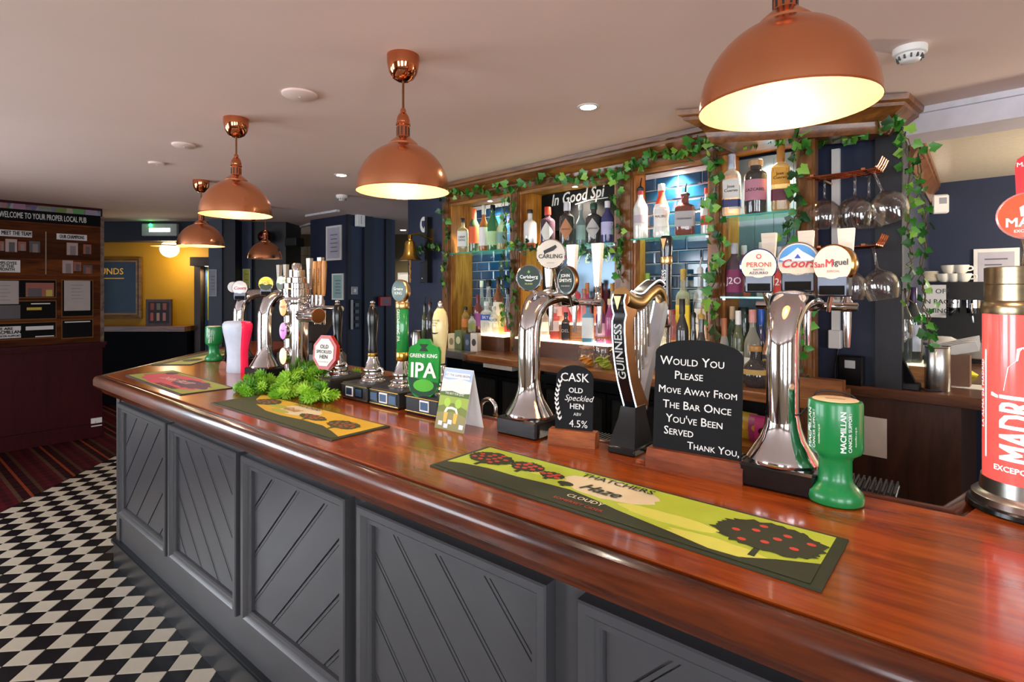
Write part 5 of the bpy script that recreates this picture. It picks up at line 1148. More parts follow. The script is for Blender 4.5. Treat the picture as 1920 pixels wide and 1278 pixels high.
# drip trays
def drip(label, t0, t1, n0, n1, z):
    o = thing('drip_tray', label, 'drip tray', BAR, (0, 0, 0), 0, 'black drip trays behind the bar')
    part(o, 'tray', MB().box(t0, t1, n0, n1, z - .03, z - .008, bev=.004), BLACK, 0)
    k = int((t1 - t0) / .013)
    for i in range(k + 1):
        x = t0 + .004 + (t1 - t0 - .008) * i / k; part(o, 'slat', MB().box(x - .002, x + .002, n0 + .004, n1 - .004, z - .008, z), BLACKM, 0)
drip('black slatted drip tray behind the green collecting box', -.25, -.12, 1.60, 1.72, ZT - .005)
drip('black slatted drip tray behind the large chalkboard', -.60, -.26, 1.60, 1.72, ZT - .005)
drip('black slatted drip tray behind the harp font', -1.02, -.80, 1.60, 1.74, ZT - .03)
# till on the far arm
o = thing('till', 'grey till with tilted screen behind the chrome fonts', 'till', BAR, (-3.30, 1.92, ZT - .05), R(15))
part(o, 'body', MB().loft([[(x, y, z) for y, z in ((-.14, 0), (.16, 0), (.16, .10), (.10, .15), (-.13, .13))] for x in (-.16, .16)]), mat('grey till plastic', '#55544f', .4), 0)
part(o, 'screen', MB().box(-.17, .17, -.012, .012, -.11, .11, Matrix.Translation((0, -.02, .29)) @ Matrix.Rotation(R(-40), 4, 'X')), BLACK, 0)
part(o, 'screen_stand', MB().box(-.03, .03, -.02, .06, .14, .27), BLACKM, 0)
part(o, 'screen_back', MB().box(-.15, .15, .012, .016, -.09, .09, Matrix.Translation((0, -.02, .29)) @ Matrix.Rotation(R(-40), 4, 'X')), mat('pale screen back', '#8a8878', .4), 0)
o = thing('back_shelf', 'dark service counter carrying the till behind the far fonts', 'counter', BAR, (0, 0, 0))
part(o, 'worktop', MB().box(-3.65, -2.75, 1.72, 2.25, ZT - .09, ZT - .05), COUNT, 0)
part(o, 'cupboard', MB().box(-3.6, -2.8, 1.76, 2.2, 0, ZT - .09), BLACKM, 0)
# ================================================================== copper pendants
def pendant(label, x, y, rim, lit=True, r=.17, power=7):
    o = thing('pendant_lamp', label, 'pendant lamp', W0, (x, y, rim), 0, 'copper dome pendant lamps')
    n = 14; dome = [(r * math.cos(R(90) * i / n) , r * 1.06 * math.sin(R(90) * i / n)) for i in range(n)]
    dome = [(max(a, .048), b_) for a, b_ in dome]
    outp = [(r * .985, 0), (r, .001)] + dome[1:] + [(.048, r * 1.045), (.046, r * 1.06), (.036, r * 1.13), (.026, r * 1.17)]
    part(o, 'shade', MB().lathe([(r * 1.0, .0)] + dome[1:] + [(.048, r * 1.05)], 48, caps=False), COPPER, 60)
    part(o, 'lining', MB().lathe([(r * .999, -.0005)] + [(a * .985, b_ * .985 + .001) for a, b_ in dome[1:]] + [(.02, r * 1.03)], 48, caps=False), COPPERIN, 60)
    part(o, 'rim', MB().lathe([(r * .997, -.001), (r * 1.004, -.001), (r * 1.004, .003), (r * .997, .003)], 48, caps=False), COPPERP)
    zt = r * 1.05
    part(o, 'collar', MB().lathe([(.054, zt - .008), (.054, zt - .002), (.046, zt + .006), (.032, zt + .018), (.025, zt + .024)], 28), COPPER)
    part(o, 'gallery', MB().lathe([(.0235, zt + .022), (.0235, zt + .066), (.027, zt + .068), (.027, zt + .074), (.024, zt + .078), (.025, zt + .084), (.021, zt + .10), (.014, zt + .112), (.010, zt + .114), (.011, zt + .122), (.008, zt + .13), (.003, zt + .132)], 24), COPPERP)
    for q in range(10):
        a = 2 * math.pi * q / 10; part(o, 'slot', MB().box(-.0022, .0022, -.0244, -.0225, zt + .028, zt + .06, Matrix.Rotation(a, 4, 'Z')), BLACKM, 0)
    hc = ZC - rim
    part(o, 'rod', MB().tube([(0, 0, zt + .13), (0, 0, hc - .085)], .0042, 10), BRONZE)
    part(o, 'ceiling_rose', MB().lathe([(.006, hc - .095), (.02, hc - .094), (.038, hc - .084), (.052, hc - .062), (.059, hc - .03), (.060, hc)], 32), COPPERP)
    part(o, 'lamp_holder', MB().lathe([(.018, r * .72), (.018, r * 1.0)], 16), flat('#d8c8b0', .4))
    bm = mat('warm bulb', '#fff2dc', .4, emit=26, ecol='#ffd9a0') if lit else mat('unlit bulb', '#d8d4cc', .3)
    part(o, 'bulb', MB().ball(.028, TM((0, 0, r * .55)), 18).lathe([(.018, r * .62), (.016, r * .74)], 14), bm)
    if lit:
        l = bpy.data.lights.new('pendant_bulb', 'POINT'); l.energy = power; l.color = (1.0, .85, .66); l.shadow_soft_size = .035
        q = bpy.data.objects.new('pendant_bulb', l); COL.objects.link(q); q.parent = o; q.location = (0, 0, r * .55 - .04)
pendant('large copper dome pendant nearest the camera above the long green runner', .5668, 1.128, 1.956)
pendant('copper dome pendant hanging left of the back bar above the hand pumps', -.4048, 2.0237, 1.9426)
pendant('copper dome pendant above the chrome column font', -1.4027, 2.767, 1.957)
pendant('copper dome pendant low over the far arm of the bar beside the yellow room', -2.48, 4.34, 1.925)
pendant('unlit dark copper dome pendant in front of the far navy piers', -2.58, 5.69, 1.90, False)
o = thing('globe_lamp', 'white globe lamp under a flat cream disc in the yellow room', 'pendant lamp', W0, ((318 - 960) / FPX * 7.35, 7.35, hz(W0, 318, 462, 7.35)))
part(o, 'disc', MB().lathe([(.22, 0), (.22, .008), (.06, .03), (.05, .05)], 28), flat('#d8b878', .4))
part(o, 'globe', MB().ball(.115, TM((0, 0, -.035)), 24, ez=.95), mat('glowing opal globe', '#fff4dc', .3, emit=7, ecol='#ffe6b8'))
part(o, 'cord', MB().tube([(0, 0, .05), (0, 0, ZC - o.location.z)], .004, 6), BLACKM)
l = bpy.data.lights.new('globe_bulb', 'POINT'); l.energy = 12; l.color = (1, .82, .55); l.shadow_soft_size = .1
q = bpy.data.objects.new('globe_bulb', l); COL.objects.link(q); q.parent = o; q.location = (0, 0, -.16)
# ceiling fittings
def onc(u, v): return onz(W0, u, v, ZC)
p = onc(1103, 200); downlight('recessed ceiling downlight between the second pendant and the nearest pendant', W0, (p.x, p.y, ZC), .052, 16, (1, .88, .7), 'ceiling downlights', WHITE, R(130))
p = onc(640, 328); downlight('recessed ceiling downlight left of the second pendant', W0, (p.x, p.y, ZC), .052, 16, (1, .88, .7), 'ceiling downlights', WHITE, R(130))
p = onc(756, 431); downlight('far ceiling downlight above the brass bell', W0, (p.x, p.y, ZC), .06, 60, (1, .88, .7), 'ceiling downlights', WHITE, R(130))
def detector(label, u, v, s=1.0, dome=False, name='smoke_detector'):
    p = onc(u, v); o = thing(name, label, 'smoke detector' if not dome else 'camera', W0, (p.x, p.y, ZC))
    part(o, 'base', MB().lathe([(.052 * s, 0), (.053 * s, -.006), (.052 * s, -.022), (.047 * s, -.026)], 28), WHITE)
    if dome: part(o, 'dome', MB().ball(.034, TM((0, 0, -.03)), 18), BLACK); return
    part(o, 'head', MB().lathe([(.042 * s, -.026), (.040 * s, -.030), (.030 * s, -.048), (.020 * s, -.052), (.001, -.053)], 28), WHITE)
    for q in range(12): part(o, 'vent', MB().box(-.0025, .0025, -.041 * s, -.033 * s, -.044, -.031, Matrix.Rotation(2 * math.pi * q / 12, 4, 'Z')), flat('#4a4a4c', .6), 0)
detector('white smoke detector on the ceiling right of the nearest pendant', 1706, 90)
detector('white smoke detector on the far ceiling before the navy column', 641, 366)
detector('small dark camera dome under white base on the far ceiling', 475, 404, 1.1, True, 'camera_dome')
for i, (u, v, r, lab) in enumerate(((562, 176, .075, 'round white ceiling plate left of the second pendant'), (345, 271, .065, 'round white ceiling plate left of the third pendant'), (294, 305, .05, 'smallest round white ceiling plate at the far left'))):
    p = onc(u, v); o = thing('ceiling_plate', lab, 'plate', W0, (p.x, p.y, ZC), 0, 'round ceiling plates')
    part(o, 'plate', MB().lathe([(r, 0), (r, -.008), (r * .9, -.013), (.001, -.014)], 32), CEIL)
    part(o, 'screw_cap', MB().lathe([(.006, -.0135), (.004, -.016)], 10), WHITE)

# ================================================================== ivy
LEAF = [mat('ivy leaf %d' % i, c, .42, var=.3, scale=25) for i, c in enumerate(('#3a7d2a', '#28601f', '#5f9c36', '#1a421a', '#458a30', '#86b444'))]
VINE = mat('ivy stem', '#5a4a26', .7, var=.2)
LP = [(0, -.05), (.16, -.20), (.40, -.26), (.46, -.02), (.64, .22), (.42, .40), (.26, .66), (0, 1.0), (-.26, .66), (-.42, .40), (-.64, .22), (-.46, -.02), (-.40, -.26), (-.16, -.20)]
leafs = []
for m_ in LEAF:
    me = MB(); vs_ = [(x, -.16 * abs(x) - .10 * (y - .3) ** 2, y) for x, y in LP] + [(0, .03, .15)]
    me.add(vs_, [(14, i, (i + 1) % 14) for i in range(14)]); leafs.append(me.mesh('leaf', m_, 60))
rv = random.Random(11)
def ivy(label, pts, n0, count, size=.055, spread=.03, hang=0.0, dark=0.0, sway=.02, fr=BACK):
    P = arc([hit(fr, u, v, n0 + rv.uniform(-.012, .012)) for u, v in pts], 8)
    o = thing('ivy_garland', label, 'ivy', fr, (0, 0, 0), 0, 'artificial ivy round the back bar')
    Q = [p + Vector((rv.gauss(0, .006), rv.uniform(-.012, .004), rv.gauss(0, .006))) for p in P]
    part(o, 'vine', MB().tube(Q, .0032, 5).tube([p + Vector((rv.gauss(0, .012), -.006, rv.gauss(0, .012))) for p in P], .0022, 5), VINE)
    count = int(count * 1.5); size *= .84
    for i in range(count):
        f_ = (i + rv.random()) / count * (len(P) - 1); k = int(f_); p = P[k].lerp(P[min(k + 1, len(P) - 1)], f_ - k)
        s_ = size * rv.uniform(.65, 1.25); pick = rv.choice((0, 0, 1, 1, 2, 4, 5)) if rv.random() > dark else 3
        e = link('leaf', leafs[pick], o)
        e.location = (p.x + rv.gauss(0, spread), p.y - rv.uniform(.008, .04), p.z + rv.gauss(0, spread) - hang)
        e.scale = (s_, s_, s_); e.rotation_euler = (rv.gauss(-.35, .35), rv.choice((-1, 1)) * rv.uniform(1.2, 2.9) if rv.random() < .8 else rv.gauss(0, .6), rv.gauss(0, .55) - .5)
    return o
ivy('ivy garland along the cornice above the leftmost and middle bays', [(838, 358), (880, 362), (930, 358), (985, 345), (1060, 334), (1120, 332), (1165, 325)], NB - .05, 46, .052, .022)
ivy('ivy garland along the cornice above the teal tiled bay', [(1165, 325), (1195, 312), (1225, 288), (1260, 296), (1300, 280), (1338, 265)], NB - .05, 34, .055, .022)
ivy('ivy strand hanging down the leftmost post of the back bar', [(842, 352), (832, 400), (846, 450), (834, 505), (842, 560)], NB - .03, 26, .05, .025, dark=.3)
ivy('ivy strand hanging down the post between the leftmost and middle bays', [(958, 365), (964, 430), (960, 500), (970, 560), (964, 650)], NB - .03, 30, .048, .022, dark=.35)
ivy('ivy strand inside the leftmost bay before the blue tiles', [(945, 375), (950, 430), (944, 500), (946, 560), (952, 620)], NB - .01, 16, .045, .015, dark=.3)
ivy('ivy garland under the gin shelf of the middle bay', [(968, 455), (995, 466), (1030, 470), (1080, 470), (1120, 472), (1152, 462)], NB - .04, 40, .045, .018, dark=.2)
ivy('ivy strand hanging down the post between the middle and teal bays', [(1165, 330), (1158, 390), (1170, 440), (1160, 480), (1168, 530)], NB - .03, 24, .048, .022, dark=.25)
ivy('ivy strand hanging down the post right of the teal tiled bay', [(1338, 268), (1345, 340), (1336, 400), (1350, 470), (1336, 540), (1342, 640)], NB - .03, 40, .052, .024, dark=.25)
ivy('ivy garland along the top of the boarded bay', [(1345, 268), (1390, 268), (1430, 258), (1470, 256), (1502, 250)], NB - .05, 26, .055, .02)
ivy('ivy strand hanging down the post right of the boarded bay', [(1504, 255), (1494, 330), (1498, 400), (1476, 440), (1500, 520), (1510, 610), (1502, 700)], NB - .03, 34, .055, .022, dark=.35)
ivy('ivy garland under the cornice above the hanging wine glasses', [(1525, 252), (1570, 262), (1620, 240), (1660, 232), (1690, 240)], 2.98, 22, .058, .022, dark=.3)
ivy('ivy strand hanging at the right end of the cabinet, nearer the wine glasses', [(1697, 250), (1706, 320), (1700, 400), (1708, 470), (1700, 570)], 3.04, 24, .042, .014)
ivy('ivy strand hanging at the right end of the cabinet, farther from the wine glasses', [(1722, 272), (1728, 350), (1736, 430), (1730, 520), (1740, 610), (1742, 640)], 3.14, 28, .042, .016)
ivy('loose dark ivy on the navy wall beside the brass bell', [(770, 462), (790, 470), (812, 460), (832, 468)], 2.90, 18, .05, .025, dark=.5)

# ================================================================== hanging glasses
GL = [(.034, 0), (.033, .003), (.010, .007), (.0042, .014), (.0040, .085), (.008, .092), (.030, .104), (.048, .125), (.054, .150), (.050, .185), (.043, .205), (.0425, .205), (.049, .185), (.0525, .150), (.046, .126), (.028, .106), (.001, .096)]
gm = MB().lathe(GL, 28, caps=False).mesh('balloon_glass', glass('thin wine glass', '#ffffff', .05, .02, True), 60)
n_g = 2.84
def rack(label, ua, ub, v, z0):
    o = thing('glass_rack', label, 'glass rack', BACK, (0, 0, 0), 0, 'copper stemware racks')
    a, b_ = sx(ua, n_g), sx(ub, n_g)
    for nn in (-.055, -.02, .02, .055): part(o, 'rail', MB().tube(arc([(a, n_g + nn, z0), (b_ - .03, n_g + nn, z0), (b_, n_g + nn, z0 + .01), (b_ + .02, n_g + nn, z0 + .05)], 5), .004, 8), COPPERP)
    part(o, 'bracket', MB().box(a + .02, a + .035, n_g - .055, NP, z0 + .003, z0 + .012).box(b_ - .06, b_ - .045, n_g - .055, NP, z0 + .003, z0 + .012), COPPER, 0)
zr1 = hz(BACK, 1600, 326, n_g); zr2 = hz(BACK, 1600, 464, n_g)
rack('upper copper rack of hanging wine glasses on the navy panel', 1517, 1650, 0, zr1); rack('lower copper rack of hanging wine glasses on the navy panel', 1530, 1650, 0, zr2)
for lab, u, z0, tilt in (('balloon wine glass hanging at the left of the upper copper rack', 1546, zr1, 0), ('balloon wine glass hanging in the middle of the upper copper rack', 1603, zr1, 0), ('tilted balloon wine glass hanging at the right end of the upper copper rack', 1636, zr1, 20),
                         ('balloon wine glass hanging at the left of the lower copper rack', 1592, zr2, 0), ('tilted balloon wine glass hanging at the right end of the lower copper rack', 1636, zr2, 10), ('balloon wine glass hanging behind the others on the upper rack', 1618, zr1, 0)):
    back = 'behind' in lab
    o = put(tag(link('balloon_glass', gm), lab, 'wine glass', 'wine glasses hanging from copper racks'), BACK, (sx(u, n_g), n_g + (.11 if back else 0), z0 + .009))
    o.rotation_euler = (R(180), R(-tilt), BACK[2]); o.scale = (1.32, 1.32, 1.2)
# conduit, socket and card machine on the navy panel
o = thing('conduit', 'white cable conduit running down the navy panel behind the glasses', 'conduit', BACK)
xa = sx(1567, NP - .015); part(o, 'duct', MB().box(xa - .018, xa + .018, NP - .02, NP, hz(BACK, 1567, 625, NP), ZC - .16), WHITE, 0); part(o, 'socket_box', MB().box(xa - .028, xa + .028, NP - .045, NP, hz(BACK, 1567, 652, NP), hz(BACK, 1567, 618, NP), bev=.004), WHITE, 0)
o = thing('black_box', 'black plastic wall box with small printed label on the navy panel', 'box', BACK)
a, b_ = sx(1574, NP - .03), sx(1620, NP - .03); z0, z1 = hz(BACK, 1597, 721, NP - .03), hz(BACK, 1597, 666, NP - .03)
part(o, 'case', MB().box(a, b_, NP - .06, NP, z0, z1, bev=.006), BLACK, 0); part(o, 'label_sheet', MB().box(a + .03, a + .075, NP - .0612, NP - .06, z1 - .06, z1 - .022), flat('#b8b8b8', .6), 0)
part(o, 'cable', MB().tube(arc([(a - .01, NP - .01, z1 + .03), (a - .02, NP - .03, z0 + .05), (a - .01, NP - .04, z0 - .12)], 6), .005, 6), BLACKM)
o = thing('wall_card', 'blank cream card fixed to the dark counter side behind the collecting box', 'card', BACK)
a, b_ = sx(1600, NR + .028), sx(1663, NR + .028); part(o, 'card', MB().box(a, b_, NR + .024, NR + .029, hz(BACK, 1640, 855, NR + .028), hz(BACK, 1640, 782, NR + .028)), flat('#d8c8b8', .6), 0)

# ================================================================== the counter on the right
o = thing('wine_box', 'oak box with lit top holding the wine bottles', 'box', BACK)
nb_ = 3.16; a, b_ = sx(1666, nb_), sx(1736, nb_); zb_ = ZK + .115
part(o, 'body', MB().box(a, b_, nb_, nb_ + .2, ZK, zb_ - .01), OAKH, 0); part(o, 'lit_top', MB().box(a, b_, nb_, nb_ + .2, zb_ - .01, zb_), mat('soft lit top', '#ffe8c8', .4, emit=.8), 0)
for lab, u, vt, cap, nn in (('dark green wine bottle with black foil, nearer the navy panel', 1694, 540, '#141414', nb_ + .05), ('dark green wine bottle with purple foil and blue label', 1712, 538, '#3c2450', nb_ + .08)):
    h = hit(BACK, u, vt, nn); bottle(lab, BACK, (h.x, nn, zb_), h.z - zb_, .038, 'std', '#0c2010', .95, cap, '#c8ccd8' if 'purple' in lab else None, (.15, .5), cl=.2, rz=R(-5), group='wine bottles on the oak box')
gh = hit(BACK, 1688, 668, nb_ + .0); 
o = thing('ice_glass', 'large balloon glass filled with ice cubes beside the wine bottles', 'glass', BACK, (gh.x - .005, nb_ + .035, zb_ + .0005))
part(o, 'bowl', MB().lathe([(r * 1.05, z) for r, z in GL], 28, caps=False), MATS['thin wine glass'], 60)
ri = random.Random(3)
for q in range(22):
    an, rr = ri.uniform(0, 6.28), ri.uniform(0, .034)
    part(o, 'ice_cube', MB().box(-.008, .008, -.008, .008, -.008, .008, TM((rr * math.cos(an), rr * math.sin(an), ri.uniform(.125, .155)), ri.uniform(0, 3), ri.uniform(0, 3))), glass('ice', '#f4f8fa', .5, .1), 0)
o = thing('card_reader', 'black card reader leaning in its dock on the side counter', 'card reader', BACK, (sx(1700, NR + .06), NR + .06, ZK))
part(o, 'dock', MB().box(-.05, .05, -.035, .045, 0, .03, bev=.004), BLACKM, 0)
part(o, 'reader', MB().box(-.020, .020, -.011, .011, 0, .20, TM((.02, 0, .025), 0, R(14), R(-22)), bev=.004), BLACK, 0)
part(o, 'cable', MB().tube(arc([(.05, 0, .01), (.09, -.02, .006), (.13, .0, .006)], 5), .004, 6), BLACKM)
o = thing('steel_canister', 'tall brushed steel canister beside the card reader', 'canister', BACK, (sx(1757, NR + .12), NR + .12, ZK))
part(o, 'body', MB().lathe([(.048, 0), (.05, .003), (.05, .20), (.048, .203), (.046, .203), (.046, .19), (.001, .19)], 30), STEEL)
part(o, 'rim', MB().lathe([(.0505, .196), (.052, .2), (.0505, .204)], 30, caps=False), CHROME)
o = thing('paper_bundle', 'folded white papers standing behind the steel canister', 'papers', BACK, (sx(1790, NR + .35), NR + .35, ZK))
part(o, 'holder', MB().box(-.06, .06, -.04, .04, 0, .15), flat('#6a4a34', .6), 0)
for q in range(4): part(o, 'sheet', MB().box(-.09, .10, -.002, .002, 0, .06, TM((0, -.03 + q * .018, .15 + q * .008), .1 * q, R(40), R(-16))), PAPER, 0)
o = thing('paper_sheet', 'white sheet lying on the side counter near the red font', 'paper', BACK, (sx(1815, NR + .34), NR + .34, ZK)); part(o, 'sheet', MB().box(-.12, .12, -.08, .08, .0005, .002), PAPER, 0)
o = thing('yellow_cloth', 'crumpled yellow cloth on the side counter', 'cloth', BACK, (sx(1806, NR + .75), NR + .75, ZK)); part(o, 'cloth', MB().lathe([(.05, 0), (.055, .01), (.03, .03), (.012, .042)], 11, ex=1.2, ey=.7), flat('#c8c02c', .8), 60)
NM = 4.45; zm = lambda u, v: hz(BACK, u, v, NM)
o = thing('coffee_machine', 'blue black espresso machine with chrome front on the kitchen counter', 'coffee machine', BACK)
a, b_ = sx(1712, NM), sx(1850, NM); zt_, z1_, z2_, z3_ = zm(1800, 528), zm(1800, 562), zm(1800, 640), ZK
part(o, 'hood', MB().loft([[(x, y, z) for y, z in ((NM, z1_), (NM + .4, z1_), (NM + .4, zt_), (NM + .08, zt_))] for x in (a, b_)]), mat('blue black enamel', '#16202c', .25, coat=.4), 0)
part(o, 'back', MB().box(a, b_, NM + .25, NM + .4, z3_, z1_), BLACKM, 0)
part(o, 'drip_base', MB().box(a, b_, NM - .02, NM + .3, z3_ + .03, z2_, bev=.006), STEEL, 0)
part(o, 'foot', MB().box(a + .02, b_ - .02, NM + .02, NM + .38, z3_, z3_ + .03), BLACKM, 0)
for x in (a + (b_ - a) * .55, a + (b_ - a) * .82):
    g = part(o, 'brew_group', MB().lathe([(.04, z1_ - .05), (.04, z1_)], 20, TM((x, NM + .06, 0))), CHROME); part(g, 'portafilter', MB().lathe([(.034, z1_ - .085), (.036, z1_ - .05)], 18, TM((x, NM + .06, 0))).tube([(x, NM + .04, z1_ - .07), (x, NM - .09, z1_ - .09)], .011, 10), BLACK)
part(o, 'steam_wand', MB().tube(arc([(a + .3, NM + .03, z1_), (a + .3, NM - .03, z1_ - .05), (a + .31, NM - .04, z1_ - .14)], 5), .006, 8), CHROME)
cupm = [MB().lathe([(.022, 0), (.034, .012), (.043, .04), (.045, .055), (.043, .055), (.04, .04), (.03, .014), (.001, .01)], 22, caps=False).mesh('cup_bowl', flat('#e2dccf', .25), 60), MB().tube(arc([(.040, 0, .045), (.062, 0, .044), (.064, 0, .025), (.038, 0, .018)], 5), .005, 8).mesh('handle', flat('#e2dccf', .25), 60)]
for lab, u, lay, dx in (('white coffee cup at the left on the espresso machine', 1770, 0, 0), ('white coffee cup in the middle on the espresso machine', 1788, 0, 0), ('white coffee cup at the right on the espresso machine', 1806, 0, 0), ('upturned white coffee cup on the middle cup', 1779, 1, 0), ('white coffee cup lying on the right-hand cup', 1801, 1, 0)):
    o = thing('coffee_cup', lab, 'cup', BACK, (sx(u, NM + .15), NM + .15 + (.01 if lay else 0), zt_ + .0005 + lay * .056), R(30 * lay), 'white coffee cups on the espresso machine'); link('cup_bowl', cupm[0], o); link('handle', cupm[1], o)
o = thing('saucer_stack', 'stack of white saucers left of the coffee cups', 'saucers', BACK, (sx(1738, NM + .15), NM + .15, zt_))
for q in range(9): part(o, 'saucer', MB().lathe([(.03, q * .008), (.05, q * .008 + .003), (.066, q * .008 + .009), (.064, q * .008 + .010), (.001, q * .008 + .004)], 24), flat('#ddd6c8', .3))
o = thing('notice_sheet', 'white notice sheet with capital lettering stuck on the espresso machine', 'notice', BACK)
a, b_ = sx(1716, NM - .03), sx(1774, NM - .03); z0, z1 = zm(1745, 594), zm(1745, 534)
part(o, 'sheet', MB().box(a, b_, NM - .034, NM - .032, z0, z1), PAPER, 0)
for t, f_ in (('TURN OFF', .8), ('WHEN BACK', .48), ('RUNNING', .2)): text(o, t, .042, flat('#3a3a3c', .6), Matrix.Translation(((a + b_) / 2, NM - .0345, z0 + (z1 - z0) * f_)) @ UPRIGHT, bold=.01)
o = thing('steel_jugs', 'steel milk jug behind the canister on the kitchen counter', 'jug', BACK, (sx(1768, 3.9), 3.9, ZK)); part(o, 'jug', MB().lathe([(.05, 0), (.055, .005), (.05, .08), (.045, .13), (.05, .15)], 24), STEEL); part(o, 'lid_cloth', MB().lathe([(.07, .15), (.075, .165), (.03, .20)], 12, ex=1.3), flat('#c8c6c2', .8), 60)
o = thing('framed_notice', 'white framed notice on the navy kitchen wall behind the red font', 'notice', BACK)
nw = 5.13; a, b_ = sx(1826, nw), sx(1912, nw); z0, z1 = hz(BACK, 1860, 545, nw), hz(BACK, 1860, 466, nw)
part(o, 'frame', MB().box(a, b_, nw - .02, nw, z0, z1), WHITE, 0); part(o, 'sheet', MB().box(a + .025, b_ - .025, nw - .0215, nw - .02, z0 + .025, z1 - .025), flat('#b8b4c0', .6), 0)
for q in range(7): part(o, 'printed_line', MB().box(a + .06, b_ - .06 - .03 * (q % 3), nw - .0225, nw - .0215, z1 - .08 - q * .04, z1 - .07 - q * .04), flat('#6a6878', .7), 0)
o = thing('motion_sensor', 'small white motion sensor on the navy kitchen wall', 'sensor', BACK, (sx(1760, nw), nw, hz(BACK, 1760, 384, nw)), R(20)); part(o, 'case', MB().box(-.05, .05, -.06, 0, -.07, .07, bev=.01), WHITE, 0); part(o, 'lens', MB().box(-.01, .035, -.062, -.06, .0, .045), flat('#8a8a90', .3), 0)
kl = world(BACK, (.75, 4.2, 1.95)); o = thing('globe_lamp', 'added out-of-view opal globe brightening the kitchen right of the red font', 'pendant lamp', W0, kl)  # added globe and point light out of view, to brighten the kitchen ceiling
part(o, 'globe', MB().ball(.09, None, 20), mat('glowing opal globe', None)); part(o, 'cord', MB().tube([(0, 0, .088), (0, 0, ZC - .075 - kl.z)], .004, 6), BLACKM)
l = bpy.data.lights.new('kitchen_fill_light', 'POINT'); l.energy = 75; l.color = (1, .88, .70); l.shadow_soft_size = .095
q = bpy.data.objects.new('kitchen_fill_light', l); COL.objects.link(q); q.parent = o; q.location = (0, 0, -.13)

# ================================================================== things on the back counter
def jar(label, u, v, R_, H, fill, n):
    h = hit(BACK, u, v, n); o = thing('storage_jar', label, 'jar', BACK, (h.x, n, ZK), 0, 'clip top jars on the back counter')
    part(o, 'glass', MB().lathe([(R_ * .9, 0), (R_, .008), (R_, H * .78), (R_ * .85, H * .86), (R_ * .85, H * .9)], 24), CLEAR)
    part(o, 'seal', MB().lathe([(R_ * .88, H * .9), (R_ * .92, H * .91), (R_ * .88, H * .93)], 24), flat('#c8703c', .5)); part(o, 'lid', MB().lathe([(R_ * .86, H * .93), (R_ * .8, H * .98), (.001, H)], 24), CLEAR)
    rj = random.Random(2)
    for q in range(9): part(o, 'fruit_slice', MB().lathe([(R_ * .4, -.004), (R_ * .42, 0), (R_ * .4, .004)], 12, TM((rj.uniform(-.4, .4) * R_, rj.uniform(-.4, .4) * R_, .014 + q * .006), 0, rj.uniform(-1, 1), rj.uniform(-1, 1))), flat(fill, .5), 0)
jar('short clip top jar of orange slices on the back counter', 1100, 676, .05, .125, '#e0962c', 2.66); jar('tall clip top jar of lime slices on the back counter', 1131, 680, .058, .20, '#a8b83c', 2.64)
for i, (u, w_, h_, c, l_, lab) in enumerate(((850, .062, .12, '#d8c8a0', '#8a7a50', 'cream carton'), (863, .065, .15, '#5a6a3c', '#c8cc9a', 'green carton'), (879, .05, .13, '#2c3a50', '#6a7a90', 'navy tin'), (892, .06, .14, '#cfc8bc', '#2a2420', 'white carton with dark oval'))):
    n = 2.70; h = hit(BACK, u, 650, n); o = thing('spirit_carton', lab + ' standing on the back counter before the leftmost bay', 'carton', BACK, (h.x, n, ZK), R(20), 'cartons on the back counter')
    part(o, 'box', MB().box(-w_ / 2, w_ / 2, -w_ / 2, w_ / 2, 0, h_, bev=.002), flat(c, .5), 0); part(o, 'label', MB().prism(disc(w_ * .3, 18, 1, 1.5), 0, .0008, Matrix.Translation((0, -w_ / 2, h_ * .5)) @ UPRIGHT), flat(l_, .5), 0)
o = thing('steel_tray', 'long narrow steel tray on the left end of the back counter', 'tray', BACK)
a, b_ = sx(776, 2.50), sx(868, 2.50); part(o, 'tray', MB().box(a, b_, 2.52, 2.62, ZK, ZK + .012, bev=.002).box(a, b_, 2.505, 2.515, ZK - .035, ZK + .014), STEEL, 0); part(o, 'end_plate', MB().box(b_ - .005, b_ + .005, 2.50, 2.62, ZK - .045, ZK + .01), STEEL, 0)
h = hit(BACK, 781, 650, 2.57); o = thing('milk_jug', 'small steel milk jug at the left end of the back counter', 'jug', BACK, (h.x, 2.57, ZK + .013))
part(o, 'body', MB().lathe([(.040, 0), (.045, .004), (.042, .06), (.036, .105), (.040, .12), (.038, .12), (.034, .105), (.001, .1)], 24), STEEL); part(o, 'handle', MB().tube(arc([(-.04, 0, .10), (-.068, 0, .095), (-.066, 0, .05), (-.043, 0, .03)], 5), .005, 8), STEEL)
h = hit(BACK, 774, 738, 2.62); o = thing('wicker_pot', 'small wicker pot on the shelf under the back counter', 'pot', BACK, (h.x, 2.62, h.z)); part(o, 'pot', MB().lathe([(.035, 0), (.042, .09), (.044, .095), (.04, .095), (.034, .01)], 16), mat('wicker', '#a8803c', .7, var=.4, scale=80)); part(o, 'shelf_board', MB().box(-.12, .3, -.06, .12, -.02, 0), OAKH, 0)
o = thing('white_shelf_strip', 'white plastic strip under the counter above the fridge', 'strip', BACK); a, b_ = sx(908, NCF + .02), sx(962, NCF + .02); part(o, 'strip', MB().box(a, b_, NCF + .01, NCF + .10, ZK - .075, ZK - .046), flat('#b8b4ac', .5), 0)
o = thing('chrome_tap', 'small curved chrome water tap behind the tent card', 'tap', BAR, (*at(902, 760, 2.18, 0, 0)[:2], .93)); part(o, 'spout', MB().tube(arc([(0, 0, 0), (0, 0, .16), (.01, 0, .20), (.045, 0, .215), (.075, 0, .195), (.078, 0, .16)], 6), .009, 10), CHROME); part(o, 'nozzle', MB().lathe([(.011, .135), (.011, .16)], 12, TM((.078, 0, 0))), BRASS)
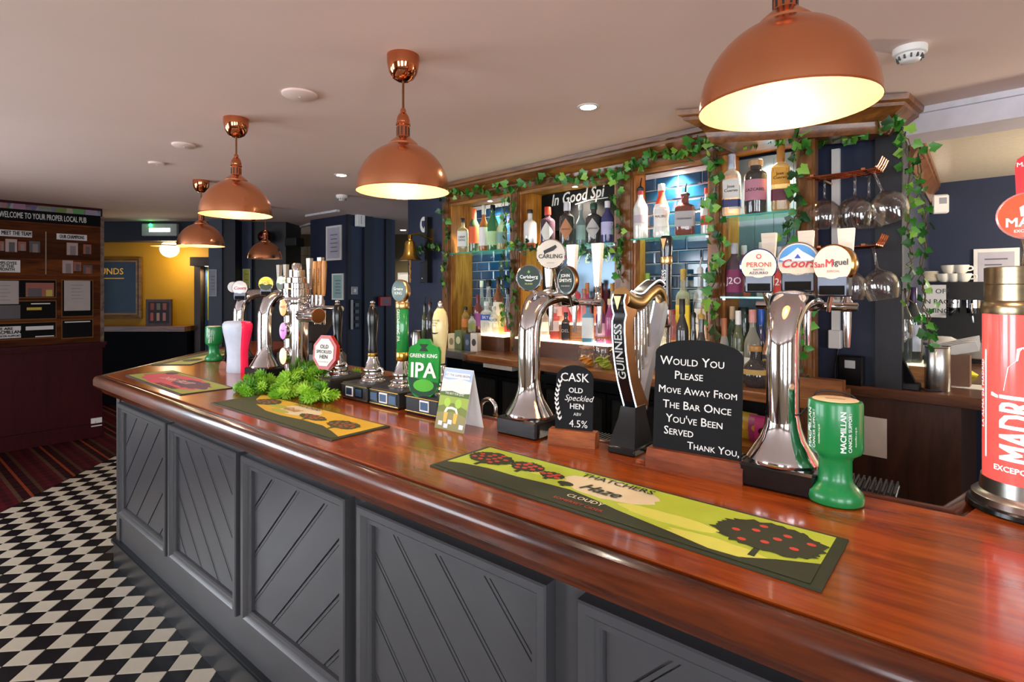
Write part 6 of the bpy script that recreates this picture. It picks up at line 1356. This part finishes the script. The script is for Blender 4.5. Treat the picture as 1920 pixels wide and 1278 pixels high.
part(o, 'worktop', MB().box(-.25, .6, -.1, .25, -.03, 0), STEEL, 0)
for i, (u, v, c, lab) in enumerate(((1400, 800, '#c8a82c', 'yellow snack packet on the open shelf'), (1428, 790, '#a83a78', 'purple snack packet at the back of the open shelf'), (1440, 815, '#b8306a', 'pink and black snack packet on the open shelf'))):
    n = NCF + .16 - .03 * i; x = sx(u, n); o = thing('snack_packet', lab, 'packet', BACK, (x, n, zsn), R(10 * i - 10), 'snack packets')
    part(o, 'packet', MB().loft([[(-.055, -t, z), (.055, -t, z), (.055, t, z), (-.055, t, z)] for z, t in ((0, .002), (.02, .016), (.07, .024), (.11, .016), (.13, .002))]), flat(c, .3), 50)
    part(o, 'label', MB().prism(disc(.03, 14, 1.3, .7), 0, .001, Matrix.Translation((0, -.025, .07)) @ UPRIGHT), flat('#1c1418' if i == 2 else '#e0b03c', .4), 0)

# brass bell on its bracket
nbell = 2.72; h = hit(BACK, 769, 488, nbell)
o = thing('brass_bell', 'brass ship bell with plaited rope hanging left of the back bar', 'bell', BACK, (h.x, nbell, h.z)); o.scale = (1.22, 1.0, 1.12)
part(o, 'bell', MB().lathe([(.088, 0), (.090, .004), (.078, .016), (.062, .035), (.053, .06), (.047, .10), (.044, .13), (.036, .148), (.015, .156), (.015, .168)], 32), BRASS)
part(o, 'hanger', MB().box(-.016, .016, -.012, .012, .165, .20, bev=.003), BRASS, 0)
part(o, 'bracket', MB().tube(arc([(0, 0, .195), (.01, .08, .21), (.02, 2.93 - nbell, .17)], 5), .009, 8).box(-.0, .04, 2.93 - nbell - .012, 2.93 - nbell, .08, .26), BRASS)
rp = [(.0, 0, .02)] + [(.004 * math.sin(i * 1.7), 0, -.01 - i * .018) for i in range(10)]
part(o, 'rope', MB().tube(rp, [.006 + .004 * (i % 2) for i in range(11)], 8), mat('rope', '#a87c40', .8, var=.3, scale=90))
o = thing('round_sign', 'small round white sign with blue shield on the navy wall', 'sign', BACK, (sx(795, 2.93), 2.93, hz(BACK, 795, 421, 2.93)))
part(o, 'plate', MB().prism(disc(.062, 28, .85, 1.15), 0, .006, UPRIGHT), WHITE, 0); part(o, 'shield', MB().prism([(-.026, .035), (.026, .035), (.026, -.005), (0, -.04), (-.026, -.005)], .006, .0068, UPRIGHT), flat('#2a3458', .5), 0)
o = thing('wall_bracket_board', 'dark wooden post and box fixed on the navy wall beside the bell', 'fitting', BACK); a, b_ = sx(803, 2.92), sx(808, 2.92); part(o, 'post', MB().box(a, b_, 2.88, 2.93, hz(BACK, 805, 530, 2.93), hz(BACK, 805, 408, 2.93)), BLACKM, 0); part(o, 'box', MB().box(a - .09, a, 2.89, 2.93, hz(BACK, 797, 530, 2.93), hz(BACK, 797, 492, 2.93), bev=.004), NAVYD, 0); part(o, 'stud', MB().ball(.008, TM((a - .045, 2.888, hz(BACK, 797, 522, 2.93))), 10), CHROME)

# ================================================================== notices on the columns
def framed(name, label, fr, u0, u1, v0, v1, n, paper='#b9b6c6', frame=WHITE, lines_=5, th=.015, tx=None):
    o = thing(name, label, 'notice', fr); a, b_ = hit(fr, u0, v0, n), hit(fr, u1, v1, n); z1, z0 = (a.z, b_.z); m_ = (b_.x - a.x) * .07
    part(o, 'frame', MB().loft([[(a.x + i, y, z0 + i), (b_.x - i, y, z0 + i), (b_.x - i, y, z1 - i), (a.x + i, y, z1 - i)] for i, y in ((0, n), (0, n - th), (m_, n - th), (m_, n - th * .4))], None, False), frame, 0)
    part(o, 'sheet', MB().box(a.x + m_, b_.x - m_, n - th * .45, n - .001, z0 + m_, z1 - m_), flat(paper, .6), 0)
    w_ = b_.x - a.x
    for q in range(lines_): part(o, 'printed_line', MB().box(a.x + w_ * (.25 + .05 * (q % 2)), b_.x - w_ * (.25 + .05 * (q % 2)), n - th * .45 - .001, n - th * .45, z1 - (z1 - z0) * (.25 + .6 * q / max(lines_, 1)) - .01, z1 - (z1 - z0) * (.25 + .6 * q / max(lines_, 1))), flat('#6a687a', .7), 0)
    return o
framed('framed_notice', 'white framed certificate high on the navy column', BAR, 613, 641, 425, 487, ct[1])
framed('framed_notice', 'white framed menu behind the wooden tap handles on the navy column', BAR, 624, 645, 513, 562, ct[1], '#8fb0ae')
framed('framed_notice', 'grey framed notice on the lit navy pier beside the doorway', W0, 392, 407, 505, 555, 6.75, '#8a8d98', flat('#b8bac4', .5))
framed('framed_notice', 'yellow green poster on the navy pier behind the chrome fonts', W0, 456, 470, 504, 540, 6.95, '#a8a838', flat('#c8c8b8', .5), 2)
framed('framed_notice', 'white price list on the far wall beside the brass bell', W0, 746, 768, 511, 572, 8.58, '#d8d8d8', flat('#c8c8c8', .5), 4)
def onface(u, v):        # right-hand face of the navy column: x = ct[0] plane of the bar frame
    k = (u - 960) / FPX; a = BAR[2]; y = (ct[0]) / (k * math.cos(a) + math.sin(a)); x = k * y
    return Vector((ct[0], -x * math.sin(a) + y * math.cos(a), HC - (v - HOR) / FPX * y))
for nm, lab, cat, u0, u1, v0, v1, m_, d in (('alarm_box', 'white alarm box high on the dark side of the navy column', 'alarm', 664, 678, 400, 426, WHITE, .06), ('fire_call_point', 'red fire alarm call point on the navy column', 'fire alarm', 708, 728, 556, 573, mat('fire alarm red', '#a01c1c', .35), .05), ('light_switch', 'white light switch on the dark side of the navy column', 'switch', 657, 669, 537, 552, flat('#9a98a0', .4), .015), ('switch_bank', 'black switch bank with white edge on the navy column', 'switch', 655, 672, 562, 616, BLACKM, .02)):
    p, q = onface(u0, v0), onface(u1, v1); o = thing(nm, lab, cat, BAR); n0, n1 = sorted((p.y, q.y)); z0, z1 = sorted((p.z, q.z))
    part(o, 'case', MB().box(ct[0] + .01, ct[0] + .012 + d, n0, n1, z0, z1, bev=.004), m_, 0)
    if nm == 'fire_call_point': part(o, 'window', MB().box(ct[0] + .012 + d, ct[0] + .0135 + d, n0 + (n1 - n0) * .3, n1 - (n1 - n0) * .2, z0 + (z1 - z0) * .25, z1 - (z1 - z0) * .25), flat('#6a5a5a', .4), 0)
    elif nm == 'switch_bank':
        part(o, 'edge', MB().box(ct[0] + .012 + d, ct[0] + .02 + d, n0, n0 + (n1 - n0) * .2, z0, z1), flat('#a8a6ae', .4), 0)
        for q_ in range(4): part(o, 'rocker', MB().box(ct[0] + .012 + d, ct[0] + .024 + d, n0 + (n1 - n0) * .4, n0 + (n1 - n0) * .8, z0 + (z1 - z0) * (.08 + .23 * q_), z0 + (z1 - z0) * (.2 + .23 * q_)), BLACK, 0)
    elif nm == 'alarm_box': part(o, 'crease', MB().box(ct[0] + .012 + d, ct[0] + .014 + d, n0 + (n1 - n0) * .45, n0 + (n1 - n0) * .52, z0 + .03, z1 - .03), flat('#8a8890', .5), 0)
    else: part(o, 'rocker', MB().box(ct[0] + .012 + d, ct[0] + .018 + d, n0 + (n1 - n0) * .35, n0 + (n1 - n0) * .65, z0 + (z1 - z0) * .3, z0 + (z1 - z0) * .7), WHITE, 0)
o = thing('wall_speaker', 'black wall speaker on the far pier beside the cream tiles', 'speaker', W0, ((552 - 960) / FPX * 6.9, 6.9, hz(W0, 552, 454, 6.9)), R(-20)); part(o, 'case', MB().box(-.09, .09, -.08, .08, -.055, .055, bev=.01), BLACKM, 0); part(o, 'bracket', MB().box(-.14, -.09, .0, .06, -.02, .02), BLACKM, 0)
o = thing('copper_wall_disc', 'dark copper ball lamp behind the unlit pendant', 'lamp', W0, ((497 - 960) / FPX * 6.85, 6.85, hz(W0, 497, 444, 6.85))); part(o, 'shade', MB().ball(.085, None, 20), mat('dark copper', '#6a2c20', .25, 1.0)); part(o, 'arm', MB().tube([(0, 0, 0), (0, .15, 0)], .01, 8), BRONZE)

# ================================================================== far left
yw = 7.66
o = thing('gilt_mirror', 'gilt framed dark mirror with gold lettering on the mustard wall', 'mirror', W0)
a, b_ = hit(W0, 150, 481, 7.7), hit(W0, 268, 597, 7.7)
part(o, 'frame', MB().loft([[(a.x + i, y, b_.z + i), (b_.x - i, y, b_.z + i), (b_.x - i, y, a.z - i), (a.x + i, y, a.z - i)] for i, y in ((0, 7.7), (0, 7.66), (.03, 7.655), (.055, 7.668), (.08, 7.668), (.085, 7.69))], None, False), wood('gilt wood', '#5a3a12', '#8a6420', .35, .2, 0), 0)
part(o, 'glass', MB().box(a.x + .08, b_.x - .08, 7.685, 7.69, b_.z + .08, a.z - .08), mat('smoky mirror', '#20262c', .15, .7), 0)
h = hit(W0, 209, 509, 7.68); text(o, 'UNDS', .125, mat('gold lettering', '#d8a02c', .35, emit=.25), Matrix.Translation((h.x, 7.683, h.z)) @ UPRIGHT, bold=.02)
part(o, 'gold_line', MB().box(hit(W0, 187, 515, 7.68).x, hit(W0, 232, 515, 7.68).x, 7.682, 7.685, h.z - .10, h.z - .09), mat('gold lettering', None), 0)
o = thing('ledge_table', 'brown drinking ledge along the dark dado in the yellow room', 'table', W0); a, b_ = hit(W0, 150, 612, 7.35), hit(W0, 346, 620, 7.35)
part(o, 'top', MB().box(a.x, b_.x, 7.35, 7.66, b_.z - .01, a.z), COUNT, 0); part(o, 'front', MB().box(a.x, b_.x, 7.40, 7.66, 0, b_.z - .01), mat('near black panelling', '#08080d', .6, spec=.1), 0)
zt0 = a.z
o = thing('framed_poster', 'dark framed drinks poster leaning on the ledge in the yellow room', 'poster', W0); a, b_ = hit(W0, 273, 561, 7.5), hit(W0, 321, 612, 7.5)
part(o, 'frame', MB().box(a.x, b_.x, 7.5, 7.53, zt0, a.z), wood('dark poster frame', '#2c140c', '#4a2414', .4, .1, 2), 0); part(o, 'sheet', MB().box(a.x + .035, b_.x - .035, 7.496, 7.5, zt0 + .035, a.z - .035), flat('#20161a', .5), 0)
for i in range(3):
    x = a.x + .07 + i * .085; part(o, 'printed_bottle', MB().box(x, x + .04, 7.494, 7.496, zt0 + .07, zt0 + .18), flat(('#b0544a', '#a89078', '#a8706a')[i], .5), 0); part(o, 'printed_bottle', MB().box(x, x + .05, 7.494, 7.496, zt0 + .22, zt0 + .31), flat(('#8a3a34', '#6a6a5c', '#8a4a44')[i], .5), 0)
o = thing('exit_light', 'emergency exit light box with green glow on the navy beam', 'exit light', W0); a, b_ = hit(W0, 271, 420, 6.96), hit(W0, 336, 443, 6.96)
part(o, 'case', MB().box(a.x, b_.x, 6.90, 6.96, b_.z, a.z, bev=.008), mat('frosted exit case', '#aeb4ae', .4), 0); part(o, 'tube', MB().box(a.x + .10, b_.x - .08, 6.896, 6.90, (a.z + b_.z) / 2 - .025, (a.z + b_.z) / 2 + .02), mat('lit tube', '#ffffff', .4, emit=4, ecol='#f0fff0'), 0); part(o, 'green_lamp', MB().ball(.02, TM((a.x + .12, 6.895, a.z - .02)), 10), mat('green lamp', '#30ff70', .3, emit=12, ecol='#20ff60'))
o = thing('doorway', 'dark wooden door frame with blue and pale yellow panels beyond', 'doorway', W0); a, b_ = hit(W0, 360, 482, 7.45), hit(W0, 400, 670, 7.45); zb0 = 0
part(o, 'frame', MB().box(a.x, a.x + .085, 7.50, 7.66, 0, a.z).box(a.x, b_.x + .3, 7.40, 7.66, a.z - .12, a.z), wood('dark door wood', '#20140e', '#3a2416', .4, .1, 2), 0)
hz_ = hit(W0, 380, 600, 7.6); part(o, 'yellow_panel', MB().box(a.x + .09, b_.x + .3, 7.62, 7.65, hz_.z, a.z - .1), mat('pale yellow panel', '#c8b840', .5, var=.1), 0); part(o, 'blue_panel', MB().box(a.x + .09, b_.x + .3, 7.61, 7.65, 0, hz_.z), mat('mid blue panel', '#2c4e70', .5), 0); part(o, 'blue_jamb', MB().box(a.x + .10, a.x + .118, 7.60, 7.66, 0, a.z - .1), mat('mid blue panel', None), 0)

downlight('small added downlight under the far doorway lintel brightening the panels beyond', W0, (a.x + .17, 7.5, a.z - .121), .03, 14, (1, .95, .85), 'ceiling downlights', WHITE, R(150))  # added lamp, put in to brighten the doorway panels

# printed notice board
nb0 = -.002; o = thing('notice_board', 'large printed wood-effect board welcoming guests on the burgundy wall', 'notice board', BOARD)
PLK = [wood('printed plank %d' % i, a_, b__, .7, 0, 0, 3, spec=.1) for i, (a_, b__) in enumerate((('#2a1206', '#5c2c0e'), ('#341708', '#703a16'), ('#220e05', '#4a220a')))]
z = 1.02; i = 0
while z < 2.24: part(o, 'plank', MB().box(-1.55, -.018, -.012, nb0, z, min(z + .172, 2.25)), PLK[i % 3], 0); z += .174; i += 1
def bpx(u, v, d=-.013): return hit(BOARD, u, v, d)
def rect(name, u0, v0, u1, v1, m_, d=0.0, th=.004, x0=None):
    a, b_, c = bpx(u0, v0), bpx(u1, v1), bpx((u0 + u1) / 2, v0); xm = (a.x + b_.x) / 2
    za, zb__ = bpx((u0 + u1) / 2, v0).z, bpx((u0 + u1) / 2, v1).z
    return part(o, name, MB().box(x0 if x0 is not None else a.x, b_.x, -.012 - d - th, -.012 - d, zb__, za), m_, 0)
INKB = flat('#0c0a0b', .7, spec=.1); PW = flat('#cdc9c7', .7, spec=.1); GLD = flat('#6a4218', .6, spec=.2)
part(o, 'title_strip', MB().box(-1.55, -.018, -.014, nb0, 2.25, 2.365), INKB, 0)
m, nt, b = _new('faded plaid strip'); N = nt.nodes; L = nt.links
tc = N.new('ShaderNodeTexCoord'); vr = N.new('ShaderNodeTexVoronoi'); vr.inputs['Scale'].default_value = 14; mp = N.new('ShaderNodeMapping'); mp.inputs['Scale'].default_value = (1, 1, .3)
L.new(tc.outputs['Object'], mp.inputs[0]); L.new(mp.outputs[0], vr.inputs['Vector']); hs = N.new('ShaderNodeMixRGB'); hs.inputs[0].default_value = .75; hs.inputs[2].default_value = (.10, .05, .05, 1); L.new(vr.outputs['Color'], hs.inputs[1]); L.new(hs.outputs[0], b.inputs['Base Color'])
part(o, 'plaid_strip', MB().box(-1.55, -.018, -.013, nb0, 2.367, 2.42), m, 0)
def btxt(s_, u0, u1, v, size, m_, d=.0035, align='CENTER', **k):
    a, b_ = bpx(u0, v), bpx(u1, v); c = bpx((u0 + u1) / 2, v)
    me = text(o, s_, size, m_, Matrix.Translation(((a.x + b_.x) / 2, -.012 - d - .004, c.z)) @ UPRIGHT, **k); return me
t0_ = bpx(-14, 421); t1_ = bpx(162, 421)
text(o, 'WELCOME TO YOUR PROPER LOCAL PUB', .082, PW, Matrix.Translation((t1_.x, -.0155, 2.305)) @ UPRIGHT, align='RIGHT', bold=.01, wide=.435)
rect('banner', -20, 431, 60, 443, PW, x0=-1.4); rect('banner', 106, 439, 163, 450, PW)
btxt('MEET THE TEAM', 4, 57, 437.5, .058, INKB, wide=.52, bold=.02); btxt('OUR CHAMPIONS', 108, 161, 444.5, .052, INKB, wide=.48, bold=.02)
rect('divider', 85, 434, 87, 514, flat('#8a7a6a', .6))
PH = [flat(c, .5) for c in ('#7a6a68', '#8a4a3c', '#4a4448', '#a08a84')]
for i, (u0, v0, u1, v1) in enumerate(((10, 448, 32, 472), (34, 453, 49, 470), (55, 452, 75, 473), (125, 455, 146, 478), (156, 458, 171, 476), (117, 488, 137, 512), (138, 491, 152, 508), (156, 497, 173, 513), (0, 452, 8, 470))):
    rect('photo', u0, v0, u1, v1, PH[(3, 1, 2, 3, 1, 3, 1, 2, 1)[i]]); rect('photo_subject', u0 + (u1 - u0) * .3, v0 + (v1 - v0) * .25, u1 - (u1 - u0) * .2, v1, PH[(2, 0, 0, 0, 2, 0, 2, 1, 0)[i]], .004, .001)
rect('pennant', -20, 487, 38, 510, PW, x0=-1.4)
for s_, v in (('EMPLOYEE', 493), ('OF THE', 499), ('MONTH', 505)): btxt(s_, -6, 30, v, .040, INKB, wide=.8, bold=.02)
for u0, v0, u1, v1 in ((-30, 523, 106, 559), (-30, 563, 106, 600), (-30, 604, 106, 636), (115, 524, 175, 594), (115, 598, 175, 634)):
    rect('gilt_border', u0, v0, u1, v1, GLD, x0=-1.4 if u0 < 0 else None); rect('black_panel', u0 + 2, v0 + 2, u1 - 2, v1 - 2, INKB, .004, .0015, x0=-1.39 if u0 < 0 else None)
rect('photo', 48, 530, 101, 556, PH[1], .0055, .001); rect('photo_subject', 52, 540, 78, 556, PH[2], .0065, .001); rect('photo_subject', 86, 543, 98, 555, flat('#a8983c', .5), .0065, .001)
rect('photo', -20, 572, 38, 598, PH[2], .0055, .001, x0=-1.38); rect('printed_line', 50, 576, 78, 581, flat('#b8a02c', .6), .0055, .001); rect('printed_line', 58, 568, 94, 570, PW, .0055, .001)
rect('printed_line', 48, 611, 100, 618, PW, .0055, .001); rect('printed_line', 66, 629, 101, 631, PW, .0055, .001); rect('printed_line', 121, 602, 169, 604, PW, .0055, .001)
rect('white_panel', -20, 612, 39, 634, PW, .0055, .001, x0=-1.38); btxt('WE ARE', -6, 20, 616.5, .036, INKB, .008, bold=.03); btxt('MACMILLAN.', -8, 36, 623, .045, INKB, .008, bold=.03, wide=.8); btxt('CANCER SUPPORT', -8, 36, 630, .028, INKB, .008, bold=.02, wide=.8)
for nm, lab, u0, v0, u1, v1 in (('paper_notice', 'large pale paper notice pinned at the right of the notice board', 120, 526, 169, 582), ('paper_notice', 'pale paper notice with small drawing at the left of the notice board', -16, 526, 35, 570)):
    a, b_ = bpx(u0, v0), bpx(u1, v1); c0, c1 = bpx((u0 + u1) / 2, v0), bpx((u0 + u1) / 2, v1); q = thing(nm, lab, 'notice', BOARD); part(q, 'sheet', MB().box(a.x, b_.x, -.0185, -.0178, c1.z, c0.z), flat('#9f9490', .6), 0)
    for k_ in range(5): part(q, 'printed_line', MB().box(a.x + .06, b_.x - .06 - .02 * (k_ % 2), -.0189, -.0185, c0.z - .05 - k_ * .035, c0.z - .045 - k_ * .035), flat('#7a706c', .6), 0)
o = thing('socket', 'white double socket low on the burgundy wall end', 'socket', BOARD); a, b_ = bpx(175, 784), bpx(191, 797); part(o, 'plate', MB().box(a.x - .02, min(b_.x, -.004), -.02, 0, b_.z, a.z), WHITE, 0); part(o, 'switch', MB().box(a.x + .01, a.x + .025, -.023, -.02, (a.z + b_.z) / 2 - .012, (a.z + b_.z) / 2 + .012), flat('#c8c4bc', .4), 0)
